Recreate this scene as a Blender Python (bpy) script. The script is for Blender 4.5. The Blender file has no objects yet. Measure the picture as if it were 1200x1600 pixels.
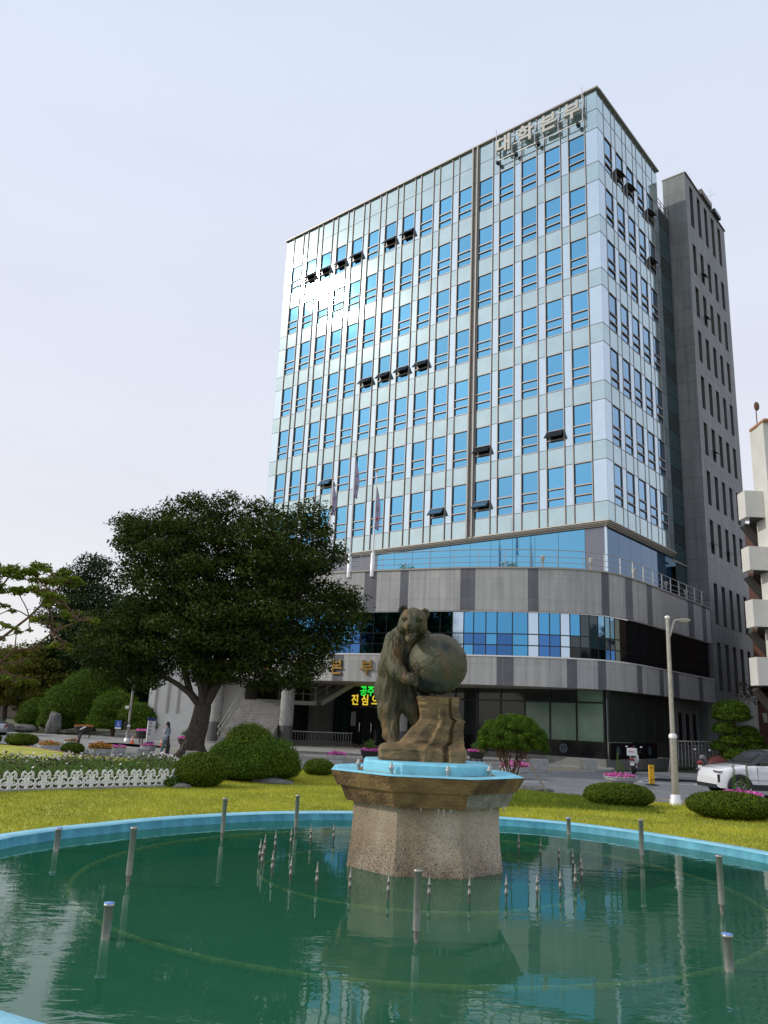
import bpy, bmesh, math, random
import numpy as np
from mathutils import Vector, Matrix, noise as mnoise
R = math.radians
rng = np.random.default_rng(7)
random.seed(7)
scene = bpy.context.scene
COL = scene.collection
# ------------------------------------------------------------------ camera
cam_d = bpy.data.cameras.new("camera"); cam = bpy.data.objects.new("camera", cam_d); COL.objects.link(cam)
cam_d.sensor_fit = 'HORIZONTAL'; cam_d.sensor_width = 36.0; cam_d.lens = 36.0*1236/1200
cam_d.clip_start = 0.05; cam_d.clip_end = 3000
cam.matrix_world = Matrix.Translation((0, 0, 1.7)) @ Matrix.Rotation(R(90+14.57), 4, 'X') @ Matrix.Rotation(R(2.6), 4, 'Z')
scene.camera = cam
# ------------------------------------------------------------------ world and sun
SUN_EL, SUN_AZ = R(29.8), R(-93.0)          # azimuth clockwise from +Y
w = bpy.data.worlds.new("World"); scene.world = w; w.use_nodes = True
nt = w.node_tree; nt.nodes.clear()
out = nt.nodes.new('ShaderNodeOutputWorld')
sky = nt.nodes.new('ShaderNodeTexSky'); sky.sky_type = 'NISHITA'; sky.sun_disc = False
sky.sun_elevation = SUN_EL; sky.sun_rotation = SUN_AZ
sky.air_density = 1.0; sky.dust_density = 3.5; sky.ozone_density = 1.5
bg1 = nt.nodes.new('ShaderNodeBackground'); bg1.inputs['Strength'].default_value = 0.016
nt.links.new(sky.outputs[0], bg1.inputs['Color'])
# thin high overcast veil mixed over the clear sky
tc = nt.nodes.new('ShaderNodeTexCoord'); sep = nt.nodes.new('ShaderNodeSeparateXYZ')
nt.links.new(tc.outputs['Generated'], sep.inputs[0])
ramp = nt.nodes.new('ShaderNodeValToRGB')
ramp.color_ramp.elements[0].position = 0.0; ramp.color_ramp.elements[0].color = (0.86, 0.84, 0.83, 1)
ramp.color_ramp.elements[1].position = 0.75; ramp.color_ramp.elements[1].color = (0.70, 0.78, 0.93, 1)
e = ramp.color_ramp.elements.new(0.30); e.color = (0.79, 0.81, 0.90, 1)
nt.links.new(sep.outputs['Z'], ramp.inputs[0])
nz = nt.nodes.new('ShaderNodeTexNoise'); nz.inputs['Scale'].default_value = 2.2; nz.inputs['Detail'].default_value = 5
mp = nt.nodes.new('ShaderNodeMapping'); mp.inputs['Scale'].default_value = (1, 1, 3.5)
nt.links.new(tc.outputs['Generated'], mp.inputs[0]); nt.links.new(mp.outputs[0], nz.inputs['Vector'])
mr = nt.nodes.new('ShaderNodeMapRange'); mr.inputs['From Min'].default_value = 0.3; mr.inputs['From Max'].default_value = 0.7
mr.inputs['To Min'].default_value = 0.97; mr.inputs['To Max'].default_value = 1.03
nt.links.new(nz.outputs[0], mr.inputs[0])
bg2 = nt.nodes.new('ShaderNodeBackground'); nt.links.new(ramp.outputs[0], bg2.inputs['Color'])
mul = nt.nodes.new('ShaderNodeMath'); mul.operation = 'MULTIPLY'; mul.inputs[1].default_value = 0.96
nt.links.new(mr.outputs[0], mul.inputs[0]); nt.links.new(mul.outputs[0], bg2.inputs['Strength'])
add = nt.nodes.new('ShaderNodeAddShader')
nt.links.new(bg1.outputs[0], add.inputs[0]); nt.links.new(bg2.outputs[0], add.inputs[1])
nt.links.new(add.outputs[0], out.inputs[0])
sl = bpy.data.lights.new("sun", 'SUN'); sl.energy = 2.0; sl.angle = R(0.53); sl.color = (1.0, 0.93, 0.82)
so = bpy.data.objects.new("sun", sl); COL.objects.link(so)
sd = Vector((math.sin(SUN_AZ)*math.cos(SUN_EL), math.cos(SUN_AZ)*math.cos(SUN_EL), math.sin(SUN_EL)))
so.rotation_euler = (-sd).to_track_quat('-Z', 'Y').to_euler()
scene.view_settings.view_transform = 'Standard'; scene.view_settings.look = 'None'
scene.view_settings.exposure = 0.0; scene.view_settings.gamma = 1.0; scene.view_settings.use_curve_mapping = False
try:
    scene.cycles.max_bounces = 8; scene.cycles.transparent_max_bounces = 12; scene.cycles.sample_clamp_indirect = 6.0
except Exception: pass
# ------------------------------------------------------------------ materials
MATS = {}
def mat(name, col, rough=0.6, metal=0.0, var=0.0, vscale=6.0, bump=0.0, bscale=30.0, col2=None, spec=0.5, emit=None,
        coords='Object', stretch=(1, 1, 1), objvar=0.0, coat=0.0, trans=0.0, leaf=False, detail=5):
    if name in MATS: return MATS[name]
    m = bpy.data.materials.new(name); m.use_nodes = True; n = m.node_tree; b = n.nodes['Principled BSDF']
    L = n.links.new
    b.inputs['Roughness'].default_value = rough; b.inputs['Metallic'].default_value = metal
    b.inputs['Specular IOR Level'].default_value = spec
    b.inputs['Coat Weight'].default_value = coat
    if leaf: b.inputs['Specular IOR Level'].default_value = 0.12; b.inputs['Roughness'].default_value = 0.75
    c = (*col, 1)
    b.inputs['Base Color'].default_value = c
    tcn = n.nodes.new('ShaderNodeTexCoord'); mpn = n.nodes.new('ShaderNodeMapping'); mpn.inputs['Scale'].default_value = stretch
    L(tcn.outputs[coords], mpn.inputs[0])
    src = None
    if var > 0 or col2 is not None:
        t = n.nodes.new('ShaderNodeTexNoise'); t.inputs['Scale'].default_value = vscale; t.inputs['Detail'].default_value = detail
        t.inputs['Roughness'].default_value = 0.6
        L(mpn.outputs[0], t.inputs['Vector'])
        r = n.nodes.new('ShaderNodeValToRGB'); r.color_ramp.elements[0].position = 0.36; r.color_ramp.elements[1].position = 0.64
        if col2 is None:
            a = tuple(max(0, x*(1-var)) for x in col); d = tuple(min(1, x*(1+var)) for x in col)
        else: a, d = col, col2
        r.color_ramp.elements[0].color = (*a, 1); r.color_ramp.elements[1].color = (*d, 1)
        L(t.outputs[0], r.inputs[0]); src = r.outputs[0]
    if leaf:
        at = n.nodes.new('ShaderNodeAttribute'); at.attribute_name = 'tint'
        mx = n.nodes.new('ShaderNodeMix'); mx.data_type = 'RGBA'
        L(at.outputs['Fac'], mx.inputs[0]); mx.inputs[6].default_value = c; mx.inputs[7].default_value = (*leaf, 1)
        src = mx.outputs[2]
    if objvar > 0:
        oi = n.nodes.new('ShaderNodeObjectInfo'); hs = n.nodes.new('ShaderNodeHueSaturation')
        ma = n.nodes.new('ShaderNodeMapRange'); ma.inputs['To Min'].default_value = 1-objvar; ma.inputs['To Max'].default_value = 1+objvar
        L(oi.outputs['Random'], ma.inputs[0]); L(ma.outputs[0], hs.inputs['Value'])
        if src is not None: L(src, hs.inputs['Color'])
        else: hs.inputs['Color'].default_value = c
        src = hs.outputs[0]
    if src is not None: L(src, b.inputs['Base Color'])
    if bump > 0:
        t2 = n.nodes.new('ShaderNodeTexNoise'); t2.inputs['Scale'].default_value = bscale; t2.inputs['Detail'].default_value = 6
        L(mpn.outputs[0], t2.inputs['Vector'])
        bp = n.nodes.new('ShaderNodeBump'); bp.inputs['Strength'].default_value = bump; bp.inputs['Distance'].default_value = 0.02
        L(t2.outputs[0], bp.inputs['Height']); L(bp.outputs[0], b.inputs['Normal'])
    if emit:
        b.inputs['Emission Color'].default_value = (*emit[0], 1); b.inputs['Emission Strength'].default_value = emit[1]
    if trans > 0:
        o = n.nodes['Material Output']; tr = n.nodes.new('ShaderNodeBsdfTranslucent'); ms = n.nodes.new('ShaderNodeMixShader')
        ms.inputs[0].default_value = trans
        if src is not None: L(src, tr.inputs['Color'])
        else: tr.inputs['Color'].default_value = c
        L(b.outputs[0], ms.inputs[1]); L(tr.outputs[0], ms.inputs[2]); L(ms.outputs[0], o.inputs['Surface'])
    MATS[name] = m
    return m
def M(n): return MATS[n]

def brickmat(name, c1, c2, mortar, bw, bh, ms=0.006, offset=0.0, rough=0.6, coords='UV', bump=0.0, grain=0.08):
    m = bpy.data.materials.new(name); m.use_nodes = True; n = m.node_tree; b = n.nodes['Principled BSDF']; L = n.links.new
    t = n.nodes.new('ShaderNodeTexBrick'); t.offset = offset; t.squash = 1
    t.inputs['Scale'].default_value = 1; t.inputs['Brick Width'].default_value = bw; t.inputs['Row Height'].default_value = bh
    t.inputs['Mortar Size'].default_value = ms; t.inputs['Bias'].default_value = 0.0; t.inputs['Mortar Smooth'].default_value = 0.1
    t.inputs['Color1'].default_value = (*c1, 1); t.inputs['Color2'].default_value = (*c2, 1); t.inputs['Mortar'].default_value = (*mortar, 1)
    tcn = n.nodes.new('ShaderNodeTexCoord'); L(tcn.outputs[coords], t.inputs['Vector'])
    nz = n.nodes.new('ShaderNodeTexNoise'); nz.inputs['Scale'].default_value = 2.2; nz.inputs['Detail'].default_value = 8; nz.inputs['Roughness'].default_value = 0.7
    L(tcn.outputs['Object'], nz.inputs['Vector'])
    mr = n.nodes.new('ShaderNodeMapRange'); mr.inputs['From Min'].default_value = 0.3; mr.inputs['From Max'].default_value = 0.7
    mr.inputs['To Min'].default_value = 1-grain; mr.inputs['To Max'].default_value = 1+grain; L(nz.outputs[0], mr.inputs[0])
    # vertical run-off streaks
    mp2 = n.nodes.new('ShaderNodeMapping'); mp2.inputs['Scale'].default_value = (2.5, 2.5, 0.15); L(tcn.outputs['Object'], mp2.inputs[0])
    n3 = n.nodes.new('ShaderNodeTexNoise'); n3.inputs['Scale'].default_value = 1.5; n3.inputs['Detail'].default_value = 4; L(mp2.outputs[0], n3.inputs['Vector'])
    mr3 = n.nodes.new('ShaderNodeMapRange'); mr3.inputs['From Min'].default_value = 0.35; mr3.inputs['From Max'].default_value = 0.65
    mr3.inputs['To Min'].default_value = 0.82; mr3.inputs['To Max'].default_value = 1.07; L(n3.outputs[0], mr3.inputs[0])
    mm = n.nodes.new('ShaderNodeMath'); mm.operation = 'MULTIPLY'; L(mr.outputs[0], mm.inputs[0]); L(mr3.outputs[0], mm.inputs[1])
    hs = n.nodes.new('ShaderNodeHueSaturation'); L(t.outputs['Color'], hs.inputs['Color']); L(mm.outputs[0], hs.inputs['Value'])
    L(hs.outputs[0], b.inputs['Base Color']); b.inputs['Roughness'].default_value = rough
    if bump:
        bp = n.nodes.new('ShaderNodeBump'); bp.inputs['Strength'].default_value = bump; bp.inputs['Distance'].default_value = 0.01
        L(t.outputs['Fac'], bp.inputs['Height']); bp.invert = True; L(bp.outputs[0], b.inputs['Normal'])
    MATS[name] = m; return m

mat('window_glass', (0.135, 0.38, 0.60), 0.045, 1.0, objvar=0.10)
mat('window_glass_side', (0.20, 0.38, 0.56), 0.04, 1.0, objvar=0.10)
mat('strip_glass', (0.53, 0.65, 0.74), 0.062, 0.85, var=0.03, vscale=1.2)
mat('spandrel_glass', (0.43, 0.56, 0.595), 0.068, 0.85, var=0.05, vscale=0.8)
mat('dark_glass', (0.012, 0.020, 0.024), 0.04, 0.0, spec=0.6)
mat('teal_glass', (0.03, 0.07, 0.08), 0.05, 0.3, spec=0.6)
mat('ground_glass', (0.026, 0.034, 0.031), 0.05, 0.0, spec=0.35)
mat('blind_glass', (0.13, 0.21, 0.155), 0.12, 0.0, spec=0.5, var=0.12, vscale=1.0)
mat('mullion', (0.34, 0.315, 0.30), 0.5, 0.4)
mat('joint_grey', (0.36, 0.35, 0.33), 0.5, 0.1)
mat('mullion_dark', (0.10, 0.085, 0.08), 0.5, 0.3)
mat('sash_dark', (0.012, 0.016, 0.02), 0.25, 0.2)
mat('sash_pale', (0.20, 0.45, 0.72), 0.08, 0.8)
mat('channel', (0.34, 0.32, 0.30), 0.5, 0.4)
mat('soffit_metal', (0.42, 0.39, 0.35), 0.5, 0.3)
mat('sign_grey', (0.42, 0.42, 0.40), 0.5, 0.2)
mat('white_tube', (0.75, 0.75, 0.75), 0.35, 0.3)
mat('stainless', (0.40, 0.38, 0.35), 0.30, 0.55, var=0.12, vscale=12, bump=0.05, bscale=40)
mat('stainless_dull', (0.42, 0.41, 0.38), 0.4, 0.5, var=0.2, vscale=30)
mat('rust_thin', (0.24, 0.23, 0.20), 0.5, 0.4, var=0.35, vscale=20)
mat('gold', (0.40, 0.24, 0.06), 0.4, 0.6)
mat('black_gloss', (0.010, 0.010, 0.012), 0.09, 0.0, var=0.2, spec=0.35)
mat('black_matte', (0.012, 0.012, 0.013), 0.5)
mat('concrete', (0.30, 0.30, 0.285), 0.8, var=0.14, vscale=5, bump=0.25, bscale=60)
mat('concrete_white', (0.46, 0.45, 0.42), 0.8, var=0.06, vscale=2, bump=0.1)
mat('white_wall', (0.62, 0.615, 0.58), 0.8, var=0.05, vscale=1.0, bump=0.1)
mat('white_paint', (0.75, 0.75, 0.75), 0.5)
mat('asphalt', (0.17, 0.175, 0.18), 0.85, var=0.12, vscale=1.2, bump=0.5, bscale=90)
mat('road_paint', (0.55, 0.55, 0.55), 0.7, var=0.15, vscale=8)
mat('road_paint_orange', (0.50, 0.30, 0.06), 0.7, var=0.15, vscale=8)
mat('kerb_red', (0.30, 0.13, 0.09), 0.85, var=0.2, vscale=6)
mat('soil', (0.10, 0.065, 0.045), 0.95, var=0.3, vscale=9, bump=0.6)
mat('bark_grey', (0.060, 0.048, 0.038), 0.9, var=0.45, vscale=14, bump=0.9, bscale=26, stretch=(1, 1, 0.25))
mat('bark_smooth', (0.13, 0.095, 0.085), 0.8, var=0.3, vscale=8, bump=0.4)
mat('bark_red', (0.15, 0.085, 0.055), 0.85, var=0.3, vscale=10, bump=0.5)
mat('leaf_dark', (0.018, 0.036, 0.006), 0.55, leaf=(0.062, 0.088, 0.012), trans=0.20)
mat('leaf_deep', (0.012, 0.030, 0.010), 0.6, leaf=(0.038, 0.070, 0.018), trans=0.18)
mat('leaf_pine', (0.032, 0.078, 0.007), 0.6, leaf=(0.120, 0.21, 0.018), trans=0.15)
mat('leaf_box', (0.042, 0.075, 0.007), 0.6, leaf=(0.135, 0.19, 0.013), trans=0.15)
mat('leaf_maple', (0.085, 0.13, 0.014), 0.5, leaf=(0.26, 0.32, 0.04), trans=0.4)
mat('leaf_yellow', (0.055, 0.075, 0.012), 0.55, leaf=(0.19, 0.17, 0.025), trans=0.35)
mat('leaf_brown', (0.035, 0.022, 0.015), 0.6, leaf=(0.09, 0.055, 0.035), trans=0.2)
mat('leaf_bright', (0.07, 0.15, 0.03), 0.55, leaf=(0.16, 0.25, 0.06), trans=0.35)
mat('bush_core', (0.024, 0.042, 0.006), 0.95, spec=0.05)
mat('flower_pink', (0.62, 0.06, 0.36), 0.6, leaf=(0.85, 0.22, 0.60), trans=0.3)
mat('flower_white', (0.75, 0.72, 0.72), 0.6, leaf=(0.85, 0.78, 0.80), trans=0.3)
mat('flower_rust', (0.32, 0.09, 0.03), 0.6, leaf=(0.50, 0.22, 0.05), trans=0.2)
mat('grass_blade', (0.27, 0.31, 0.034), 0.6, leaf=(0.54, 0.53, 0.070), trans=0.3)
mat('grass_green', (0.09, 0.14, 0.02), 0.6, leaf=(0.18, 0.24, 0.03), trans=0.3)
mat('rubber', (0.012, 0.012, 0.012), 0.7)
mat('plastic_black', (0.02, 0.02, 0.022), 0.45)
mat('car_white', (0.74, 0.75, 0.77), 0.18, 0.0, coat=0.6)
mat('car_silver', (0.30, 0.31, 0.34), 0.25, 0.6, coat=0.5)
mat('car_glass', (0.008, 0.010, 0.012), 0.03, 0.0, spec=0.7)
mat('chrome', (0.65, 0.65, 0.67), 0.12, 1.0)
mat('red_lamp', (0.30, 0.01, 0.01), 0.2)
mat('orange_cone', (0.80, 0.10, 0.02), 0.5)
mat('yellow_post', (0.75, 0.42, 0.02), 0.5, var=0.1)
mat('blue_sign', (0.02, 0.09, 0.42), 0.4)
mat('navy', (0.02, 0.03, 0.22), 0.4)
mat('grey_text', (0.06, 0.07, 0.10), 0.6)
mat('led_green', (0.0, 0.3, 0.02), 0.4, emit=((0.03, 1.0, 0.08), 0.85))
mat('led_yellow', (0.3, 0.25, 0.0), 0.4, emit=((1.0, 0.72, 0.05), 0.8))
mat('skin', (0.46, 0.27, 0.19), 0.55)
mat('hair', (0.012, 0.009, 0.008), 0.45)
mat('shirt', (0.30, 0.37, 0.44), 0.8, var=0.08, vscale=6)
mat('jeans', (0.12, 0.17, 0.20), 0.85, var=0.1, vscale=10)
mat('dark_cloth', (0.025, 0.022, 0.024), 0.85)
mat('urn_grey', (0.42, 0.43, 0.43), 0.75, var=0.08, vscale=6, bump=0.15)
mat('cauldron', (0.035, 0.030, 0.030), 0.55, var=0.2, vscale=8)
mat('rock_grey', (0.12, 0.12, 0.11), 0.9, var=0.3, vscale=5, bump=0.8, bscale=8)
mat('brown_wall', (0.16, 0.12, 0.09), 0.85, var=0.1, vscale=1)
mat('far_white', (0.55, 0.56, 0.58), 0.8)
mat('flag_cloth', (0.55, 0.50, 0.66), 0.7, var=0.06, trans=0.3)
mat('flag_mark', (0.05, 0.05, 0.15), 0.7)
mat('flag_red', (0.45, 0.03, 0.06), 0.7)
mat('emblem_blue', (0.09, 0.16, 0.20), 0.5)
mat('paper', (0.5, 0.48, 0.5), 0.6)
brickmat('granite_light', (0.365, 0.37, 0.37), (0.405, 0.405, 0.40), (0.21, 0.21, 0.21), 0.62, 1.21, 0.006, grain=0.07)
brickmat('granite_dark', (0.105, 0.11, 0.13), (0.13, 0.135, 0.155), (0.22, 0.22, 0.22), 0.62, 1.21, 0.005, grain=0.12)
brickmat('stone_tower', (0.175, 0.187, 0.195), (0.21, 0.222, 0.228), (0.08, 0.08, 0.08), 0.72, 1.55, 0.016, grain=0.10)
brickmat('stone_plinth', (0.16, 0.16, 0.155), (0.19, 0.19, 0.18), (0.09, 0.09, 0.09), 0.9, 0.6, 0.006, grain=0.1)
brickmat('red_brick', (0.13, 0.045, 0.03), (0.17, 0.06, 0.04), (0.10, 0.08, 0.07), 0.22, 0.075, 0.01, offset=0.5)
brickmat('stair_stone', (0.30, 0.29, 0.27), (0.34, 0.32, 0.30), (0.16, 0.15, 0.14), 1.2, 0.165, 0.008, offset=0.5, grain=0.06)

# ------------------------------------------------------------------ object helpers
def _tag(o, label=None, cat=None, group=None, kind=None):
    if label: o['label'] = label
    if cat: o['category'] = cat
    if group: o['group'] = group
    if kind: o['kind'] = kind
    return o
def thing(name, label, cat, loc=(0, 0, 0), rz=0.0, group=None):
    o = bpy.data.objects.new(name, None); o.empty_display_size = 0.2; COL.objects.link(o)
    o.location = loc; o.rotation_euler = (0, 0, rz)
    return _tag(o, label, cat, group)
def link(name, me, parent=None, loc=(0, 0, 0), rot=(0, 0, 0)):
    o = bpy.data.objects.new(name, me); COL.objects.link(o); o.location = loc; o.rotation_euler = rot
    if parent is not None: o.parent = parent
    return o
KIDS = {}
def copy_tree(o, loc=None, rz=None, parent=None):
    c = o.copy(); COL.objects.link(c); c.parent = parent
    if loc is not None: c.location = loc
    if rz is not None: c.rotation_euler = (0, 0, rz)
    for ch in list(o.children): copy_tree(ch, parent=c)
    return c
class MB:
    """collects shapes and links them as one mesh object"""
    def __init__(s): s.v = []; s.f = []; s.m = []; s.uv = []; s.mats = []; s.sm = []
    def mi(s, m):
        m = M(m) if isinstance(m, str) else m
        if m not in s.mats: s.mats.append(m)
        return s.mats.index(m)
    def poly(s, pts, m, uv=None, smooth=False):
        b = len(s.v); s.v += [tuple(p) for p in pts]; s.f.append(tuple(range(b, b+len(pts)))); s.m.append(s.mi(m)); s.sm.append(smooth)
        s.uv.append(uv if uv else [(0, 0)]*len(pts))
    def grid(s, rows, m, smooth=True, close_u=False, uvs=None):
        b = len(s.v); nr = len(rows); nc = len(rows[0])
        for r in rows: s.v += [tuple(p) for p in r]
        mi = s.mi(m)
        for i in range(nr-1):
            for j in range(nc if close_u else nc-1):
                k = (j+1) % nc
                s.f.append((b+i*nc+j, b+i*nc+k, b+(i+1)*nc+k, b+(i+1)*nc+j)); s.m.append(mi); s.sm.append(smooth)
                s.uv.append([uvs[i][j], uvs[i][j+1], uvs[i+1][j+1], uvs[i+1][j]] if uvs else [(0, 0)]*4)
    def box(s, c, d, m, rz=0.0, ax=None):
        """c centre, d full size, ax optional (X,Y,Z) axes"""
        X, Y, Z = ax if ax else (Vector((math.cos(rz), math.sin(rz), 0)), Vector((-math.sin(rz), math.cos(rz), 0)), Vector((0, 0, 1)))
        c = Vector(c); P = []
        for i in (-.5, .5):
            for j in (-.5, .5):
                for k in (-.5, .5): P.append(c+X*(i*d[0])+Y*(j*d[1])+Z*(k*d[2]))
        b = len(s.v); s.v += [tuple(p) for p in P]; mi = s.mi(m)
        Fs = [((0, 1, 3, 2), 1, 2), ((4, 6, 7, 5), 1, 2), ((0, 4, 5, 1), 0, 2), ((2, 3, 7, 6), 0, 2), ((0, 2, 6, 4), 0, 1), ((1, 5, 7, 3), 0, 1)]
        cc = [(i*d[0], j*d[1], k*d[2]) for i in (-.5, .5) for j in (-.5, .5) for k in (-.5, .5)]
        for f, a, bb in Fs:
            s.f.append(tuple(b+i for i in f)); s.m.append(mi); s.sm.append(False); s.uv.append([(cc[i][a], cc[i][bb]) for i in f])
    def bar(s, a, b, w, h, m, up=(0, 0, 1)):
        a, b = Vector(a), Vector(b); X = (b-a); L = X.length
        if L < 1e-6: return
        X.normalize(); Z = Vector(up); Y = Z.cross(X)
        if Y.length < 1e-4: Z = Vector((0, 1, 0)); Y = Z.cross(X)
        Y.normalize(); Z = X.cross(Y)
        s.box((a+b)/2, (L, w, h), m, ax=(X, Y, Z))
    def tube(s, pts, r, m, n=8, cap=True, smooth=True):
        pts = [Vector(p) for p in pts]; rs = r if isinstance(r, (list, tuple)) else [r]*len(pts)
        rows = []; prev = None
        for i, p in enumerate(pts):
            t = (pts[min(i+1, len(pts)-1)]-pts[max(i-1, 0)])
            if t.length < 1e-9: t = Vector((0, 0, 1))
            t.normalize()
            if prev is None: a = t.orthogonal().normalized()
            else:
                a = prev-t*prev.dot(t)
                a = a.normalized() if a.length > 1e-6 else t.orthogonal().normalized()
            prev = a; bb = t.cross(a)
            rows.append([p+(a*math.cos(2*math.pi*k/n)+bb*math.sin(2*math.pi*k/n))*rs[i] for k in range(n)])
        s.grid(rows, m, smooth, close_u=True)
        if cap:
            s.poly(rows[0][::-1], m); s.poly(rows[-1], m)
    def lathe(s, prof, m, c=(0, 0, 0), n=24, smooth=True, rot=0.0, capb=True, capt=True, sx=1, sy=1):
        rows = [[(c[0]+r*sx*math.cos(rot+2*math.pi*k/n), c[1]+r*sy*math.sin(rot+2*math.pi*k/n), c[2]+z) for k in range(n)] for r, z in prof]
        s.grid(rows, m, smooth, close_u=True)
        if capb and prof[0][0] > 1e-4: s.poly(rows[0][::-1], m)
        if capt and prof[-1][0] > 1e-4: s.poly(rows[-1], m)
    def ell(s, c, r, m, n=14, k=9, rot=None):
        rows = []
        for i in range(k+1):
            ph = math.pi*i/k-math.pi/2
            row = []
            for j in range(n):
                p = Vector((r[0]*math.cos(ph)*math.cos(2*math.pi*j/n), r[1]*math.cos(ph)*math.sin(2*math.pi*j/n), r[2]*math.sin(ph)))
                if rot is not None: p = rot @ p
                row.append(Vector(c)+p)
            rows.append(row)
        s.grid(rows, m, True, close_u=True)
    def mesh(s, name):
        me = bpy.data.meshes.new(name); me.from_pydata(s.v, [], s.f)
        for m in s.mats: me.materials.append(m)
        me.polygons.foreach_set('material_index', s.m); me.polygons.foreach_set('use_smooth', s.sm)
        uvl = me.uv_layers.new(name='UVMap'); flat = [c for f in s.uv for u in f for c in u]
        uvl.data.foreach_set('uv', flat); me.update(); return me
    def build(s, name, parent=None, loc=(0, 0, 0), rot=(0, 0, 0), bevel=0.0):
        o = link(name, s.mesh(name), parent, loc, rot)
        if bevel > 0:
            b = o.modifiers.new('bevel', 'BEVEL'); b.width = bevel; b.segments = 2; b.limit_method = 'ANGLE'
        return o
def np_mesh(name, V, F, mats, tint=None, smooth=False, mi=None):
    """V (n,3) F (m,4) or (m,3) numpy"""
    me = bpy.data.meshes.new(name); k = F.shape[1]; m = len(F)
    me.vertices.add(len(V)); me.vertices.foreach_set('co', V.astype(np.float32).ravel())
    me.loops.add(m*k); me.loops.foreach_set('vertex_index', F.astype(np.int32).ravel())
    me.polygons.add(m); me.polygons.foreach_set('loop_start', np.arange(0, m*k, k, dtype=np.int32))
    me.polygons.foreach_set('loop_total', np.full(m, k, dtype=np.int32))
    for x in mats: me.materials.append(M(x) if isinstance(x, str) else x)
    if mi is not None: me.polygons.foreach_set('material_index', mi.astype(np.int32))
    me.polygons.foreach_set('use_smooth', np.full(m, smooth, dtype=bool))
    me.update(calc_edges=True)
    if tint is not None:
        a = me.attributes.new('tint', 'FLOAT', 'FACE'); a.data.foreach_set('value', tint.astype(np.float32))
    return me
def leaves(C, N, size, mats, tint, up=0.3, aspect=0.5, droop=0.0, name='leaves'):
    """C (n,3) centres, N (n,3) preferred normals; rhombic leaves"""
    n = len(C)
    nn = N + rng.normal(0, 1, (n, 3))*(1-up); nn /= np.linalg.norm(nn, axis=1, keepdims=True)+1e-9
    t = rng.normal(0, 1, (n, 3)); t -= nn*np.sum(t*nn, 1, keepdims=True); t /= np.linalg.norm(t, axis=1, keepdims=True)+1e-9
    if droop: t[:, 2] -= droop; t /= np.linalg.norm(t, axis=1, keepdims=True)
    b = np.cross(nn, t)
    s = (size*rng.uniform(0.65, 1.35, n))[:, None]
    V = np.stack([C-t*s*0.5, C+b*s*aspect*0.5+t*s*0.05, C+t*s*0.5, C-b*s*aspect*0.5+t*s*0.05], 1).reshape(-1, 3)
    F = np.arange(4*n).reshape(n, 4)
    return np_mesh(name, V, F, mats, tint)
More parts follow.
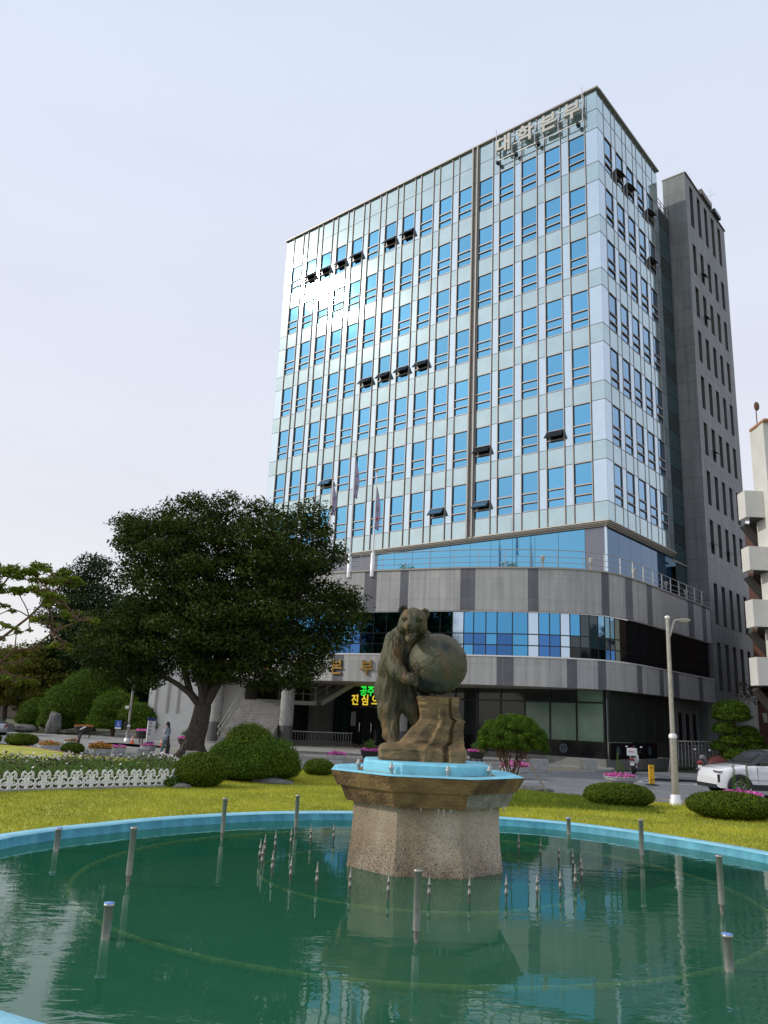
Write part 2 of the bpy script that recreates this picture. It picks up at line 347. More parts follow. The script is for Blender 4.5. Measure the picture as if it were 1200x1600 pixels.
# ------------------------------------------------------------------ distance-field modelling (continuous bodies)
class SDF:
    def __init__(s, lo, hi, h):
        s.lo = np.array(lo, float); s.h = h; s.n = np.ceil((np.array(hi)-s.lo)/h).astype(int)+1
        s.F = np.full(s.n, 9.0, np.float32)
        s.ax = [s.lo[i]+h*np.arange(s.n[i]) for i in range(3)]
    def _sub(s, lo, hi):
        a = np.maximum(((np.array(lo)-s.lo)/s.h).astype(int)-1, 0); b = np.minimum(((np.array(hi)-s.lo)/s.h).astype(int)+2, s.n)
        sl = tuple(slice(a[i], b[i]) for i in range(3))
        X, Y, Z = np.meshgrid(s.ax[0][sl[0]], s.ax[1][sl[1]], s.ax[2][sl[2]], indexing='ij')
        return sl, X, Y, Z
    def _mix(s, sl, d, k, sub=False):
        F = s.F[sl]
        if sub:
            h = np.clip(0.5-0.5*(d+F)/k, 0, 1); s.F[sl] = F*(1-h)+(-d)*h+k*h*(1-h)
        else:
            h = np.clip(0.5+0.5*(F-d)/k, 0, 1); r = F*(1-h)+d*h-k*h*(1-h)
            s.F[sl] = np.where(F > 8, d, r)
    def cone(s, a, b, r1, r2, k=0.05, sub=False, squash=None):
        a = np.array(a, float); b = np.array(b, float); m = max(r1, r2)+k*2.5+3*s.h
        if squash: m *= 1.6
        sl, X, Y, Z = s._sub(np.minimum(a, b)-m, np.maximum(a, b)+m)
        d = b-a; L2 = max(d@d, 1e-9)
        t = np.clip(((X-a[0])*d[0]+(Y-a[1])*d[1]+(Z-a[2])*d[2])/L2, 0, 1)
        px, py, pz = X-a[0]-t*d[0], Y-a[1]-t*d[1], Z-a[2]-t*d[2]
        if squash: px, py, pz = px/squash[0], py/squash[1], pz/squash[2]
        s._mix(sl, np.sqrt(px*px+py*py+pz*pz)-(r1+(r2-r1)*t), k, sub)
    def ell(s, c, r, k=0.05, sub=False, rz=0.0, ry=0.0, rx=0.0):
        c = np.array(c, float); r = np.array(r, float); m = r.max()+k*2.5+3*s.h
        sl, X, Y, Z = s._sub(c-m, c+m)
        Rm = np.array(Matrix.Rotation(rz, 3, 'Z') @ Matrix.Rotation(ry, 3, 'Y') @ Matrix.Rotation(rx, 3, 'X'))
        px, py, pz = X-c[0], Y-c[1], Z-c[2]
        qx = px*Rm[0, 0]+py*Rm[1, 0]+pz*Rm[2, 0]; qy = px*Rm[0, 1]+py*Rm[1, 1]+pz*Rm[2, 1]; qz = px*Rm[0, 2]+py*Rm[1, 2]+pz*Rm[2, 2]
        k0 = np.sqrt((qx/r[0])**2+(qy/r[1])**2+(qz/r[2])**2); k1 = np.sqrt((qx/r[0]**2)**2+(qy/r[1]**2)**2+(qz/r[2]**2)**2)+1e-9
        s._mix(sl, k0*(k0-1)/k1, k, sub)
    def cut(s, p, n):
        X, Y, Z = np.meshgrid(*s.ax, indexing='ij')
        s.F = np.maximum(s.F, (X-p[0])*n[0]+(Y-p[1])*n[1]+(Z-p[2])*n[2]).astype(np.float32)
    def mesh(s, name, mats, disp=None, smooth_iter=1):
        F = s.F; S = F < 0; n = s.n
        c8 = [F[i:n[0]-1+i, j:n[1]-1+j, k:n[2]-1+k] for i in (0, 1) for j in (0, 1) for k in (0, 1)]
        s8 = np.stack([c < 0 for c in c8]); act = s8.any(0) & ~s8.all(0)
        idx = np.full(act.shape, -1); ii = np.argwhere(act); idx[act] = np.arange(len(ii))
        cv = np.stack([c[act] for c in c8], 1)
        off = np.array([(i, j, k) for i in (0, 1) for j in (0, 1) for k in (0, 1)], float)
        P = np.zeros((len(ii), 3)); W = np.zeros(len(ii))
        for a in range(8):
            for b in range(a+1, 8):
                if np.abs(off[a]-off[b]).sum() != 1: continue
                x, y = cv[:, a], cv[:, b]; cr = (x < 0) != (y < 0)
                t = np.where(cr, x/(x-y+1e-12), 0)[:, None]
                P += np.where(cr[:, None], off[a]+(off[b]-off[a])*t, 0); W += cr
        P = P/W[:, None]; V = s.lo+(ii+P)*s.h
        Fs = []
        for ax in range(3):
            o1, o2 = [(1, 2), (2, 0), (0, 1)][ax]
            sl0 = [slice(0, n[i]-1) for i in range(3)]; sl1 = list(sl0); sl1[ax] = slice(1, n[ax])
            A, B = S[tuple(sl0)], S[tuple(sl1)]
            ed = np.argwhere(A != B); ed = ed[(ed[:, o1] > 0) & (ed[:, o2] > 0)]
            fl = A[tuple(ed.T)]
            e1 = np.zeros(3, int); e1[o1] = 1; e2 = np.zeros(3, int); e2[o2] = 1
            q = np.stack([idx[tuple((ed-e1-e2).T)], idx[tuple((ed-e2).T)], idx[tuple(ed.T)], idx[tuple((ed-e1).T)]], 1)
            q[~fl] = q[~fl][:, ::-1]; Fs.append(q)
        Q = np.concatenate(Fs); Q = Q[(Q >= 0).all(1)]
        for _ in range(smooth_iter):
            acc = np.zeros_like(V); cnt = np.zeros(len(V))
            for k in range(4):
                np.add.at(acc, Q[:, k], V[Q[:, (k+1) % 4]]+V[Q[:, (k+3) % 4]]); np.add.at(cnt, Q[:, k], 2)
            V = V*0.5+0.5*acc/np.maximum(cnt, 1)[:, None]
        if disp is not None:
            Nn = np.zeros_like(V); fn = np.cross(V[Q[:, 2]]-V[Q[:, 0]], V[Q[:, 3]]-V[Q[:, 1]])
            for k in range(4): np.add.at(Nn, Q[:, k], fn)
            Nn /= np.linalg.norm(Nn, axis=1, keepdims=True)+1e-9
            V = V+Nn*disp(V)[:, None]
        return np_mesh(name, V, Q, mats, smooth=True)
def nfield(V, sc, seed=0.0):
    return np.array([mnoise.noise(Vector((v[0]*sc[0]+seed, v[1]*sc[1], v[2]*sc[2]))) for v in V])

# ------------------------------------------------------------------ vegetation
def unit(n):
    v = rng.normal(0, 1, (n, 3)); return v/np.linalg.norm(v, axis=1, keepdims=True)
def clump_leaves(name, clumps, per_m2, size, m, up=0.35, aspect=0.5, shell=0.55, flat=1.0, zref=None, cap=None):
    """clumps: (x,y,z,rx,ry,rz). Leaves fill each clump, denser toward its skin. One mesh."""
    Cs, Ns, Ts = [], [], []
    for (x, y, z, rx, ry, rz) in clumps:
        area = 4*math.pi*((rx*ry)**1.6+(rx*rz)**1.6+(ry*rz)**1.6)**(1/1.6)/3**(1/1.6)
        n = max(6, int(area*per_m2)); u = unit(n)
        rad = shell+(1-shell)*rng.random(n)**0.5
        rad *= 1+0.22*np.sin(u[:, 0]*7+x*3)*np.cos(u[:, 1]*6+y*2)+0.16*rng.normal(0, 1, n)*0.6
        P = np.array([x, y, z])+u*rad[:, None]*np.array([rx, ry, rz])
        Cs.append(P); Ns.append(u*np.array([1/rx, 1/ry, 1/rz])*min(rx, ry, rz)+np.array([0, 0, 0.35]))
        Ts.append(np.clip(rng.beta(1.6, 2.2, n)+rng.normal(0, .12), 0, 1))
    C = np.concatenate(Cs); N = np.concatenate(Ns); N /= np.linalg.norm(N, axis=1, keepdims=True)+1e-9; T = np.concatenate(Ts)
    return leaves(C, N, size, [m], T, up=up, aspect=aspect, name=name)
def limb_path(a, b, sag=0.15, n=6, wob=0.06):
    a, b = Vector(a), Vector(b); L = (b-a).length; pts = []
    for i in range(n+1):
        t = i/n; p = a.lerp(b, t); p.z += math.sin(math.pi*t)*L*sag*(1 if b.z > a.z else -.4)*0.5
        if 0 < i < n: p += Vector((random.uniform(-1, 1), random.uniform(-1, 1), random.uniform(-1, 1)))*L*wob
        pts.append(p)
    return pts
def taper(r0, r1, n): return [r0+(r1-r0)*(i/n)**0.8 for i in range(n+1)]
def inside_env(p, env):
    return any(((p[0]-e[0])/e[3])**2+((p[1]-e[1])/e[4])**2+((p[2]-e[2])/e[5])**2 < 1 for e in env)
def fill_env(env, spacing, tries=4000, rad=(0.8, 1.2), squash=0.65):
    """Poisson clump centres inside a union of ellipsoids"""
    lo = [min(e[i]-e[3+i] for e in env) for i in range(3)]; hi = [max(e[i]+e[3+i] for e in env) for i in range(3)]
    P = []
    for _ in range(tries):
        p = [random.uniform(lo[i], hi[i]) for i in range(3)]
        if inside_env(p, env) and all((p[0]-q[0])**2+(p[1]-q[1])**2+((p[2]-q[2])*1.4)**2 > spacing**2 for q in P):
            r = random.uniform(*rad); P.append((p[0], p[1], p[2], r, r, r*squash))
    return P
def tree(name, label, cat, base, trunk_top, r0, limbs, clumps, leaf_m, bark, per_m2, size, group=None, up=0.35, aspect=0.5, shell=0.55, twigs=True, twig_r=0.035):
    """base, trunk_top world points; limbs: list of (end point, radius)"""
    t = thing(name, label, cat, base, group=group); B = Vector(base)
    mb = MB(); tt = Vector(trunk_top)-B
    tp = limb_path((0, 0, -0.1), tt, 0, 5, 0.02)
    rs = [r0*1.35]+taper(r0*1.05, r0*0.8, 4)
    mb.tube(tp, rs, bark, n=12)
    # root flare
    for k in range(5):
        a = 2*math.pi*k/5+0.4
        mb.tube([(math.cos(a)*r0*0.4, math.sin(a)*r0*0.4, r0*1.6), (math.cos(a)*r0*1.1, math.sin(a)*r0*1.1, r0*0.45), (math.cos(a)*r0*2.0, math.sin(a)*r0*2.0, -0.1)], [r0*0.5, r0*0.4, r0*0.15], bark, n=6)
    mb.build('trunk', t)
    mb = MB(); ends = []
    for (e, r) in limbs:
        e = Vector(e)-B; p = limb_path(tt-Vector((0, 0, r)), e, 0.10, 7, 0.035); mb.tube(p, taper(r, r*0.3, 7), bark, n=8); ends += [(q, r*(1-0.7*i/7)) for i, q in enumerate(p) if i >= 2]
    if twigs:
        for c in clumps:
            cp = Vector(c[:3])-B
            q, rr = min(ends, key=lambda x: (x[0]-cp).length+max(0, x[0].z-cp.z)*0.8)
            r1 = min(rr*0.6, twig_r*2); p = limb_path(q, cp, 0.1, 4, 0.05); mb.tube(p, taper(r1, 0.012, 4), bark, n=5)
            for _ in range(2):
                d = Vector((random.uniform(-1, 1), random.uniform(-1, 1), random.uniform(-.2, .9)))*c[3]*0.8
                mb.tube([p[3], p[3].lerp(cp+d, .5)+Vector((0, 0, .05)), cp+d], [0.018, 0.012, 0.006], bark, n=4, cap=False)
    if limbs: mb.build('limbs', t)
    cl = [(c[0]-B.x, c[1]-B.y, c[2]-B.z, c[3], c[4], c[5]) for c in clumps]
    link('crown', clump_leaves('crown', cl, per_m2, size, leaf_m, up=up, aspect=aspect, shell=shell), t)
    return t
def bush_mesh_parts(rx, ry, rz, per_m2, size, leaf_m, lump=0.06, seed=0, zc=0.45, power=2.3, needle=False):
    """clipped bush: dark inner core and a skin of small leaves. local origin on the ground"""
    def surf(u, k):
        p = np.abs(u)**power; d = (p.sum(1))**(1/power); q = u/d[:, None]
        nz_ = np.array([mnoise.noise(Vector((a*3+seed, b*3, c*3)))+0.5*mnoise.noise(Vector((a*8+seed, b*8, c*8))) for a, b, c in q])
        return q*(k+lump*nz_)[:, None]
    core = MB()
    ring = []
    for i in range(13):
        ph = math.pi*i/12-math.pi/2
        u = np.array([[math.cos(ph)*math.cos(2*math.pi*j/24), math.cos(ph)*math.sin(2*math.pi*j/24), math.sin(ph)] for j in range(24)])+1e-6
        q = surf(u, 0.93)*np.array([rx, ry, rz*(1-zc)*1.0]); q[:, 2] = np.where(q[:, 2] < 0, q[:, 2]*(zc/(1-zc)), q[:, 2])+rz*zc
        ring.append([tuple(x) for x in q])
    core.grid(ring, 'bush_core', True, close_u=True)
    area = 4*math.pi*((rx*ry)**1.6+(rx*rz*.5)**1.6+(ry*rz*.5)**1.6)**(1/1.6)/3**(1/1.6)
    n = int(area*per_m2); u = unit(n); q = surf(u, 0.99)*(1+rng.normal(0, 0.045 if needle else 0.022, n))[:, None]
    C = q*np.array([rx, ry, rz*(1-zc)]); C[:, 2] = np.where(C[:, 2] < 0, C[:, 2]*(zc/(1-zc)), C[:, 2])+rz*zc
    C = C[C[:, 2] > 0.0]
    N = C-np.array([0, 0, rz*zc]); N = N/np.array([rx, ry, rz*.55])**2; N /= np.linalg.norm(N, axis=1, keepdims=True)
    T = np.clip(rng.beta(1.6, 2.2, len(C))+0.25*nfield(C, (2.5, 2.5, 2.5), seed), 0, 1)
    lm = leaves(C, N, size, [leaf_m], T, up=0.1 if needle else 0.45, aspect=0.22 if needle else 0.6, name='foliage')
    return core, lm
def bush(name, label, x, y, z, rx, ry, rz, per_m2=900, size=0.06, leaf_m='leaf_box', lump=0.06, seed=0.0, group=None, needle=False, rot=0.0, zc=0.45, cat='bush'):
    t = thing(name, label, cat, (x, y, z), rot, group)
    core, lm = bush_mesh_parts(rx, ry, rz, per_m2, size, leaf_m, lump, seed, zc=zc, needle=needle)
    core.build('inner_core', t); link('foliage', lm, t)  # solid dark core added so nothing shows through the leaves
    return t
# ------------------------------------------------------------------ setting: ground, road, plaza, lawn
def sheet(name, pts, z, m, uv=False, thick=None):
    mb = MB(); mb.poly([(x, y, z) for x, y in pts], m, uv=[(x, y) for x, y in pts])
    if thick:
        n = len(pts)
        for i in range(n):
            a, b = pts[i], pts[(i+1) % n]
            mb.poly([(a[0], a[1], z), (a[0], a[1], z-thick), (b[0], b[1], z-thick), (b[0], b[1], z)], m)
    o = mb.build(name); o['kind'] = 'structure'; return o
ZR, ZP = -0.45, -0.33
sheet('ground', [(-1200, -300), (1200, -300), (1200, 1500), (-1200, 1500)], -0.62, mat('far_ground', (0.06, 0.075, 0.035), 0.95, var=0.3, vscale=0.05))
sheet('road', [(-70, -40), (70, -40), (70, 46.5), (20.3, 46.5), (13.6, 43.2), (12.7, 42.8), (12.3, 41.6), (11.6, 41.0), (-2, 44), (-9, 50), (-16, 58), (-24, 60), (-70, 66)], ZR, 'asphalt', thick=0.3)
# lawn island with its kerb
kerb = [(60, 14.0), (20, 18.6), (11.5, 19.9), (7.67, 20.25), (6.72, 20.35), (5.35, 20.95), (4.43, 21.6), (2.4, 23.6), (0.2, 25.4), (-2.0, 26.35), (-4.0, 26.9), (-7, 27.6), (-10, 28.5), (-14.3, 33.2), (-16, 33.9), (-22, 34), (-30, 32), (-40, 26), (-40, -25), (60, -25)]
def in_poly(x, y, poly):
    c = False; j = len(poly)-1
    for i in range(len(poly)):
        if (poly[i][1] > y) != (poly[j][1] > y) and x < (poly[j][0]-poly[i][0])*(y-poly[i][1])/(poly[j][1]-poly[i][1])+poly[i][0]: c = not c
        j = i
    return c
# pool outline: slightly uneven round basin, radius by angle (degrees)
PC = (0.8, 10.0)
_pa = [(0, 5.42), (23, 5.32), (34, 5.24), (46, 5.24), (59, 5.28), (71, 5.17), (90, 4.97), (110, 4.84), (124, 4.83), (138, 4.84), (158, 5.02), (167, 5.24), (174, 5.42), (200, 5.80), (230, 6.05), (241, 6.12), (270, 6.15), (300, 6.0), (330, 5.7), (345, 5.55)]
def pool_r(a):
    a = a % 360; n = len(_pa)
    for i in range(n):
        a0, r0 = _pa[i]; a1, r1 = _pa[(i+1) % n]
        if i == n-1: a1 += 360
        if a0 <= a <= a1:
            t = (a-a0)/(a1-a0); p = _pa[i-1][1]; q = _pa[(i+2) % n][1]
            m0, m1 = (r1-p)/2, (q-r0)/2
            return (2*t**3-3*t*t+1)*r0+(t**3-2*t*t+t)*m0+(-2*t**3+3*t*t)*r1+(t**3-t*t)*m1
    return 5.5
NP = 144
def pool_pt(i, d): a = 360*i/NP; r = pool_r(a)+d; return (PC[0]+r*math.cos(R(a)), PC[1]+r*math.sin(R(a)))
# lawn surface with a hole for the pool: bridge the two loops with fans
mb = MB()
outer = []
for i in range(NP):
    a = R(360*i/NP); d = (math.cos(a), math.sin(a)); best = 1e9
    for k in range(len(kerb)):
        p, q = kerb[k], kerb[(k+1) % len(kerb)]; ex, ey = q[0]-p[0], q[1]-p[1]; den = d[0]*ey-d[1]*ex
        if abs(den) < 1e-9: continue
        wx, wy = p[0]-PC[0], p[1]-PC[1]; t = (wx*ey-wy*ex)/den; u = (wx*d[1]-wy*d[0])/den
        if t > 0 and -1e-6 <= u <= 1+1e-6: best = min(best, t)
    outer.append((PC[0]+d[0]*best, PC[1]+d[1]*best))
mat('lawn', (0.26, 0.29, 0.033), 0.95, col2=(0.50, 0.47, 0.065), vscale=1.1, bump=0.8, bscale=60, detail=14)
rows = [[(*pool_pt(i, 0.02), 0.0) for i in range(NP)], [(*outer[i], 0.0) for i in range(NP)]]
mb.grid(rows, 'lawn', False, close_u=True)
for k in range(len(kerb)):
    p, q = kerb[k], kerb[(k+1) % len(kerb)]
mb2 = MB()
for i in range(NP): # earth side below the lawn edge
    a, b = outer[i], outer[(i+1) % NP]; mb.poly([(*a, 0), (*a, -0.5), (*b, -0.5), (*b, 0)], 'soil')
lw = mb.build('lawn'); lw['kind'] = 'structure'
mb = MB()
for i in range(len(kerb)-1):
    p, q = Vector((*kerb[i], 0)), Vector((*kerb[i+1], 0))
    if p.y < 10 or q.y < 10 or p.x > 55: continue
    d = (q-p).normalized(); nrm = Vector((d.y, -d.x, 0)); 
    n = max(1, int((q-p).length/1.0))
    for j in range(n):
        a = p.lerp(q, j/n)+d*0.006; b = p.lerp(q, (j+1)/n)-d*0.006
        mb.bar(a+nrm*0.09+Vector((0, 0, -0.22)), b+nrm*0.09+Vector((0, 0, -0.22)), 0.16, 0.45, 'kerb_red')
o = mb.build('kerb'); o['kind'] = 'structure'
# paved plaza in front of the building, entrance platform
brickmat('paving', (0.40, 0.39, 0.36), (0.22, 0.21, 0.20), (0.12, 0.12, 0.11), 0.6, 0.3, 0.008, offset=0.5, grain=0.12)
brickmat('paving_pale', (0.34, 0.325, 0.30), (0.40, 0.385, 0.35), (0.2, 0.19, 0.18), 1.2, 0.6, 0.006, grain=0.08)
plz = [(-14.5, 41.5), (-6, 37.5), (-4.3, 35.9), (-1, 35.6), (4, 36.6), (7.9, 38.3), (10.7, 40.2), (12.2, 42.2), (12.75, 43.5), (14, 60), (-20, 66), (-20, 48)]
sheet('plaza', plz, ZP, 'paving', thick=0.2)
mb = MB()
for i in range(7):
    p, q = Vector((*plz[i], 0)), Vector((*plz[i+1], 0)); d = (q-p).normalized(); nrm = Vector((d.y, -d.x, 0)); n = max(1, int((q-p).length))
    for j in range(n):
        a = p.lerp(q, j/n)+d*0.005; b = p.lerp(q, (j+1)/n)-d*0.005
        mb.bar(a+nrm*0.08+Vector((0, 0, ZP-0.096)), b+nrm*0.08+Vector((0, 0, ZP-0.096)), 0.16, 0.2, 'concrete')
o = mb.build('plaza_kerb'); o['kind'] = 'structure'
sheet('plaza_band', [(-11, 42.0), (-4.2, 39.4), (3, 39.9), (3.2, 40.6), (-4, 40.4), (-10.6, 42.8)], ZP+0.004, brickmat('paving_orange', (0.42, 0.30, 0.14), (0.30, 0.25, 0.18), (0.2, 0.18, 0.15), 0.6, 0.3, 0.008, offset=0.5, grain=0.1))
sheet('plaza_warning_strip', [(8.3, 39.2), (11.2, 41.6), (10.9, 41.85), (8.0, 39.45)], ZP+0.004, 'road_paint_orange')
mb = MB(); mb.poly([(-6.6, 44.3, -0.2), (4.0, 43.6, -0.2), (9.4, 45.6, -0.2), (0, 60, -0.2), (-9, 60, -0.2)], 'paving_pale', uv=[(-6.6, 44.3), (4, 43.6), (9.4, 45.6), (0, 60), (-9, 60)])
for a, b in (((-6.6, 44.3), (4.0, 43.6)), ((4.0, 43.6), (9.4, 45.6)), ((-9, 60), (-6.6, 44.3))):
    mb.poly([(*a, -0.2), (*a, -0.4), (*b, -0.4), (*b, -0.2)], 'paving_pale')
o = mb.build('entrance_platform'); o['kind'] = 'structure'
# road markings: parking bays on the right, lane edge lines
def stripe(name, a, b, wd, m='road_paint', z=ZR+0.004):
    a, b = Vector((*a, z)), Vector((*b, z)); d = (b-a).normalized(); n = Vector((-d.y, d.x, 0))*wd/2
    mb = MB(); mb.poly([a-n, b-n, b+n, a+n], m); o = mb.build(name); o['kind'] = 'structure'
for k in range(7):
    x0 = 9.2+k*2.4; stripe('parking_line', (x0+2.0, 34.9), (x0+4.3, 39.4), 0.12)
stripe('parking_line', (10.6, 34.6), (27, 34.9), 0.12); stripe('parking_line', (12.9, 40.9), (29, 41.2), 0.12)
stripe('parking_line', (11.5, 36.2), (15.6, 36.4), 0.3); stripe('parking_line', (12.0, 37.2), (15.9, 37.5), 0.3); stripe('parking_line', (12.4, 38.2), (16.3, 38.5), 0.3)
stripe('edge_line', (2.2, 34.7), (7.8, 37.1), 0.12); stripe('edge_line', (-30, 38.5), (-14, 36.9), 0.12); stripe('lane_line', (7.0, 27.8), (12.5, 26.0), 0.14, 'road_paint_orange')
stripe('lane_line', (3.5, 31.0), (6.8, 32.6), 0.14)
# far bank of planting left of the road, low hills on the horizon
sheet('planting_bed', [(-60, 54.5), (-25, 56.0), (-19.0, 55.2), (-15.2, 50.2), (-13.8, 51), (-13.6, 58), (-20, 90), (-60, 90)], -0.36, mat('undergrowth', (0.06, 0.055, 0.02), 0.95, col2=(0.11, 0.10, 0.03), vscale=1.5, bump=0.8), thick=0.2)
sheet('left_pavement', [(-60, 53.0), (-24, 54.2), (-18.8, 53.7), (-15.6, 49.2), (-14.6, 49.9), (-18.9, 55.3), (-25, 56.1), (-60, 54.6)], -0.35, 'concrete', thick=0.2)
sheet('road_island', [(-15.5, 44.6), (-12, 42.9), (-10.8, 43.4), (-11.2, 45.2), (-14.6, 46.8)], -0.33, 'concrete_white', thick=0.15)
sheet('right_verge', [(20.6, 44.6), (60, 44.6), (60, 47.6), (22, 47.8)], -0.30, 'undergrowth', thick=0.2)
# grass blades (nobody could count them)
def grass_obj(name, n, region, hmin, hmax, m, label):
    P = []
    while len(P) < n:
        k = 4*n; x = rng.uniform(region[0], region[1], k); y = rng.uniform(region[2], region[3], k)
        for a, b in zip(x, y):
            dx, dy = a-PC[0], b-PC[1]
            if math.hypot(dx, dy) < 6.5 and math.hypot(dx, dy) < pool_r(math.degrees(math.atan2(dy, dx)))+0.12: continue
            if a < -3.9 and b > 18.9+(a+4.33)*1.01 : continue
            if not in_poly(a, b, kerb): continue
            if abs(a) > 0.8*b+0.4: continue
            P.append((a, b))
            if len(P) >= n: break
    P = np.array(P); n = len(P)
    dens = nfield(np.c_[P, np.zeros(n)], (0.7, 0.9, 1), 3.0)
    h = rng.uniform(hmin, hmax, n)*(1+0.5*dens); a = rng.uniform(0, 2*math.pi, n); wd = rng.uniform(0.006, 0.012, n)
    d = np.stack([np.cos(a), np.sin(a)], 1)*wd[:, None]; le = rng.normal(0, 0.4, (n, 2))*h[:, None]
    V = np.zeros((n, 3, 3)); V[:, 0, :2] = P-d; V[:, 1, :2] = P+d; V[:, 2, :2] = P+le; V[:, 2, 2] = h; V[:, :2, 2] = -0.005
    me = np_mesh(name, V.reshape(-1, 3), np.arange(3*n).reshape(n, 3), [m], np.clip(rng.beta(2, 2, n)+0.8*dens+0.35*nfield(np.c_[P, np.zeros(n)], (3.1, 5.0, 1), 8.0), 0, 1))
    o = link(name, me); _tag(o, label, 'grass', None, 'stuff'); return o
grass_obj('grass', 165000, (-11.0, 16.0, 8.5, 26.5), 0.025, 0.06, 'grass_blade', 'short yellow green lawn grass around the fountain pool')
grass_obj('grass', 14000, (1.9, 6.2, 17.6, 21.5), 0.05, 0.11, 'grass_green', 'longer greener grass patch below the multi stemmed pine')
# ------------------------------------------------------------------ fountain pool
ZW = -0.02
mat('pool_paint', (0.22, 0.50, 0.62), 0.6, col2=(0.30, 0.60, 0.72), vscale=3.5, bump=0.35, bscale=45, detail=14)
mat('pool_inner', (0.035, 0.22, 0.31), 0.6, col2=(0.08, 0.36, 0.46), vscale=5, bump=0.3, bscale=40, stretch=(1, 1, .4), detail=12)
mat('pool_floor', (0.03, 0.17, 0.075), 0.9, col2=(0.06, 0.30, 0.16), vscale=0.55, detail=6)
mat('drum_paint', (0.20, 0.56, 0.70), 0.5, var=0.12, vscale=5, bump=0.2)
mat('pipe_algae', (0.85, 0.62, 0.30), 0.8, var=0.3, vscale=12)
pool = thing('fountain_pool', 'big round turquoise painted concrete pool basin full of green water', 'pool', (PC[0], PC[1], 0))
def ring(prof, m, name, ucol=True):
    mb = MB(); rows = []
    for d, z in prof: rows.append([(pool_pt(i, d)[0]-PC[0], pool_pt(i, d)[1]-PC[1], z) for i in range(NP)])
    mb.grid(rows, m, True, close_u=True); return mb
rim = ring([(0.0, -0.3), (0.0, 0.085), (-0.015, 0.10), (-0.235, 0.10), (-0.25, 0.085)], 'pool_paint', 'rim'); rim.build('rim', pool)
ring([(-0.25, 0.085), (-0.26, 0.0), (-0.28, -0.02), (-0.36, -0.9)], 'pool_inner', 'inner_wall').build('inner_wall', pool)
mb = MB(); rows = [[(pool_pt(i, -0.36)[0]-PC[0], pool_pt(i, -0.36)[1]-PC[1], -0.62) for i in range(NP)], [(0.01*math.cos(2*math.pi*i/NP), 0.01*math.sin(2*math.pi*i/NP), -0.66) for i in range(NP)]]
mb.grid(rows, 'pool_floor', True, close_u=True); mb.build('pool_floor', pool)
mb = MB(); rows = [[(pool_pt(i, d)[0]-PC[0], pool_pt(i, d)[1]-PC[1], 0.012) for i in range(60, 112)] for d in (0.02, 0.30)]
mb.grid(rows, 'concrete', False); mb.build('outer_edging', pool)
def pipe_ring(c, r, z, rad, name, m='pipe_algae'):
    mb = MB(); n = 90
    pts = [(c[0]-PC[0]+r*math.cos(2*math.pi*i/n), c[1]-PC[1]+r*math.sin(2*math.pi*i/n), z) for i in range(n+1)]
    mb.tube(pts, rad, m, n=8, cap=False); return mb.build(name, pool)
RC = (0.62, 10.35)
pipe_ring(RC, 1.92, -0.12, 0.024, 'small_ring_pipe'); pipe_ring((0.58, 10.37), 3.93, -0.19, 0.032, 'large_ring_pipe')
# water: fresnel mirror over a green, light-absorbing body
wm = bpy.data.materials.new('water'); wm.use_nodes = True; n = wm.node_tree; n.nodes.clear(); L = n.links.new
o_ = n.nodes.new('ShaderNodeOutputMaterial'); gl = n.nodes.new('ShaderNodeBsdfGlossy'); gl.inputs['Roughness'].default_value = 0.0
tr = n.nodes.new('ShaderNodeBsdfTransparent'); tr.inputs['Color'].default_value = (0.66, 0.84, 0.58, 1)
df = n.nodes.new('ShaderNodeBsdfDiffuse'); df.inputs['Color'].default_value = (0.040, 0.31, 0.165, 1)
fr = n.nodes.new('ShaderNodeFresnel'); fr.inputs['IOR'].default_value = 1.62
tcn = n.nodes.new('ShaderNodeTexCoord')
mpn = n.nodes.new('ShaderNodeMapping'); mpn.inputs['Scale'].default_value = (1.0, 2.2, 1.0); mpn.inputs['Rotation'].default_value = (0, 0, R(-4)); L(tcn.outputs['Object'], mpn.inputs[0])
nz1 = n.nodes.new('ShaderNodeTexNoise'); nz1.inputs['Scale'].default_value = 3.4; nz1.inputs['Detail'].default_value = 3; nz1.inputs['Distortion'].default_value = 0.4; L(mpn.outputs[0], nz1.inputs['Vector'])
nz2 = n.nodes.new('ShaderNodeTexNoise'); nz2.inputs['Scale'].default_value = 0.55; nz2.inputs['Detail'].default_value = 2; L(tcn.outputs['Object'], nz2.inputs['Vector'])
m2 = n.nodes.new('ShaderNodeMapRange'); m2.inputs['From Min'].default_value = 0.42; m2.inputs['From Max'].default_value = 0.62; m2.inputs['To Min'].default_value = 0.15; m2.inputs['To Max'].default_value = 1.0; L(nz2.outputs[0], m2.inputs[0])
mm = n.nodes.new('ShaderNodeMath'); mm.operation = 'MULTIPLY'; L(nz1.outputs[0], mm.inputs[0]); L(m2.outputs[0], mm.inputs[1])
bp = n.nodes.new('ShaderNodeBump'); bp.inputs['Strength'].default_value = 0.10; bp.inputs['Distance'].default_value = 0.035; L(mm.outputs[0], bp.inputs['Height'])
L(bp.outputs[0], gl.inputs['Normal']); L(bp.outputs[0], fr.inputs['Normal'])
m_a = n.nodes.new('ShaderNodeMixShader'); m_a.inputs[0].default_value = 0.30; L(tr.outputs[0], m_a.inputs[1]); L(df.outputs[0], m_a.inputs[2])
m_b = n.nodes.new('ShaderNodeMixShader'); L(fr.outputs[0], m_b.inputs[0]); L(m_a.outputs[0], m_b.inputs[1]); L(gl.outputs[0], m_b.inputs[2]); L(m_b.outputs[0], o_.inputs['Surface'])
MATS['water'] = wm
mb = MB(); mb.poly([(*pool_pt(i, -0.27), ZW) for i in range(NP)], 'water'); ow = mb.build('water'); ow['kind'] = 'structure'

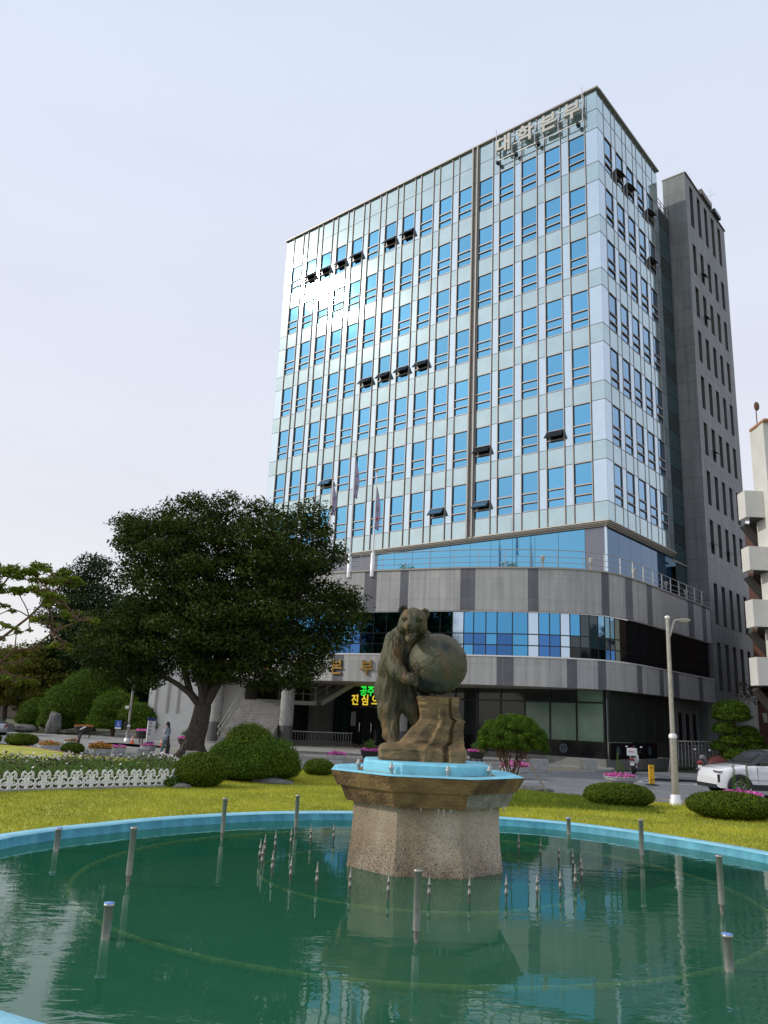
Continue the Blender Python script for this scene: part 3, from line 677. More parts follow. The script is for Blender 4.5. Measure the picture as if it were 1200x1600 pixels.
# ------------------------------------------------------------------ pedestal with its octagonal bowl
PX, PY = 0.675, 10.55
mat('exposed_aggregate', (0.26, 0.195, 0.12), 0.9, col2=(0.50, 0.43, 0.33), vscale=1.6, bump=1.0, bscale=70, stretch=(1, 1, 0.5), detail=14)
mat('weathered_stone', (0.095, 0.055, 0.024), 0.9, col2=(0.32, 0.20, 0.080), vscale=3.4, bump=1.0, bscale=34, detail=14)
mat('weathered_light', (0.20, 0.18, 0.14), 0.9, col2=(0.34, 0.32, 0.27), vscale=6, bump=0.8, bscale=30, detail=12)
# darker speckle near the waterline comes from a second, finer stain in the aggregate
am = MATS['exposed_aggregate']; n = am.node_tree; L = n.links.new; b = n.nodes['Principled BSDF']
src = b.inputs['Base Color'].links[0].from_socket
vo = n.nodes.new('ShaderNodeTexVoronoi'); vo.inputs['Scale'].default_value = 120
tcn = n.nodes.new('ShaderNodeTexCoord'); L(tcn.outputs['Object'], vo.inputs['Vector'])
sx = n.nodes.new('ShaderNodeSeparateXYZ'); L(tcn.outputs['Object'], sx.inputs[0])
nn = n.nodes.new('ShaderNodeTexNoise'); nn.inputs['Scale'].default_value = 3.0; nn.inputs['Detail'].default_value = 6; L(tcn.outputs['Object'], nn.inputs['Vector'])
ad = n.nodes.new('ShaderNodeMath'); ad.operation = 'MULTIPLY_ADD'; L(nn.outputs[0], ad.inputs[0]); ad.inputs[1].default_value = 0.9; L(sx.outputs['Z'], ad.inputs[2])
st = n.nodes.new('ShaderNodeMapRange'); st.inputs['From Min'].default_value = 0.25; st.inputs['From Max'].default_value = 0.85; st.inputs['To Min'].default_value = 0.75; st.inputs['To Max'].default_value = 0.06; L(ad.outputs[0], st.inputs[0])
cc = n.nodes.new('ShaderNodeSeparateColor'); L(vo.outputs['Color'], cc.inputs[0])
lt = n.nodes.new('ShaderNodeMath'); lt.operation = 'LESS_THAN'; L(cc.outputs[0], lt.inputs[0]); L(st.outputs[0], lt.inputs[1])
mf = n.nodes.new('ShaderNodeMath'); mf.operation = 'MULTIPLY'; mf.inputs[1].default_value = 0.75; L(lt.outputs[0], mf.inputs[0])
mx = n.nodes.new('ShaderNodeMix'); mx.data_type = 'RGBA'; L(mf.outputs[0], mx.inputs[0]); L(src, mx.inputs[6]); mx.inputs[7].default_value = (0.075, 0.055, 0.040, 1); L(mx.outputs[2], b.inputs['Base Color'])
ped = thing('fountain_pedestal', 'octagonal stone pedestal and bowl standing in the middle of the pool', 'fountain', (PX, PY, 0))
def octa(ap, z, jit=0.0, seed=0):
    r = ap/math.cos(math.pi/8); random.seed(seed)
    return [(r*math.cos(math.pi/8+k*math.pi/4)*(1+random.uniform(-jit, jit)), r*math.sin(math.pi/8+k*math.pi/4)*(1+random.uniform(-jit, jit)), z) for k in range(8)]
def octa_solid(levels, m, name, jit=0.0, sub=3, seed=0, m2=None, faces2=()):
    mb = MB(); rings = []
    for ap, z in levels:
        o = octa(ap, z, jit, seed); rr = []
        for k in range(8):
            a, c = Vector(o[k]), Vector(o[(k+1) % 8])
            for q in range(sub): rr.append(a.lerp(c, q/sub))
        rings.append(rr)
    for i in range(len(rings)-1):
        for k in range(8*sub):
            k2 = (k+1) % (8*sub); fm = m2 if (m2 and (k//sub) in faces2) else m
            mb.poly([rings[i][k], rings[i][k2], rings[i+1][k2], rings[i+1][k]], fm)
    mb.poly(rings[0][::-1], m); mb.poly(rings[-1], m); return mb
octa_solid([(0.94, -0.65), (0.93, 0.0), (0.90, 0.25), (0.885, 0.5), (0.885, 0.73)], 'exposed_aggregate', 'column').build('column', ped, bevel=0.012)
octa_solid([(0.975, 0.722), (1.055, 0.90)], 'weathered_stone', 'l', 0.004, 4, 3, 'weathered_light', (6, 7)).build('lower_tier', ped, bevel=0.012)
octa_solid([(1.085, 0.896), (1.175, 1.065)], 'weathered_stone', 'u', 0.006, 4, 5, 'weathered_light', (7,)).build('upper_tier', ped, bevel=0.015)
mb = MB()
o1, o2, o3 = octa(1.173, 1.068), octa(1.10, 1.085), octa(0.79, 1.06)
for k in range(8):
    q = (k+1) % 8
    mb.poly([o1[k], o1[q], o2[q], o2[k]], 'drum_paint'); mb.poly([o2[k], o2[q], o3[q], o3[k]], 'drum_paint')
mb.build('bowl_lining', ped)
drum = octa_solid([(0.79, 1.0), (0.785, 1.17), (0.76, 1.195), (0.68, 1.20)], 'drum_paint', 'd', 0.01, 3, 9)
drum.build('painted_drum', ped, bevel=0.012)
mb = MB(); pts = [(0.30, -0.968, 0.6), (0.31, -0.972, 0.35), (0.27, -1.0, 0.2), (0.30, -1.0, 0.08), (0.275, -1.012, -0.02)]
mb2 = MB()
for i, (x, z) in enumerate(((0.10, 0.70), (0.16, 0.69), (0.24, 0.705), (-0.1, 0.71), (0.9, 0.71), (0.75, 0.7))):
    mb2.lathe([(0.012, 0.02), (0.008, -0.03), (0.001, -0.07)], 'concrete_white', (x, -0.965 if x < 0.5 else -0.62, z+0.03), n=6)
mb2.build('lime_drips', ped)
for k in range(8):
    a = math.pi/8+k*math.pi/4-0.15; r = 0.875
    mb = MB(); c = (r*math.cos(a), r*math.sin(a), 1.07)
    mb.lathe([(0.022, 0), (0.022, 0.045), (0.03, 0.05), (0.03, 0.085), (0.016, 0.09), (0.016, 0.12)], 'stainless_dull', c, n=10); mb.build('spray_head', ped)

# ------------------------------------------------------------------ the bear statue
mat('bronze_rock', (0.075, 0.052, 0.026), 0.75, metal=0.2, col2=(0.26, 0.175, 0.080), vscale=4.0, bump=1.0, bscale=11, stretch=(0.8, 0.8, 1.8), detail=10)
def patina(name, base, green, dark, rust, streak):
    m = mat(name, base, 0.62, metal=0.3, col2=green, vscale=2.6, detail=8); n = m.node_tree; L = n.links.new; b = n.nodes['Principled BSDF']
    src = b.inputs['Base Color'].links[0].from_socket; tcn = n.nodes.new('ShaderNodeTexCoord')
    mp_ = n.nodes.new('ShaderNodeMapping'); mp_.inputs['Scale'].default_value = (1, 1, 0.35); L(tcn.outputs['Object'], mp_.inputs[0])
    t = n.nodes.new('ShaderNodeTexNoise'); t.inputs['Scale'].default_value = 5.5; t.inputs['Detail'].default_value = 7; L(mp_.outputs[0], t.inputs['Vector'])
    r = n.nodes.new('ShaderNodeMapRange'); r.inputs['From Min'].default_value = 0.5; r.inputs['From Max'].default_value = 0.68; L(t.outputs[0], r.inputs[0])
    mx = n.nodes.new('ShaderNodeMix'); mx.data_type = 'RGBA'; L(r.outputs[0], mx.inputs[0]); L(src, mx.inputs[6]); mx.inputs[7].default_value = (*rust, 1)
    mp2 = n.nodes.new('ShaderNodeMapping'); mp2.inputs['Location'].default_value = (3, 7, 1); mp2.inputs['Scale'].default_value = (1, 1, .8); L(tcn.outputs['Object'], mp2.inputs[0])
    t2 = n.nodes.new('ShaderNodeTexNoise'); t2.inputs['Scale'].default_value = 3.2; t2.inputs['Detail'].default_value = 6; L(mp2.outputs[0], t2.inputs['Vector'])
    r2 = n.nodes.new('ShaderNodeMapRange'); r2.inputs['From Min'].default_value = 0.54; r2.inputs['From Max'].default_value = 0.66; L(t2.outputs[0], r2.inputs[0])
    mx2 = n.nodes.new('ShaderNodeMix'); mx2.data_type = 'RGBA'; L(r2.outputs[0], mx2.inputs[0]); L(mx.outputs[2], mx2.inputs[6]); mx2.inputs[7].default_value = (*dark, 1)
    L(mx2.outputs[2], b.inputs['Base Color'])
    mp3 = n.nodes.new('ShaderNodeMapping'); mp3.inputs['Scale'].default_value = streak; mp3.inputs['Rotation'].default_value = (0, R(14), 0); L(tcn.outputs['Object'], mp3.inputs[0])
    t3 = n.nodes.new('ShaderNodeTexNoise'); t3.inputs['Scale'].default_value = 9; t3.inputs['Detail'].default_value = 4; t3.inputs['Distortion'].default_value = 0.8; L(mp3.outputs[0], t3.inputs['Vector'])
    bp = n.nodes.new('ShaderNodeBump'); bp.inputs['Strength'].default_value = 0.9; bp.inputs['Distance'].default_value = 0.016; L(t3.outputs[0], bp.inputs['Height']); L(bp.outputs[0], b.inputs['Normal'])
patina('bronze_fur', (0.078, 0.062, 0.030), (0.072, 0.076, 0.042), (0.032, 0.034, 0.023), (0.15, 0.09, 0.034), (4.5, 4.5, 0.9))
patina('bronze_globe', (0.098, 0.080, 0.046), (0.078, 0.088, 0.052), (0.024, 0.034, 0.028), (0.14, 0.095, 0.05), (1.0, 1.0, 0.6))
statue = thing('bear_statue', 'weathered green bronze bear standing upright and hugging a globe on a rock plinth', 'statue', (0.6, 10.5, 1.17))
SO = np.array([0.6, 10.5, 1.17])
S = SDF((-0.15, 9.98, 1.30), (1.22, 11.10, 3.25), 0.0085)
K = 0.05
# trunk: hips, belly, chest, hump
S.ell((0.19, 10.72, 2.06), (0.19, 0.23, 0.25), K); S.ell((0.23, 10.70, 2.34), (0.225, 0.24, 0.28), 0.08); S.ell((0.31, 10.68, 2.58), (0.24, 0.24, 0.23), 0.08)
S.ell((0.42, 10.70, 2.70), (0.26, 0.20, 0.17), 0.08); S.ell((0.33, 10.74, 2.78), (0.15, 0.15, 0.14), 0.07)
# neck and head turned toward the front, slightly down
S.cone((0.38, 10.68, 2.72), (0.44, 10.46, 2.88), 0.17, 0.155, 0.07)
HC = np.array((0.45, 10.42, 2.94))
def hp(x, y, z): return (HC[0]+x*1.1, HC[1]+y*1.1, HC[2]+z*1.1)
S.ell(hp(0, 0, 0.015), (0.180, 0.18, 0.160), 0.04); S.ell(hp(-0.01, 0.08, -0.06), (0.19, 0.14, 0.14), 0.05)
S.ell(hp(-0.105, -0.04, -0.075), (0.078, 0.09, 0.090), 0.04); S.ell(hp(0.09, -0.02, -0.075), (0.085, 0.09, 0.090), 0.04)
S.cone(hp(-0.022, -0.08, -0.035), hp(-0.060, -0.25, -0.090), 0.095, 0.064, 0.03)
S.ell(hp(-0.063, -0.300, -0.068), (0.042, 0.030, 0.030), 0.010)
S.cone(hp(-0.022, -0.08, -0.165), hp(-0.056, -0.225, -0.236), 0.070, 0.042, 0.02)
S.ell(hp(-0.060, -0.250, -0.160), (0.052, 0.095, 0.038), 0.008, sub=True)
S.ell(hp(-0.048, -0.170, -0.150), (0.056, 0.07, 0.018), 0.008, sub=True)
for dx in (-0.030, 0.026):
    S.cone(hp(-0.060+dx, -0.275, -0.128), hp(-0.060+dx, -0.278, -0.165), 0.011, 0.005, 0.004); S.cone(hp(-0.057+dx*.9, -0.258, -0.192), hp(-0.057+dx*.9, -0.262, -0.165), 0.011, 0.005, 0.004)
for dx in (-0.028, 0.020): S.ell(hp(-0.058+dx, -0.325, -0.072), (0.012, 0.018, 0.011), 0.005, sub=True)
for sx_, ex in ((-1, -0.095), (1, 0.055)):
    S.ell(hp(ex, -0.138, -0.002), (0.042, 0.040, 0.030), 0.008, sub=True); S.ell(hp(ex, -0.124, -0.004), (0.022, 0.020, 0.017), 0.004)
    S.cone(hp(ex-.035, -0.128, 0.034-.012*(sx_ < 0)), hp(ex+.035, -0.128, 0.034-.012*(sx_ > 0)), 0.022, 0.022, 0.016)
S.cone(hp(-0.035, -0.15, 0.02), hp(-0.060, -0.24, -0.055), 0.030, 0.022, 0.02)
for ec, rr in (((0.315, 10.47, 3.095), -12), ((0.605, 10.50, 3.065), 14)):
    S.ell(ec, (0.070, 0.036, 0.068), 0.018, ry=R(rr)); S.ell((ec[0]+(.006 if rr < 0 else -.006), ec[1]-0.036, ec[2]-.004), (0.042, 0.026, 0.042), 0.008, sub=True)
# standing leg
S.cone((0.17, 10.70, 2.06), (0.185, 10.64, 1.80), 0.185, 0.150, 0.06); S.cone((0.185, 10.64, 1.82), (0.225, 10.56, 1.50), 0.145, 0.098, 0.05)
S.cone((0.225, 10.56, 1.50), (0.25, 10.50, 1.40), 0.098, 0.078, 0.04); S.ell((0.27, 10.43, 1.385), (0.088, 0.15, 0.055), 0.03)
for k in range(5): S.cone((0.215+0.028*k, 10.34-0.010*math.sin(k*.8), 1.385), (0.212+0.030*k, 10.285-0.014*math.sin(k*.8), 1.365), 0.020, 0.014, 0.010)
# raised leg stepping on the rock
S.cone((0.36, 10.72, 2.06), (0.48, 10.64, 1.84), 0.165, 0.125, 0.06); S.cone((0.48, 10.64, 1.84), (0.56, 10.62, 1.66), 0.115, 0.085, 0.04); S.ell((0.60, 10.56, 1.63), (0.085, 0.13, 0.05), 0.03)
# near arm: shoulder, elbow, forearm to the globe
S.cone((0.21, 10.60, 2.68), (0.195, 10.46, 2.42), 0.135, 0.118, 0.06); S.cone((0.195, 10.46, 2.42), (0.265, 10.28, 2.28), 0.115, 0.095, 0.05)
S.cone((0.265, 10.28, 2.28), (0.395, 10.18, 2.185), 0.090, 0.068, 0.04); S.ell((0.43, 10.175, 2.185), (0.072, 0.055, 0.075), 0.03, ry=R(35))
for k in range(5):
    z = 2.262-0.034*k; S.cone((0.445+0.006*k, 10.165, z-.01), (0.492+0.004*k, 10.190, z+0.002), 0.020, 0.017, 0.008); S.cone((0.492+0.004*k, 10.190, z+0.002), (0.517, 10.215, z-0.012), 0.015, 0.006, 0.006)
# far arm reaching round the back of the globe
S.cone((0.62, 10.74, 2.74), (0.88, 10.86, 2.60), 0.13, 0.11, 0.06); S.cone((0.88, 10.86, 2.60), (1.06, 10.80, 2.44), 0.10, 0.07, 0.05)
def fur(V):
    a = nfield(V, (16, 16, 4.5), 1.0); b_ = nfield(V, (36, 36, 8), 4.0); c_ = nfield(V, (60, 60, 14), 7.0); return 0.015*a+0.010*b_+0.004*c_
me = S.mesh('bear', ['bronze_fur'], fur, 1); me.vertices.foreach_set('co', (np.array([v.co for v in me.vertices])-SO).astype(np.float32).ravel()); me.update()
link('bear', me, statue)
# globe with raised continents
def sphere_disp(c, r, nu=220, nv=140):
    rows = []
    for i in range(nv+1):
        ph = math.pi*i/nv-math.pi/2; row = []
        for j in range(nu):
            th = 2*math.pi*j/nu; d = Vector((math.cos(ph)*math.cos(th), math.cos(ph)*math.sin(th), math.sin(ph)))
            q = mnoise.noise(d*2.1+Vector((4.2, 1.1, 2.7)))+0.45*mnoise.noise(d*5.2+Vector((1, 2, 3)))+0.2*mnoise.noise(d*12)
            land = max(0, min(1, (q-0.05)*16)); h = 0.006*land+land*0.006*mnoise.noise(d*14)
            row.append(Vector(c)+d*(r+h))
        rows.append(row)
    return rows
mb = MB(); mb.grid(sphere_disp((0.79-SO[0], 10.52-SO[1], 2.412-SO[2]), 0.388), 'bronze_globe', True, close_u=True); mb.build('globe', statue)
# rock plinth: stacked uneven sections, creased
rk = [(-0.02, 0.07, 1.17, -.42, .42), (0.17, 0.075, 1.17, -.42, .42), (0.215, 0.12, 1.155, -.36, .42), (0.25, 0.32, 1.15, -.30, .40), (0.34, 0.40, 1.14, -.27, .36), (0.43, 0.47, 1.135, -.25, .34), (0.50, 0.55, 1.15, -.23, .32), (0.535, 0.57, 1.165, -.21, .31), (0.56, 0.585, 1.09, -.20, .30), (0.65, 0.575, 1.075, -.19, .28), (0.76, 0.545, 1.085, -.19, .27), (0.815, 0.52, 1.095, -.19, .27), (0.825, 0.56, 1.06, -.15, .22)]
mb = MB(); rows = []
def rk_at(z):
    for i in range(len(rk)-1):
        if rk[i][0] <= z <= rk[i+1][0]:
            t = (z-rk[i][0])/(rk[i+1][0]-rk[i][0]+1e-9); return [rk[i][k]+(rk[i+1][k]-rk[i][k])*t for k in range(5)]
    return rk[-1]
prof = [(0, .55), (0.02, 0.9), (0.22, 1.0), (0.42, 0.88), (0.50, 1.02), (0.60, .80), (0.70, 0.86), (0.76, .62), (0.80, .92), (0.97, 0.80), (1, 0.4), (1, -.4), (0.8, -1), (0.3, -1), (0, -.5)]
NZ = 46
for i in range(NZ+1):
    z = rk[0][0]+(rk[-1][0]-rk[0][0])*i/NZ; _, x0, x1, y0, y1 = rk_at(z); row = []
    for (fx, fy) in prof:
        lean = 0.0
        x = x0+(x1-x0)*fx-SO[0]; y = (-fy*abs(y0) if fy > 0 else -fy*y1)
        q = mnoise.noise(Vector((x*7, y*7, z*5)))*0.022+mnoise.noise(Vector((x*3, y*3, z*26)))*0.012
        row.append((x+q, y+q*0.8, z))
    rows.append(row)
# refine around
fine = []
for r in rows:
    rr = []
    for k in range(len(r)):
        a, c = Vector(r[k]), Vector(r[(k+1) % len(r)])
        for q in range(4):
            p = a.lerp(c, q/4); p += Vector((0, -1, 0))*mnoise.noise(Vector((p.x*9, p.y*9, p.z*30)))*0.010; rr.append(p)
    fine.append(rr)
mb.grid(fine, 'bronze_rock', False, close_u=True); mb.poly(fine[-1], 'bronze_rock'); mb.poly(fine[0][::-1], 'bronze_rock'); mb.build('rock_plinth', statue)

# ------------------------------------------------------------------ water jets
def jet_proto(name, label, h, r, thin, group, cap_blue):
    t = thing(name, label, 'fountain jet', (0, 0, 0), group=group)
    mb = MB(); z0 = thin
    mb.lathe([(r, z0), (r, h-0.02), (r*1.22, h-0.018), (r*1.22, h), (r*0.85, h)], 'stainless', n=18); mb.build('sleeve', t)
    if cap_blue:
        mb = MB(); mb.lathe([(r*1.18, h-0.016), (r*1.18, h+0.006), (r*0.3, h+0.008)], mat('cap_blue', (0.16, 0.28, 0.62), 0.4), n=16); mb.build('cap', t)
    mb = MB(); mb.lathe([(r*0.55, -0.5), (r*0.55, z0+0.01)], 'rust_thin', n=12); mb.lathe([(r*0.8, -0.5), (r*0.8, -0.04)], mat('jet_pipe', (0.30, 0.30, 0.20), 0.6), n=12)
    if thin: mb.lathe([(r*0.72, z0*0.45), (r*0.72, z0*0.75)], 'rust_thin', n=12)
    mb.build('riser_pipe', t); return t
tall = [((0.41, 6.96), 'tall steel fountain jet in the very middle in front of the stone pedestal'), ((-2.03, 11.72), 'tall steel fountain jet on the far left, reaching above the pool rim'), ((-2.38, 8.58), 'tall steel fountain jet on the left side between two short ones'),
        ((3.67, 11.4), 'tall steel fountain jet at the far right against the lawn'), ((3.5, 8.48), 'tall steel fountain jet near the right edge behind the short blue capped one'), ((-1.10, 12.6), 'tall steel fountain jet just left of the pedestal near the back rim')]
p = jet_proto('fountain_jet', tall[0][1], 0.54, 0.030, 0.09, 'tall steel fountain jets', False); p.location = (0.41, 6.96, ZW)
for (x, y), lb in tall[1:]:
    c = copy_tree(p, (x, y, ZW)); c['label'] = lb
short = [((-1.97, 6.66), 'short wide steel jet with a blue top, nearest on the left'), ((-3.77, 10.31), 'short wide steel jet with a blue top close to the left rim'), ((3.29, 13.95), 'short wide steel jet near the back rim right of the pedestal'), ((2.74, 6.57), 'short wide steel jet with a blue top, nearest on the right')]
p = jet_proto('fountain_jet', short[0][1], 0.25, 0.034, 0.0, 'short blue capped fountain jets', True); p.location = (-1.97, 6.66, ZW)
for (x, y), lb in short[1:]:
    c = copy_tree(p, (x, y, ZW)); c['label'] = lb
p = None
NN = 30
for k in range(NN):
    a = 2*math.pi*k/NN+0.1; x, y = RC[0]+1.92*math.cos(a), RC[1]+1.92*math.sin(a)
    if p is None:
        p = thing('spray_nozzle', 'thin dark spray nozzle standing in the small ring around the pedestal', 'spray nozzle', (x, y, ZW), group='thin spray nozzles ringed around the pedestal')
        mb = MB(); mb.lathe([(0.011, -0.14), (0.011, 0.06), (0.018, 0.065), (0.018, 0.10), (0.013, 0.105), (0.013, 0.15), (0.017, 0.152), (0.017, 0.17), (0.009, 0.175), (0.007, 0.235)], 'rust_thin', n=8); mb.build('riser_pipe', p)
        mb = MB(); mb.lathe([(0.006, 0.237), (0.006, 0.255)], 'chrome', n=8); mb.build('nozzle_tip', p)
    else: copy_tree(p, (x, y, ZW))
# ------------------------------------------------------------------ the main office building
YA = R(49.46)
U = Vector((-math.sin(YA), math.cos(YA), 0)); V_ = Vector((math.cos(YA), math.sin(YA), 0)); ZZ = Vector((0, 0, 1))
CC = Vector((13.80, 47.0, 0))
def W(u, v, z): return CC+U*u+V_*v+ZZ*z
bld = thing('office_building', 'tall blue glass office block with a curved grey granite podium', 'building', (13.8, 47.0, 0))
BO = Vector((13.8, 47.0, 0))
def Wb(u, v, z): return W(u, v, z)-BO
ZB, ZT = 14.08, 45.87
tops = [42.64, 38.39, 34.30, 30.25, 26.15, 22.10, 18.08]; wh = 2.76
LEN, DEP = 31.95, 11.05
UB = [0.0, .96, 2.25, 2.88, 4.17, 4.80, 6.09, 6.72, 8.01, 8.58, 9.87, 10.50] ; wl = []
for k in range(11): UB += [10.50+1.915*k+1.29, 10.50+1.915*(k+1)] if k < 10 else [10.50+19.15+1.29, LEN]
winU = [.96, 2.88, 4.80, 6.72, 8.58]+[10.50+1.915*k for k in range(11)]
VB = [0.0]+[x for k in range(5) for x in (1.03+1.93*k, 1.03+1.93*k+1.25)]+[DEP]
winV = [1.03+1.93*k for k in range(5)]
def facade(P, bounds, wins, L, wd, gap=None, dep=0.13):
    """P(s, out, z) position along the face; builds cladding and mullions"""
    cl = MB(); mu = MB()
    zr = [ZB]
    for t in tops[::-1]: zr += [t-wh, t]
    zr += [44.24, ZT]
    for i in range(len(bounds)-1):
        a, b = bounds[i], bounds[i+1]
        if gap and abs(a-gap[0]) < 0.02: continue
        isw = any(abs(a-w_) < 0.02 for w_ in wins)
        for j in range(len(zr)-1):
            z0, z1 = zr[j], zr[j+1]; band = (j % 2 == 1 and j < 14)
            if isw and band: continue
            m = 'strip_glass' if band else 'spandrel_glass'
            g = 0.006
            cl.poly([P(a+g, 0, z0+g), P(b-g, 0, z0+g), P(b-g, 0, z1-g), P(a+g, 0, z1-g)], m)
    # dark backing a little behind the joints
    cl.poly([P(0.02, -0.12, ZB+.02), P(L-.02, -0.12, ZB+.02), P(L-.02, -0.12, ZT-.02), P(0.02, -0.12, ZT-.02)], 'mullion_dark')
    for s in bounds[1:-1]:
        c = (P(s, 0.02, ZB)+P(s, 0.02, ZT))/2; X = (P(1, 0, 0)-P(0, 0, 0)); Y = (P(0, 1, 0)-P(0, 0, 0))
        mu.box(c-Y*(.065-dep/2)*.3, (0.05 if dep > .1 else .04, dep, ZT-ZB-0.01), 'mullion', ax=(X, Y, ZZ)); mu.box(c-X*0.04-Y*.03, (0.025, 0.03, ZT-ZB-0.05), 'mullion_dark', ax=(X, Y, ZZ)) if dep > .1 else None
    for z in zr[1:-1]:
        X = (P(1, 0, 0)-P(0, 0, 0)); Y = (P(0, 1, 0)-P(0, 0, 0))
        mu.box(P(L/2, -0.012, z), (L-0.03, 0.05, 0.035), 'mullion_dark', ax=(X, Y, ZZ))
    return cl, mu
Pf = lambda s, o, z: Wb(s, -o, z)      # main face: outward is -V
Pr = lambda s, o, z: Wb(-o, s, z)      # right face: outward is -U
cl, mu = facade(Pf, UB, winU, LEN, 1.29, gap=(9.87, 10.5)); cl.build('curtain_wall_front', bld); mu.build('mullions_front', bld)
cl, mu = facade(Pr, VB, winV, DEP, 1.25, dep=0.04); cl.build('curtain_wall_side', bld); mu.build('mullions_side', bld)
# expansion joint channel
mb = MB(); X, Y = U, V_
mb.box(Wb(9.98, -0.10, (ZB+ZT)/2), (0.10, 0.2, ZT-ZB), 'joint_grey', ax=(X, Y, ZZ)); mb.box(Wb(10.40, -0.10, (ZB+ZT)/2), (0.10, 0.2, ZT-ZB), 'joint_grey', ax=(X, Y, ZZ)); mb.box(Wb(10.19, 0.03, (ZB+ZT)/2-.01), (0.28, 0.06, ZT-ZB-.06), 'channel', ax=(X, Y, ZZ))
for t in tops: 
    for z in (t, t-wh): mb.box(Wb(10.19, -0.005, z), (0.26, 0.03, 0.03), 'mullion_dark', ax=(X, Y, ZZ))
mb.build('expansion_joint', bld)
# hidden sides, roof, parapet cap and soffit
mb = MB()
mb.poly([Wb(LEN, 0.0, ZB), Wb(LEN, 16, ZB), Wb(LEN, 16, ZT), Wb(LEN, 0.0, ZT)], 'spandrel_glass'); mb.poly([Wb(0.0, DEP, ZB-1), Wb(4, DEP, ZB-1), Wb(4, DEP, ZT), Wb(0.0, DEP, ZT)], 'spandrel_glass')
mb.poly([Wb(LEN, 16, ZB), Wb(4, 16, ZB), Wb(4, 16, ZT), Wb(LEN, 16, ZT)], 'stone_tower')
mb.build('rear_walls', bld)
mb = MB(); mb.poly([Wb(0, 0, ZT-.3), Wb(LEN, 0, ZT-.3), Wb(LEN, 16, ZT-.3), Wb(4, 16, ZT-.3), Wb(4, DEP, ZT-.3), Wb(0, DEP, ZT-.3)], 'concrete'); mb.build('roof', bld)
mb = MB()
mb.box(Wb(LEN/2, -0.02, ZT+0.06), (LEN+0.3, 0.34, 0.12), 'mullion', ax=(X, Y, ZZ)); mb.box(Wb(-0.02, DEP/2+.15, ZT+0.061), (0.34, DEP-.05, 0.12), 'mullion', ax=(X, Y, ZZ)); mb.build('parapet_cap', bld)
mb = MB()
for i, (o, z) in enumerate(((0.10, -0.03), (0.02, -0.11), (-0.08, -0.19), (-0.2, -0.27))):
    mb.box(Wb(LEN/2, -o+0.06, ZB+z), (LEN+2*o, 0.16, 0.065), 'soffit_metal', ax=(X, Y, ZZ)); mb.box(Wb(-o+0.06, DEP/2+0.08, ZB+z), (0.16, DEP-.1, 0.065), 'soffit_metal', ax=(X, Y, ZZ))
mb.poly([Wb(0.05, 0.05, ZB-.06), Wb(0.05, DEP, ZB-.06), Wb(LEN, DEP, ZB-.06), Wb(LEN, 0.05, ZB-.06)], 'soffit_metal')
mb.build('soffit_trim', bld)
# windows: three panes each, the frame a sub-part
def window_meshes(P0, wd, gm, dx, out):
    fr = MB(); gl = MB(); hts = [(0.62, wh-0.0), ]
    z1, z2, z3 = 0.61, 1.26, wh
    g = 0.03
    for a, b, tl in ((g, z1-g, -0.004), (z1+g, z2-g, 0.006), (z2+g, z3-g, 0.0)):
        gl.poly([dx*g+out*-0.05, dx*(wd-g)+out*-0.05, dx*(wd-g)+out*(-0.05+tl)+ZZ*b, dx*g+out*(-0.05+tl)+ZZ*b] if False else
                [dx*g+out*-0.05+ZZ*a, dx*(wd-g)+out*-0.05+ZZ*a, dx*(wd-g)+out*(-0.05+tl)+ZZ*b, dx*g+out*(-0.05+tl)+ZZ*b], gm)
    for z, h, o in ((0.02, 0.05, -0.01), (z1, 0.07, 0.0), (z2, 0.08, 0.0), (z3-0.02, 0.05, -0.012)):
        fr.box(dx*wd/2+out*o+ZZ*z, (wd-0.07, 0.08, h), 'mullion', ax=(dx, out, ZZ)); fr.box(dx*wd/2+out*(o-.02)+ZZ*(z-h/2-.018), (wd-0.08, 0.04, 0.035), 'mullion_dark', ax=(dx, out, ZZ))
    for s in (0.03, wd-0.03): fr.box(dx*s+out*-0.035+ZZ*wh/2, (0.025, 0.03, wh-.1), 'mullion_dark', ax=(dx, out, ZZ))
    return gl.mesh('window'), fr.mesh('window_frame')
def sash_mesh(wd, dx, out, m):
    mb = MB(); a = R(38); z2 = 1.26; h = 0.66
    top = ZZ*(z2-0.03)+out*0.06; d = (out*math.sin(a)-ZZ*math.cos(a)); nrm = (out*math.cos(a)+ZZ*math.sin(a))
    c = dx*wd/2+top+d*h/2
    mb.box(c, (wd-0.04, 0.05, h), 'sash_dark', ax=(dx, nrm, d)); mb.box(c+nrm*0.028, (wd-0.14, 0.006, h-.1), m, ax=(dx, nrm, d))
    mb.bar(dx*0.06+ZZ*0.72+out*0.02, dx*0.06+top+d*h*.8, 0.02, 0.02, 'sash_dark'); mb.bar(dx*(wd-.06)+ZZ*0.72+out*0.02, dx*(wd-.06)+top+d*h*.8, 0.02, 0.02, 'sash_dark')
    mb.box(dx*wd/2+out*-0.035+ZZ*0.94, (wd-.08, 0.02, 0.56), 'sash_dark', ax=(dx, out, ZZ))  # dark sheet painted as the unlit room behind the opened pane
    return mb.mesh('awning_sash')
gF, fF = window_meshes(None, 1.29, 'window_glass', U, -V_); gR, fR = window_meshes(None, 1.25, 'window_glass_side', V_, -U)
sF, sFp, sR = sash_mesh(1.29, U, -V_, 'sash_dark'), sash_mesh(1.29, U, -V_, 'sash_pale'), sash_mesh(1.25, V_, -U, 'sash_dark')
openF = {(14, 0): 0, (13, 0): 0, (12, 0): 0, (11, 0): 0, (9, 0): 0, (8, 0): 0, (10, 3): 0, (9, 3): 0, (8, 3): 0, (7, 3): 0, (1, 5): 0, (4, 5): 0, (12, 5): 1, (12, 6): 0, (6, 6): 1, (4, 6): 1, (15, 6): 1}
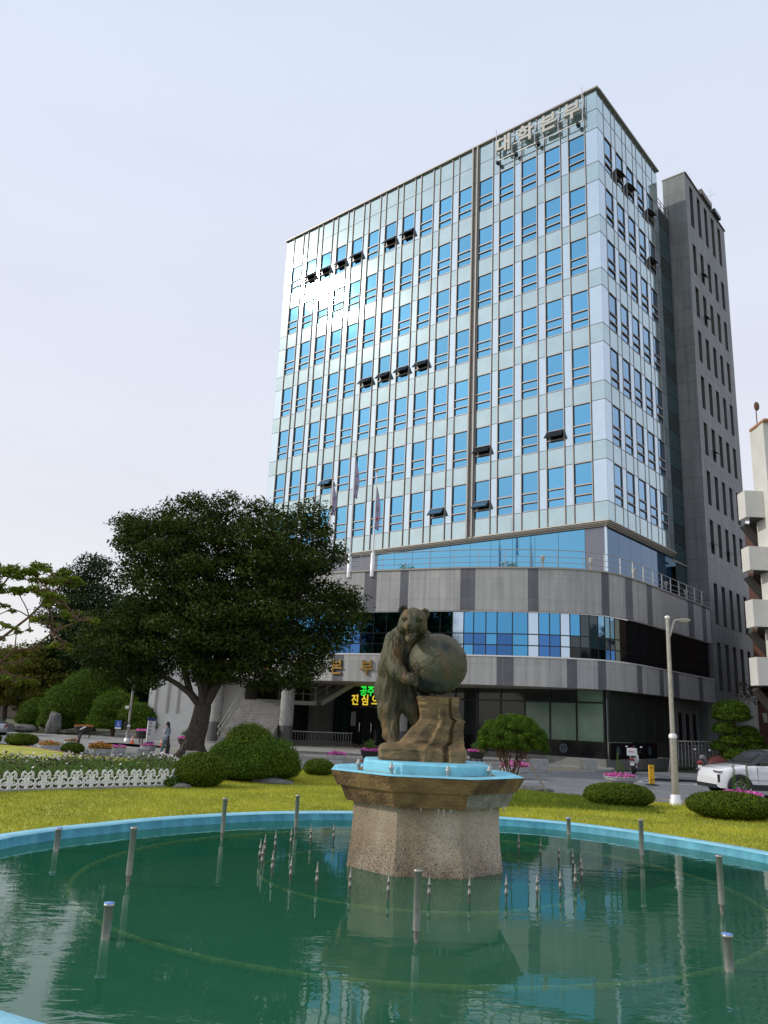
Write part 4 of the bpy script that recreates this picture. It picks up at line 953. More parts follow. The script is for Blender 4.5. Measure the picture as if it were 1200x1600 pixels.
openR = {(1, 0): 0, (2, 0): 0, (4, 0): 0, (4, 1): 0}
count = 0; rest = MB(); restf = []
for j, t in enumerate(tops):
    for k, v in enumerate(winV):
        p = Wb(0, v, t-wh); o = link('window', gR, bld, p); link('window_frame', fR, o)
        if (k, j) in openR: link('awning_sash', sR, o)
        count += 1
order = sorted(((k, j) for k in range(16) for j in range(7)), key=lambda q: (q not in openF, winU[q[0]]+abs(q[1]-6)*0.3))
for (k, j) in order:
    p = Wb(winU[k], 0, tops[j]-wh)
    if count < 100:
        o = link('window', gF, bld, p); link('window_frame', fF, o)
        if (k, j) in openF: link('awning_sash', sFp if openF[(k, j)] else sF, o)
        count += 1
    else:
        for me, in ((gF,), (fF,)):
            for pl in me.polygons:
                rest.poly([me.vertices[i].co+p for i in pl.vertices], me.materials[pl.material_index])
o = rest.build('far_windows', bld); o['kind'] = 'stuff'
# storey below the overhang: set-back glazing of the roof terrace level
mb = MB(); zt0, zt1 = 10.0, ZB-.1
segs = [(0.35, 1.75, 'purple'), (1.75, 3.6, 0), (3.6, 5.3, 0), (5.3, 7.0, 0), (7.0, 8.7, 0), (8.7, 10.4, 0), (10.4, 12.1, 0), (12.1, 13.8, 0), (13.8, 15.5, 0), (15.5, 17.2, 0), (17.2, 18.9, 0), (18.9, 24, 'purple'), (24, 31.5, 0)]
mat('spandrel_slate', (0.17, 0.18, 0.22), 0.12, 0.6)
for a, b, q in segs:
    mb.poly([Wb(a+.012, .35, zt0), Wb(b-.012, .35, zt0), Wb(b-.012, .35, zt1), Wb(a+.012, .35, zt1)], 'spandrel_slate' if q else 'window_glass')
mb.poly([Wb(0.3, .39, zt0), Wb(31.5, .39, zt0), Wb(31.5, .39, zt1), Wb(0.3, .39, zt1)], 'mullion_dark')
mb.build('terrace_glazing_front', bld)
mb = MB()
for k in range(6):
    a, b = 0.4+1.8*k, 0.4+1.8*(k+1)
    mb.poly([Wb(.35, a+.012, zt0), Wb(.35, b-.012, zt0), Wb(.35, b-.012, zt1), Wb(.35, a+.012, zt1)], mat('terrace_glass_side', (0.06, 0.14, 0.25), 0.03, 0.7))
mb.poly([Wb(.39, .36, zt0), Wb(.39, 13.3, zt0), Wb(.39, 13.3, zt1), Wb(.39, .36, zt1)], 'mullion_dark')
mb.box(Wb(.36, .36, (zt0+zt1)/2), (.12, .12, zt1-zt0), 'strip_glass', ax=(X, Y, ZZ))
mb.build('terrace_glazing_side', bld)
# dark recessed glazing between the glass block and the stone tower
mb = MB(); zs = [10.0, 11.9, 13.38]+[13.38+i*1.46 for i in range(1, 21)]
for i in range(len(zs)-1):
    for k in range(3):
        a = DEP+.02+k*0.76; b = a+0.75; m = 'dark_glass' if i < 1 else ('teal_glass' if i % 3 else 'dark_glass')
        mb.poly([Wb(0.0, a, zs[i]+.02), Wb(0.0, b, zs[i]+.02), Wb(0.0, b, min(zs[i+1], 42.6)-.02), Wb(0.0, a, min(zs[i+1], 42.6)-.02)], m)
mb.poly([Wb(0.05, DEP, 10), Wb(0.05, 13.34, 10), Wb(0.05, 13.34, 42.6), Wb(0.05, DEP, 42.6)], 'mullion_dark'); mb.poly([Wb(0, DEP, 42.6), Wb(0, 13.34, 42.6), Wb(4, 13.34, 42.6), Wb(4, DEP, 42.6)], 'concrete')
mb.box(Wb(-0.04, 11.9, 13.42), (0.08, 2.8, 0.12), 'mullion', ax=(X, Y, ZZ))
mb.build('recessed_glazing', bld)
mb = MB()
for z in (42.9, 43.25, 43.6): mb.bar(Wb(0.1, DEP+.1, z), Wb(0.1, 13.3, z), 0.04, 0.04, 'channel')
for v in (11.2, 11.9, 12.6, 13.25): mb.bar(Wb(0.1, v, 42.6), Wb(0.1, v, 43.6), 0.04, 0.04, 'channel')
mb.build('roof_railing', bld)
# ---- podium
cp = [(-12.5, 54.9), (-9, 52.5), (-5.5, 50.1), (-2.0, 47.9), (2.1, 46.0), (5, 44.78), (8.2, 43.98), (9.8, 43.78), (11.3, 43.82), (12.55, 44.15), (13.7, 44.9), (15.4, 46.55), (18.7, 50.4), (23.55, 56.12)]
def catmull(P, n):
    out = []
    Q = [P[0]]+P+[P[-1]]
    for i in range(1, len(Q)-2):
        for k in range(n):
            t = k/n; a, b, c, d = [Vector((*q, 0)) for q in Q[i-1:i+3]]
            out.append(0.5*((2*b)+(-a+c)*t+(2*a-5*b+4*c-d)*t*t+(-a+3*b-3*c+d)*t**3))
    out.append(Vector((*P[-1], 0))); return out
cv = catmull(cp, 40); arc = [0.0]
for i in range(1, len(cv)): arc.append(arc[-1]+(cv[i]-cv[i-1]).length)
def at_arc(s):
    s = max(0, min(arc[-1], s)); lo = 0
    import bisect
    i = min(len(arc)-2, max(0, bisect.bisect_right(arc, s)-1)); t = (s-arc[i])/(arc[i+1]-arc[i]+1e-9)
    p = cv[i].lerp(cv[i+1], t); d = (cv[i+1]-cv[i]).normalized(); return p, Vector((d.y, -d.x, 0))
def arc_of(x, y):
    i = min(range(len(cv)), key=lambda k: (cv[k].x-x)**2+(cv[k].y-y)**2); return arc[i]
def band(mb, s0, s1, z0, z1, m, out=0.0, st=0.45, smooth=True):
    n = max(1, int((s1-s0)/st)); rows = [[], []]; uv = [[], []]
    for i in range(n+1):
        s = s0+(s1-s0)*i/n; p, nn = at_arc(s); q = p+nn*out-BO
        rows[0].append(q+ZZ*z0); rows[1].append(q+ZZ*z1); uv[0].append((s, z0)); uv[1].append((s, z1))
    mb.grid(rows, m, smooth, uvs=uv)
# dark stripes given by plan positions of their two edges
def stripes(lst): return sorted((arc_of(*a), arc_of(*b)) for a, b in lst)
top_st = stripes([((-0.95, 47.4), (-0.19, 47.0)), ((1.16, 46.4), (1.67, 46.2)), ((4.55, 44.95), (5.38, 44.65)), ((8.27, 43.96), (8.86, 43.88)), ((12.44, 44.1), (12.95, 44.35)), ((14.12, 45.3), (14.75, 45.9)), ((16.1, 47.3), (16.6, 47.9)), ((20.6, 52.6), (21.3, 53.5)), ((22.4, 54.7), (23.0, 55.5)), ((-6.0, 50.4), (-5.3, 50.0))])
low_st = stripes([((6.6, 44.35), (7.5, 44.15)), ((10.35, 43.78), (10.9, 43.8)), ((12.1, 43.95), (12.6, 44.2)), ((14.9, 46.05), (15.35, 46.5)), ((17.0, 48.4), (17.4, 48.9)), ((18.5, 50.2), (19.1, 50.9)), ((21.5, 53.7), (22.0, 54.3)), ((-4.6, 49.5), (-4.0, 49.1)), ((-2.6, 48.3), (-2.0, 47.9))])
def clad(name, z0, z1, sts, out=0.0):
    mb = MB(); s = 0.0
    for a, b in sts: band(mb, s, a, z0, z1, 'granite_light', out); band(mb, a, b, z0, z1, 'granite_dark', out); s = b
    band(mb, s, arc[-1], z0, z1, 'granite_light', out); mb.build(name, bld)
ZPT, ZB1, ZB2, ZS = 10.22, 7.80, 5.26, 3.71
clad('upper_granite_band', ZB1, ZPT, top_st); clad('lower_granite_band', ZS, ZB2, low_st)
mb = MB()
band(mb, 0, arc[-1], ZPT+.0, ZPT+0.09, 'channel', 0.06)
for z, o0, o1 in ((ZPT+.09, 0.06, -0.5), (ZPT, 0.06, 0.0)):
    rows = [[], []]
    for i in range(0, len(cv)):
        p, nn = at_arc(arc[i]); rows[0].append(p+nn*o0-BO+ZZ*z); rows[1].append(p+nn*o1-BO+ZZ*z)
    mb.grid(rows, 'channel', True)
rows = [[], []]
for i in range(len(cv)):
    p, nn = at_arc(arc[i]); rows[0].append(p-nn*0.5-BO+ZZ*(ZPT+.09)); rows[1].append(p-nn*0.5-BO+ZZ*9.9)
mb.grid(rows, 'channel', True); mb.build('parapet_coping', bld)
mb = MB(); c0 = Wb(10, 6, 9.9)
for i in range(0, len(cv)-1, 4):
    j = min(i+4, len(cv)-1); mb.poly([cv[i]-BO+ZZ*9.9, cv[j]-BO+ZZ*9.9, c0], 'concrete')
mb.poly([cv[0]-BO+ZZ*9.9, c0, Wb(33, 6, 9.9)], 'concrete'); mb.build('terrace_floor', bld)
mb = MB()
band(mb, 0, arc[-1], ZB1-.06, ZB1, 'channel', 0.02); band(mb, 0, arc[-1], ZB2, ZB2+.07, 'white_tube', 0.03)
for z, m_ in ((ZB1, 'granite_light'), (ZB2+.07, 'channel')):
    rows = [[], []]
    for i in range(len(cv)):
        p, nn = at_arc(arc[i]); rows[0].append(p+nn*0.03-BO+ZZ*z); rows[1].append(p-nn*0.2-BO+ZZ*z)
    mb.grid(rows, m_, True)
mb.build('ribbon_sills', bld)
# ribbon windows: each bay a part with three panes
sA = arc_of(-9, 52.5); s_end = arc[-1]-0.6
widths = []; s = sA; i = 0
mat('ribbon_blue', (0.09, 0.33, 0.60), 0.03, 1.0, objvar=0.06); mat('ribbon_blue_low', (0.06, 0.17, 0.42), 0.04, 1.0, objvar=0.2)
mat('ribbon_white', (0.52, 0.66, 0.82), 0.12, 0.85); mat('ribbon_dark', (0.02, 0.045, 0.055), 0.03, 0.2, spec=0.8, objvar=0.3); mat('ribbon_reflect_dark', (0.006, 0.008, 0.010), 0.05, 0.0, spec=0.45)  # dark tints: reflected dark surroundings put into the glass colour of the curved end
mat('ribbon_blind', (0.20, 0.24, 0.19), 0.3)
sW1 = (arc_of(8.25, 43.97)); 
def bay(s0, s1, top, mid, low):
    mb = MB(); fr = MB(); g = 0.02; o = -0.10
    for z0, z1, m_ in ((6.56, ZB1-.06, top), (5.94, 6.50, mid), (ZB2+.08, 5.88, low)): band(mb, s0+g, s1-g, z0, z1, m_, o, st=0.5, smooth=True)
    w_ = mb.build('ribbon_window', bld)
    for z in (6.53, 5.91): band(fr, s0, s1, z-.03, z+.03, 'sash_dark', o+0.01)
    for ss in (s0,): band(fr, ss-.03, ss+.03, ZB2+.07, ZB1-.05, 'sash_dark', o+0.015)
    band(fr, s0, s1, ZB2+.07, ZB1-.05, 'mullion_dark', o-0.02)
    fr.build('frame', w_)
# bay edges read from the photograph (plan x of each mullion), left to right
xs = [-9, -7.9, -6.8, -5.7, -4.6, -3.5, -2.6, -1.75, -1.05, -0.3, 0.45, 1.2, 1.95, 2.7, 3.45, 4.15, 4.75, 5.3, 5.95, 6.6, 7.45, 8.28, 8.86, 9.44, 10.02, 10.58, 11.15, 11.70, 12.22, 12.66, 13.02, 13.35, 13.72]
kinds = []
for i in range(len(xs)-1):
    x = (xs[i]+xs[i+1])/2
    if 4.15 < x < 4.75 or 8.28 < x < 8.86 or 10.02 < x < 10.58: k = ('ribbon_white',)*3
    elif 13.35 < x < 13.9: k = ('ribbon_blind',)*3
    elif 12.22 < x < 13.35: k = ('window_glass_side', 'ribbon_dark', 'ribbon_blue_low')
    elif x > 11.15: k = ('ribbon_dark', 'ribbon_dark', 'ribbon_reflect_dark')
    elif x > 10.58: k = ('ribbon_blue', 'ribbon_dark', 'ribbon_reflect_dark')
    else: k = ('ribbon_blue', 'ribbon_blue' if i % 3 == 0 or x > 7.3 and x < 8.3 else 'ribbon_blue_low', 'ribbon_blue_low' if i % 4 else 'ribbon_blue')
    y0 = min(cv, key=lambda c: abs(c.x-xs[i])).y; y1 = min(cv, key=lambda c: abs(c.x-xs[i+1])).y
    bay(arc_of(xs[i], y0), arc_of(xs[i+1], y1), *k)
s = arc_of(13.72, min(cv, key=lambda c: abs(c.x-13.72)).y); n_ = 12; st_ = (s_end-s)/n_
for k in range(n_): bay(s+k*st_, s+(k+1)*st_, 'ribbon_reflect_dark', 'ribbon_reflect_dark', 'ribbon_reflect_dark')
mb = MB(); band(mb, s_end, arc[-1], ZB2, ZB1, 'granite_dark', 0.0); band(mb, 0, sA, ZB2, ZB1, 'granite_light', 0.0); mb.build('ribbon_end_wall', bld)
# soffit and ground floor glazing running parallel to the tower
G0 = Vector((12.62, 44.42, 0)); GL = 22.4
mb = MB(); Gend = G0+U*GL
for i in range(0, len(cv)-1, 4):
    j = min(i+4, len(cv)-1); mb.poly([cv[i]-BO+ZZ*ZS, cv[j]-BO+ZZ*ZS, Wb(8, 8, ZS)], 'soffit_metal')
mb.poly([cv[0]-BO+ZZ*ZS, Wb(8, 8, ZS), Wb(40, 8, ZS)], 'soffit_metal'); mb.build('podium_soffit', bld)
def Gp(t, o, z): return G0+U*t-V_*o+ZZ*z-BO
tt = [0.12, 1.75, 3.4, 5.05, 6.7, 8.35, 10.0, 11.65, 13.1, 14.5]
zs_, zm, zp = 0.95, 3.02, 0.07
for i in range(len(tt)-1):
    mb = MB(); m_ = 'blind_glass' if i < 3 else ('ground_glass')
    for z0, z1, mm_ in ((zs_, zm-.05, m_), (zm+.05, ZS-.02, 'blind_glass' if i < 1 else 'ground_glass')): mb.poly([Gp(tt[i]+.05, 0, z0), Gp(tt[i+1]-.05, 0, z0), Gp(tt[i+1]-.05, 0, z1), Gp(tt[i]+.05, 0, z1)], mm_)
    w_ = mb.build('ground_floor_window', bld); fr = MB()
    fr.box(Gp(tt[i], -0.02, (zs_+ZS)/2), (0.09, 0.14, ZS-zs_), 'sash_dark', ax=(X, Y, ZZ)); fr.box(Gp((tt[i]+tt[i+1])/2, -0.015, zm), (1.55, 0.12, 0.10), 'sash_dark', ax=(X, Y, ZZ)); fr.build('frame', w_)
mb = MB(); mb.poly([Gp(0, -0.06, -.4), Gp(14.5, -0.06, -.4), Gp(14.5, -0.06, ZS), Gp(0, -0.06, ZS)], 'black_matte')
for i in range(len(tt)-1): mb.box(Gp((tt[i]+tt[i+1])/2, 0.03, (zs_+zp)/2), (tt[i+1]-tt[i]-0.012, 0.10, zs_-zp), 'black_gloss', ax=(X, Y, ZZ))
mb.box(Gp(0.06, 0.035, (zs_+zp)/2), (0.10, 0.11, zs_-zp), 'black_gloss', ax=(X, Y, ZZ))
mb.build('black_stone_dado', bld)
def emblem(c, dx, out):
    mb = MB(); n = 28; r = 0.24
    def disc(r0, r1, o, m):
        for k in range(n):
            a, b = 2*math.pi*k/n, 2*math.pi*(k+1)/n
            P = [c+out*o+(dx*math.cos(a)+ZZ*math.sin(a))*r0, c+out*o+(dx*math.cos(b)+ZZ*math.sin(b))*r0, c+out*o+(dx*math.cos(b)+ZZ*math.sin(b))*r1, c+out*o+(dx*math.cos(a)+ZZ*math.sin(a))*r1]
            mb.poly(P if r0 > 0 else P[1:], m)
    disc(0.215, 0.24, 0.012, 'emblem_blue'); disc(0.165, 0.185, 0.012, 'emblem_blue')
    for k in range(12):
        a = 2*math.pi*k/12; mb.box(c+out*0.012+(dx*math.cos(a)+ZZ*math.sin(a))*0.20, (0.02, 0.008, 0.02), 'emblem_blue', ax=(dx, out, ZZ))
    for w_, z in ((0.20, -0.09), (0.14, -0.02)): mb.box(c+out*0.012+ZZ*z, (w_, 0.01, 0.025), 'emblem_blue', ax=(dx, out, ZZ))
    for s_ in (-1, 1):
        mb.box(c+out*0.012+dx*0.05*s_+ZZ*-0.055, (0.02, 0.01, 0.06), 'emblem_blue', ax=(dx, out, ZZ)); mb.bar(c+out*0.012+dx*0.13*s_+ZZ*-0.0, c+out*0.012+ZZ*0.11, 0.02, 0.01, 'emblem_blue', up=out)
    mb.box(c+out*0.012+ZZ*0.03, (0.03, 0.01, 0.07), 'emblem_blue', ax=(dx, out, ZZ))
    mb.build('emblem', bld)
emblem(Gp(2.55, 0.085, 0.50), U, -V_)
# low stone plinth wall in front
mb = MB(); 
def quad_wall(a, b, z0, z1, m, th=0.25, uvs=1):
    a, b = Vector(a), Vector(b); d = (b-a).normalized(); c = (a+b)/2; mb.box((c.x-BO.x, c.y-BO.y, (z0+z1)/2), ((b-a).length, th, z1-z0), m, ax=(d, Vector((-d.y, d.x, 0)), ZZ))
quad_wall(G0-V_*0.35, G0-V_*0.35+U*10.5, -0.5, 0.07, 'stone_plinth', 0.35); quad_wall(G0-V_*0.53+Vector((0.0, 0, 0)), G0-V_*0.53+V_*12.6+Vector((0.30, -.2, 0)), -0.5, 0.068, 'stone_plinth', 0.34)
mb.build('plinth_wall', bld)
# ground floor wall round the corner, parallel to the side face
Vd = (Vector((23.6, 56.3, 0))-Vector((13.0, 44.0, 0))).normalized(); Hn = Vector((Vd.y, -Vd.x, 0)); H0 = Vector((12.68, 44.34, 0))
def Hp(t, o, z): return H0+Vd*t+Hn*o+ZZ*z-BO
mb = MB(); mb.poly([Hp(0, 0, zs_), Hp(9.6, 0, zs_), Hp(9.6, 0, ZS), Hp(0, 0, ZS)], 'black_matte')
for k in range(6): mb.poly([Hp(k*1.6+.04, .03, zs_), Hp(k*1.6+1.56, .03, zs_), Hp(k*1.6+1.56, .03, ZS), Hp(k*1.6+.04, .03, ZS)], 'ground_glass'); mb.box(Hp(k*1.6, 0.03, 2.3), (0.07, 0.10, 2.7), 'plastic_black', ax=(Vd, Hn, ZZ))
mb.build('side_glazing', bld)
mb = MB()
for k in range(4): mb.box(Hp(k*1.6+.8, 0.06, .5), (1.58, 0.12, .88), 'black_gloss', ax=(Vd, Hn, ZZ))
mb.build('side_dado', bld); emblem(Hp(0.9, 0.13, 0.5), Vd, Hn); emblem(Hp(5.2, 0.13, 0.5), Vd, Hn)
mb = MB(); mb.box(Hp(11.9, -0.15, 1.6), (4.6, 0.3, 4.3), 'stone_tower', ax=(Vd, Hn, ZZ)); mb.build('side_stone_wall', bld)
for k in range(3):
    mb = MB(); mb.box(Hp(10.6+k*1.3, 0.012, 1.85), (0.5, 0.06, 2.0), 'ribbon_reflect_dark', ax=(Vd, Hn, ZZ)); w_ = mb.build('slot_window', bld); mb = MB(); mb.box(Hp(10.6+k*1.3, 0.05, 0.83), (0.62, 0.12, 0.05), 'channel', ax=(Vd, Hn, ZZ)); mb.build('sill', w_)
# entrance: doors, sign box and the deep dark recess
mb = MB(); t0, t1 = 14.5, 20.4
mb.poly([Gp(t0, -.1, -.3), Gp(t1, -.1, -.3), Gp(t1, -.1, ZS), Gp(t0, -.1, ZS)], 'black_matte'); mb.build('entrance_back_wall', bld)
for k in range(4):
    a = 14.6+k*1.05; mb = MB(); mb.poly([Gp(a+.04, 0.02, -.12), Gp(a+1.0, 0.02, -.12), Gp(a+1.0, 0.02, 2.3), Gp(a+.04, 0.02, 2.3)], 'ground_glass'); w_ = mb.build('entrance_door', bld)
    mb = MB(); mb.box(Gp(a, 0.04, 1.05), (0.07, 0.10, 2.5), 'sash_dark', ax=(X, Y, ZZ)); mb.box(Gp(a+.5, 0.04, 2.36), (1.0, 0.10, 0.08), 'channel', ax=(X, Y, ZZ)); mb.box(Gp(a+.52, 0.03, -.16), (0.98, 0.1, 0.12), 'channel', ax=(X, Y, ZZ)); mb.build('door_frame', w_)
    mb = MB(); mb.bar(Gp(a+.12, 0.09, .7), Gp(a+.12, 0.09, 1.3), 0.03, 0.03, 'chrome'); mb.build('handle', w_)
mb = MB(); mb.poly([Gp(18.9, 0.02, -.2), Gp(20.3, 0.02, -.2), Gp(20.3, 0.02, ZS-.1), Gp(18.9, 0.02, ZS-.1)], 'teal_glass')
for a in (18.85, 19.6, 20.3): mb.box(Gp(a, 0.02, 1.7), (0.08, 0.12, 3.9), 'sash_dark', ax=(X, Y, ZZ))
mb.box(Gp(19.6, 0.04, .5), (1.4, 0.03, 0.03), 'channel', ax=(X, Y, ZZ)); mb.box(Gp(18.5, 0.045, 1.55), (0.45, 0.015, .95), 'paper', ax=(X, Y, ZZ)); mb.build('entrance_side_light', bld)
led = thing('display_board', 'black electronic board with green and yellow lit Korean letters above the entrance doors', 'display', (0, 0, 0))
mb = MB(); mb.box(Gp(16.6, 0.35, 3.02)+BO, (4.6, 0.4, 1.30), 'black_matte', ax=(X, Y, ZZ)); mb.build('board', led)
def text_mesh(body, size, m, extrude=0.01, bold=0.0):
    cu = bpy.data.curves.new('txt', 'FONT'); cu.body = body; cu.size = size; cu.extrude = extrude; cu.align_x = 'CENTER'; cu.align_y = 'CENTER'; cu.offset = bold; cu.resolution_u = 3
    ob = bpy.data.objects.new('txt', cu); COL.objects.link(ob); dg = bpy.context.evaluated_depsgraph_get(); dg.update()
    me = bpy.data.meshes.new_from_object(ob.evaluated_get(dg)); bpy.data.objects.remove(ob); bpy.data.curves.remove(cu)
    me.materials.clear(); me.materials.append(M(m)); return me
def place_text(name, body, size, m, P, right, up, parent=None, extrude=0.01, bold=0.0):
    me = text_mesh(body, size, m, extrude, bold); Nn = right.cross(up)
    mt = Matrix((( *[right.x, up.x, Nn.x], P.x), (*[right.y, up.y, Nn.y], P.y), (*[right.z, up.z, Nn.z], P.z), (0, 0, 0, 1)))
    me.transform(mt); me.name = name; return link(name, me, parent)
place_text('green_letters', '공주', 0.70, 'led_green', Gp(16.9, 0.56, 3.36)+BO, -U, ZZ, led, 0.01, 0.012)
place_text('yellow_letters', '진 심 으 로', 0.76, 'led_yellow', Gp(16.6, 0.56, 2.76)+BO, -U, ZZ, led, 0.01, 0.014)
# gold letters on the lower band
for ch, (x, y) in zip('대학본부', ((-7.6, 51.5), (-5.1, 49.85), (-2.5, 48.25), (-0.95, 47.38))):
    pass
for ch, x in zip('대학본부', (-7.1, -4.75, -2.40, -0.55)):
    s = arc_of(x, min(cv, key=lambda c: abs(c.x-x)).y); p, nn = at_arc(s); rt = Vector((-nn.y, nn.x, 0))
    place_text('gold_letter', ch, 0.95, 'gold', p+nn*0.07-BO+ZZ*4.46, rt, ZZ, bld, 0.05, 0.016)
# rooftop sign on its tube frame
for ch, u in zip('대학본부', (7.37, 5.46, 3.54, 1.66)):
    place_text('roof_letter', ch, 1.50, 'sign_grey', Wb(u, -0.50, 44.42), -U, ZZ, bld, 0.10, 0.045)
mb = MB()
for z in (43.42, 44.25, 45.0): mb.bar(Wb(0.95, -0.36, z), Wb(8.15, -0.36, z), 0.06, 0.06, 'white_tube')
for u in (0.95, 2.3, 2.88, 4.2, 4.8, 6.1, 6.75, 8.15): mb.bar(Wb(u, -0.34, 43.40), Wb(u, -0.34, 46.3 if u in (.95, 8.15) else 45.1), 0.06, 0.06, 'white_tube')
for u in (1.3, 4.5, 6.4, 8.0): mb.box(Wb(u, -0.3, 43.30), (0.22, 0.3, 0.2), 'sash_dark', ax=(X, Y, ZZ))
for u in (0.95, 4.2, 8.15): mb.bar(Wb(u, 0, 44.25), Wb(u, -0.4, 44.25), 0.05, 0.05, 'white_tube')
mb.build('sign_frame', bld)
# terrace railing along the curve
mb = MB(); s0 = arc_of(-4, 49.1)
n_ = int((arc[-1]-s0)/0.5)
for z in (10.62, 10.95, 11.35):
    pts = []
    for i in range(n_+1): p, nn = at_arc(s0+(arc[-1]-s0)*i/n_); pts.append(p-nn*0.2-BO+ZZ*z)
    mb.tube(pts, 0.018 if z < 11.3 else 0.025, 'stainless', n=6)
k = 0; s = s0
while s < arc[-1]:
    p, nn = at_arc(s); mb.bar(p-nn*0.2-BO+ZZ*10.25, p-nn*0.2-BO+ZZ*11.37, 0.06 if p.x > 12 else 0.03, 0.03, 'white_tube' if p.x > 12 else 'stainless'); s += 1.5
mb.build('terrace_railing', bld)
for s in (arc_of(9.1, 43.85), arc_of(12.0, 43.95), arc_of(15.4, 46.5), arc_of(18.7, 50.4), arc_of(21.0, 53.1)):
    p, nn = at_arc(s); mb = MB(); mb.lathe([(0.05, 0), (0.05, 0.42), (0.11, 0.45), (0.13, 0.72), (0.10, 0.74)], 'concrete_white', (p.x-nn.x*.32-BO.x, p.y-nn.y*.32-BO.y, 10.3), n=12); mb.build('vent_pipe', bld)
for i, x in enumerate((1.2, 7.1)):
    q = min(cv, key=lambda c: abs(c.x-x)); t = thing('terrace_shrub', ('small green shrub peeping over the terrace edge near the flagpoles', 'low green shrub peeping over the terrace edge above the blue ribbon windows')[i], 'shrub', (q.x+.2, q.y+.9, 9.9)); link('foliage', clump_leaves('foliage', [(0, 0, .5, .5, .4, .38), (.35, 0, .45, .3, .3, .3)], 160, .10, 'leaf_box'), t)
# column, stairs, railings under the left end of the podium
for i, (x, y) in enumerate(((-5.45, 50.6), (1.55, 49.0), (-10.5, 54.0))):
    mb = MB(); mb.lathe([(0.42, -.25), (0.42, 1.0)], 'stone_plinth', (x-BO.x, y-BO.y, 0), n=28); mb.lathe([(0.425, 1.0), (0.425, 3.8)], 'concrete', (x-BO.x, y-BO.y, 0), n=28); mb.lathe([(0.428, .98), (0.428, 1.01)], 'channel', (x-BO.x, y-BO.y, 0), n=28); mb.build('round_column', bld)
mb = MB(); n_ = 17; sb = Vector((-9.3, 48.6, -.33)); dr = Vector((0.13, 0.99, 0)).normalized(); sd_ = Vector((dr.y, -dr.x, 0)); wdt = 3.1
for i in range(n_):
    a = sb+dr*(0.3*i); h = 0.165*(i+1)
    mb.box((a+dr*(5.1-0.3*i)/2+sd_*wdt/2+ZZ*(h-0.0825)-BO), (wdt, 5.1-0.3*i, 0.165), 'stair_stone', ax=(sd_, dr, ZZ))
mb.build('grand_staircase', bld)
mb = MB()
for s_ in (0.05, wdt-0.05):
    for z in (0.55, 0.95): mb.bar(sb+sd_*s_+ZZ*(z+.1)-BO, sb+dr*5.0+sd_*s_+ZZ*(z+2.8)-BO, 0.04, 0.04, 'stainless')
    for k in range(5): q = sb+dr*(0.3+1.15*k)+sd_*s_+ZZ*(0.2+0.63*k); mb.bar(q-BO, q+ZZ*1.0-BO, 0.04, 0.04, 'stainless')
mb.build('stair_railing', bld)
mb = MB()
mb.box(Vector((-5.9, 55.0, 2.42))-BO, (4.0, 2.2, 0.25), 'concrete_white'); 
a, b = Vector((-4.0, 55.3, 2.42)), Vector((-1.4, 56.6, 4.2)); mb.bar(a-BO, b-BO, 1.8, 0.30, 'concrete_white'); a2, b2 = Vector((-8.0, 54.4, 0.9)), Vector((-5.9, 54.8, 2.42)); mb.bar(a2-BO, b2-BO, 1.4, 0.3, 'concrete_white')
mb.build('upper_flight', bld)
mb = MB()
for z in (0.5, 0.95):
    mb.bar(Vector((-6.4, 53.95, 2.5+z))-BO, Vector((-4.0, 53.95, 2.5+z))-BO, 0.04, 0.04, 'stainless'); mb.bar(Vector((-4.0, 54.3, 2.5+z))-BO, Vector((-1.5, 55.7, 4.3+z))-BO, 0.04, 0.04, 'stainless')
for x in (-6.4, -5.6, -4.8, -4.0): mb.bar(Vector((x, 53.95, 2.5))-BO, Vector((x, 53.95, 3.5))-BO, 0.04, 0.04, 'stainless')
for k in range(4): q = Vector((-4.0+.7*k, 54.3+.4*k, 2.5+.5*k)); mb.bar(q-BO, q+ZZ-BO, 0.04, 0.04, 'stainless')
mb.build('landing_railing', bld)
mb = MB(); 
for k in range(24): mb.bar(Vector((-5.4+0.17*k, 53.0+.05*k, -.2))-BO, Vector((-5.4+0.17*k, 53.0+.05*k, .62))-BO, 0.025, 0.025, 'stainless_dull')
mb.bar(Vector((-5.5, 53.0, .62))-BO, Vector((-1.4, 54.2, .62))-BO, 0.05, 0.05, 'stainless_dull'); mb.bar(Vector((-5.5, 53.0, -.1))-BO, Vector((-1.4, 54.2, -.1))-BO, 0.1, 0.35, 'stone_plinth'); mb.build('recess_railing', bld)
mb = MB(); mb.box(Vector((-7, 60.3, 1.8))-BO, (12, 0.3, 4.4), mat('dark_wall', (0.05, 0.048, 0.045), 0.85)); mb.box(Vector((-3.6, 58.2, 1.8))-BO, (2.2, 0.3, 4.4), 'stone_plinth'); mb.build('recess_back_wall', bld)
# pale granite wing at the far left end of the podium
wing = MB(); wing.box(Vector((-12.0, 58.2, 3.6))-BO, (6.4, 7.0, 8.2), 'white_wall')
for x in (-14.7, -13.9, -13.2, -11.8, -10.6): wing.box(Vector((x, 54.66, 3.6))-BO, (0.14, 0.1, 4.4), 'channel')
wing.build('pale_wing', bld)
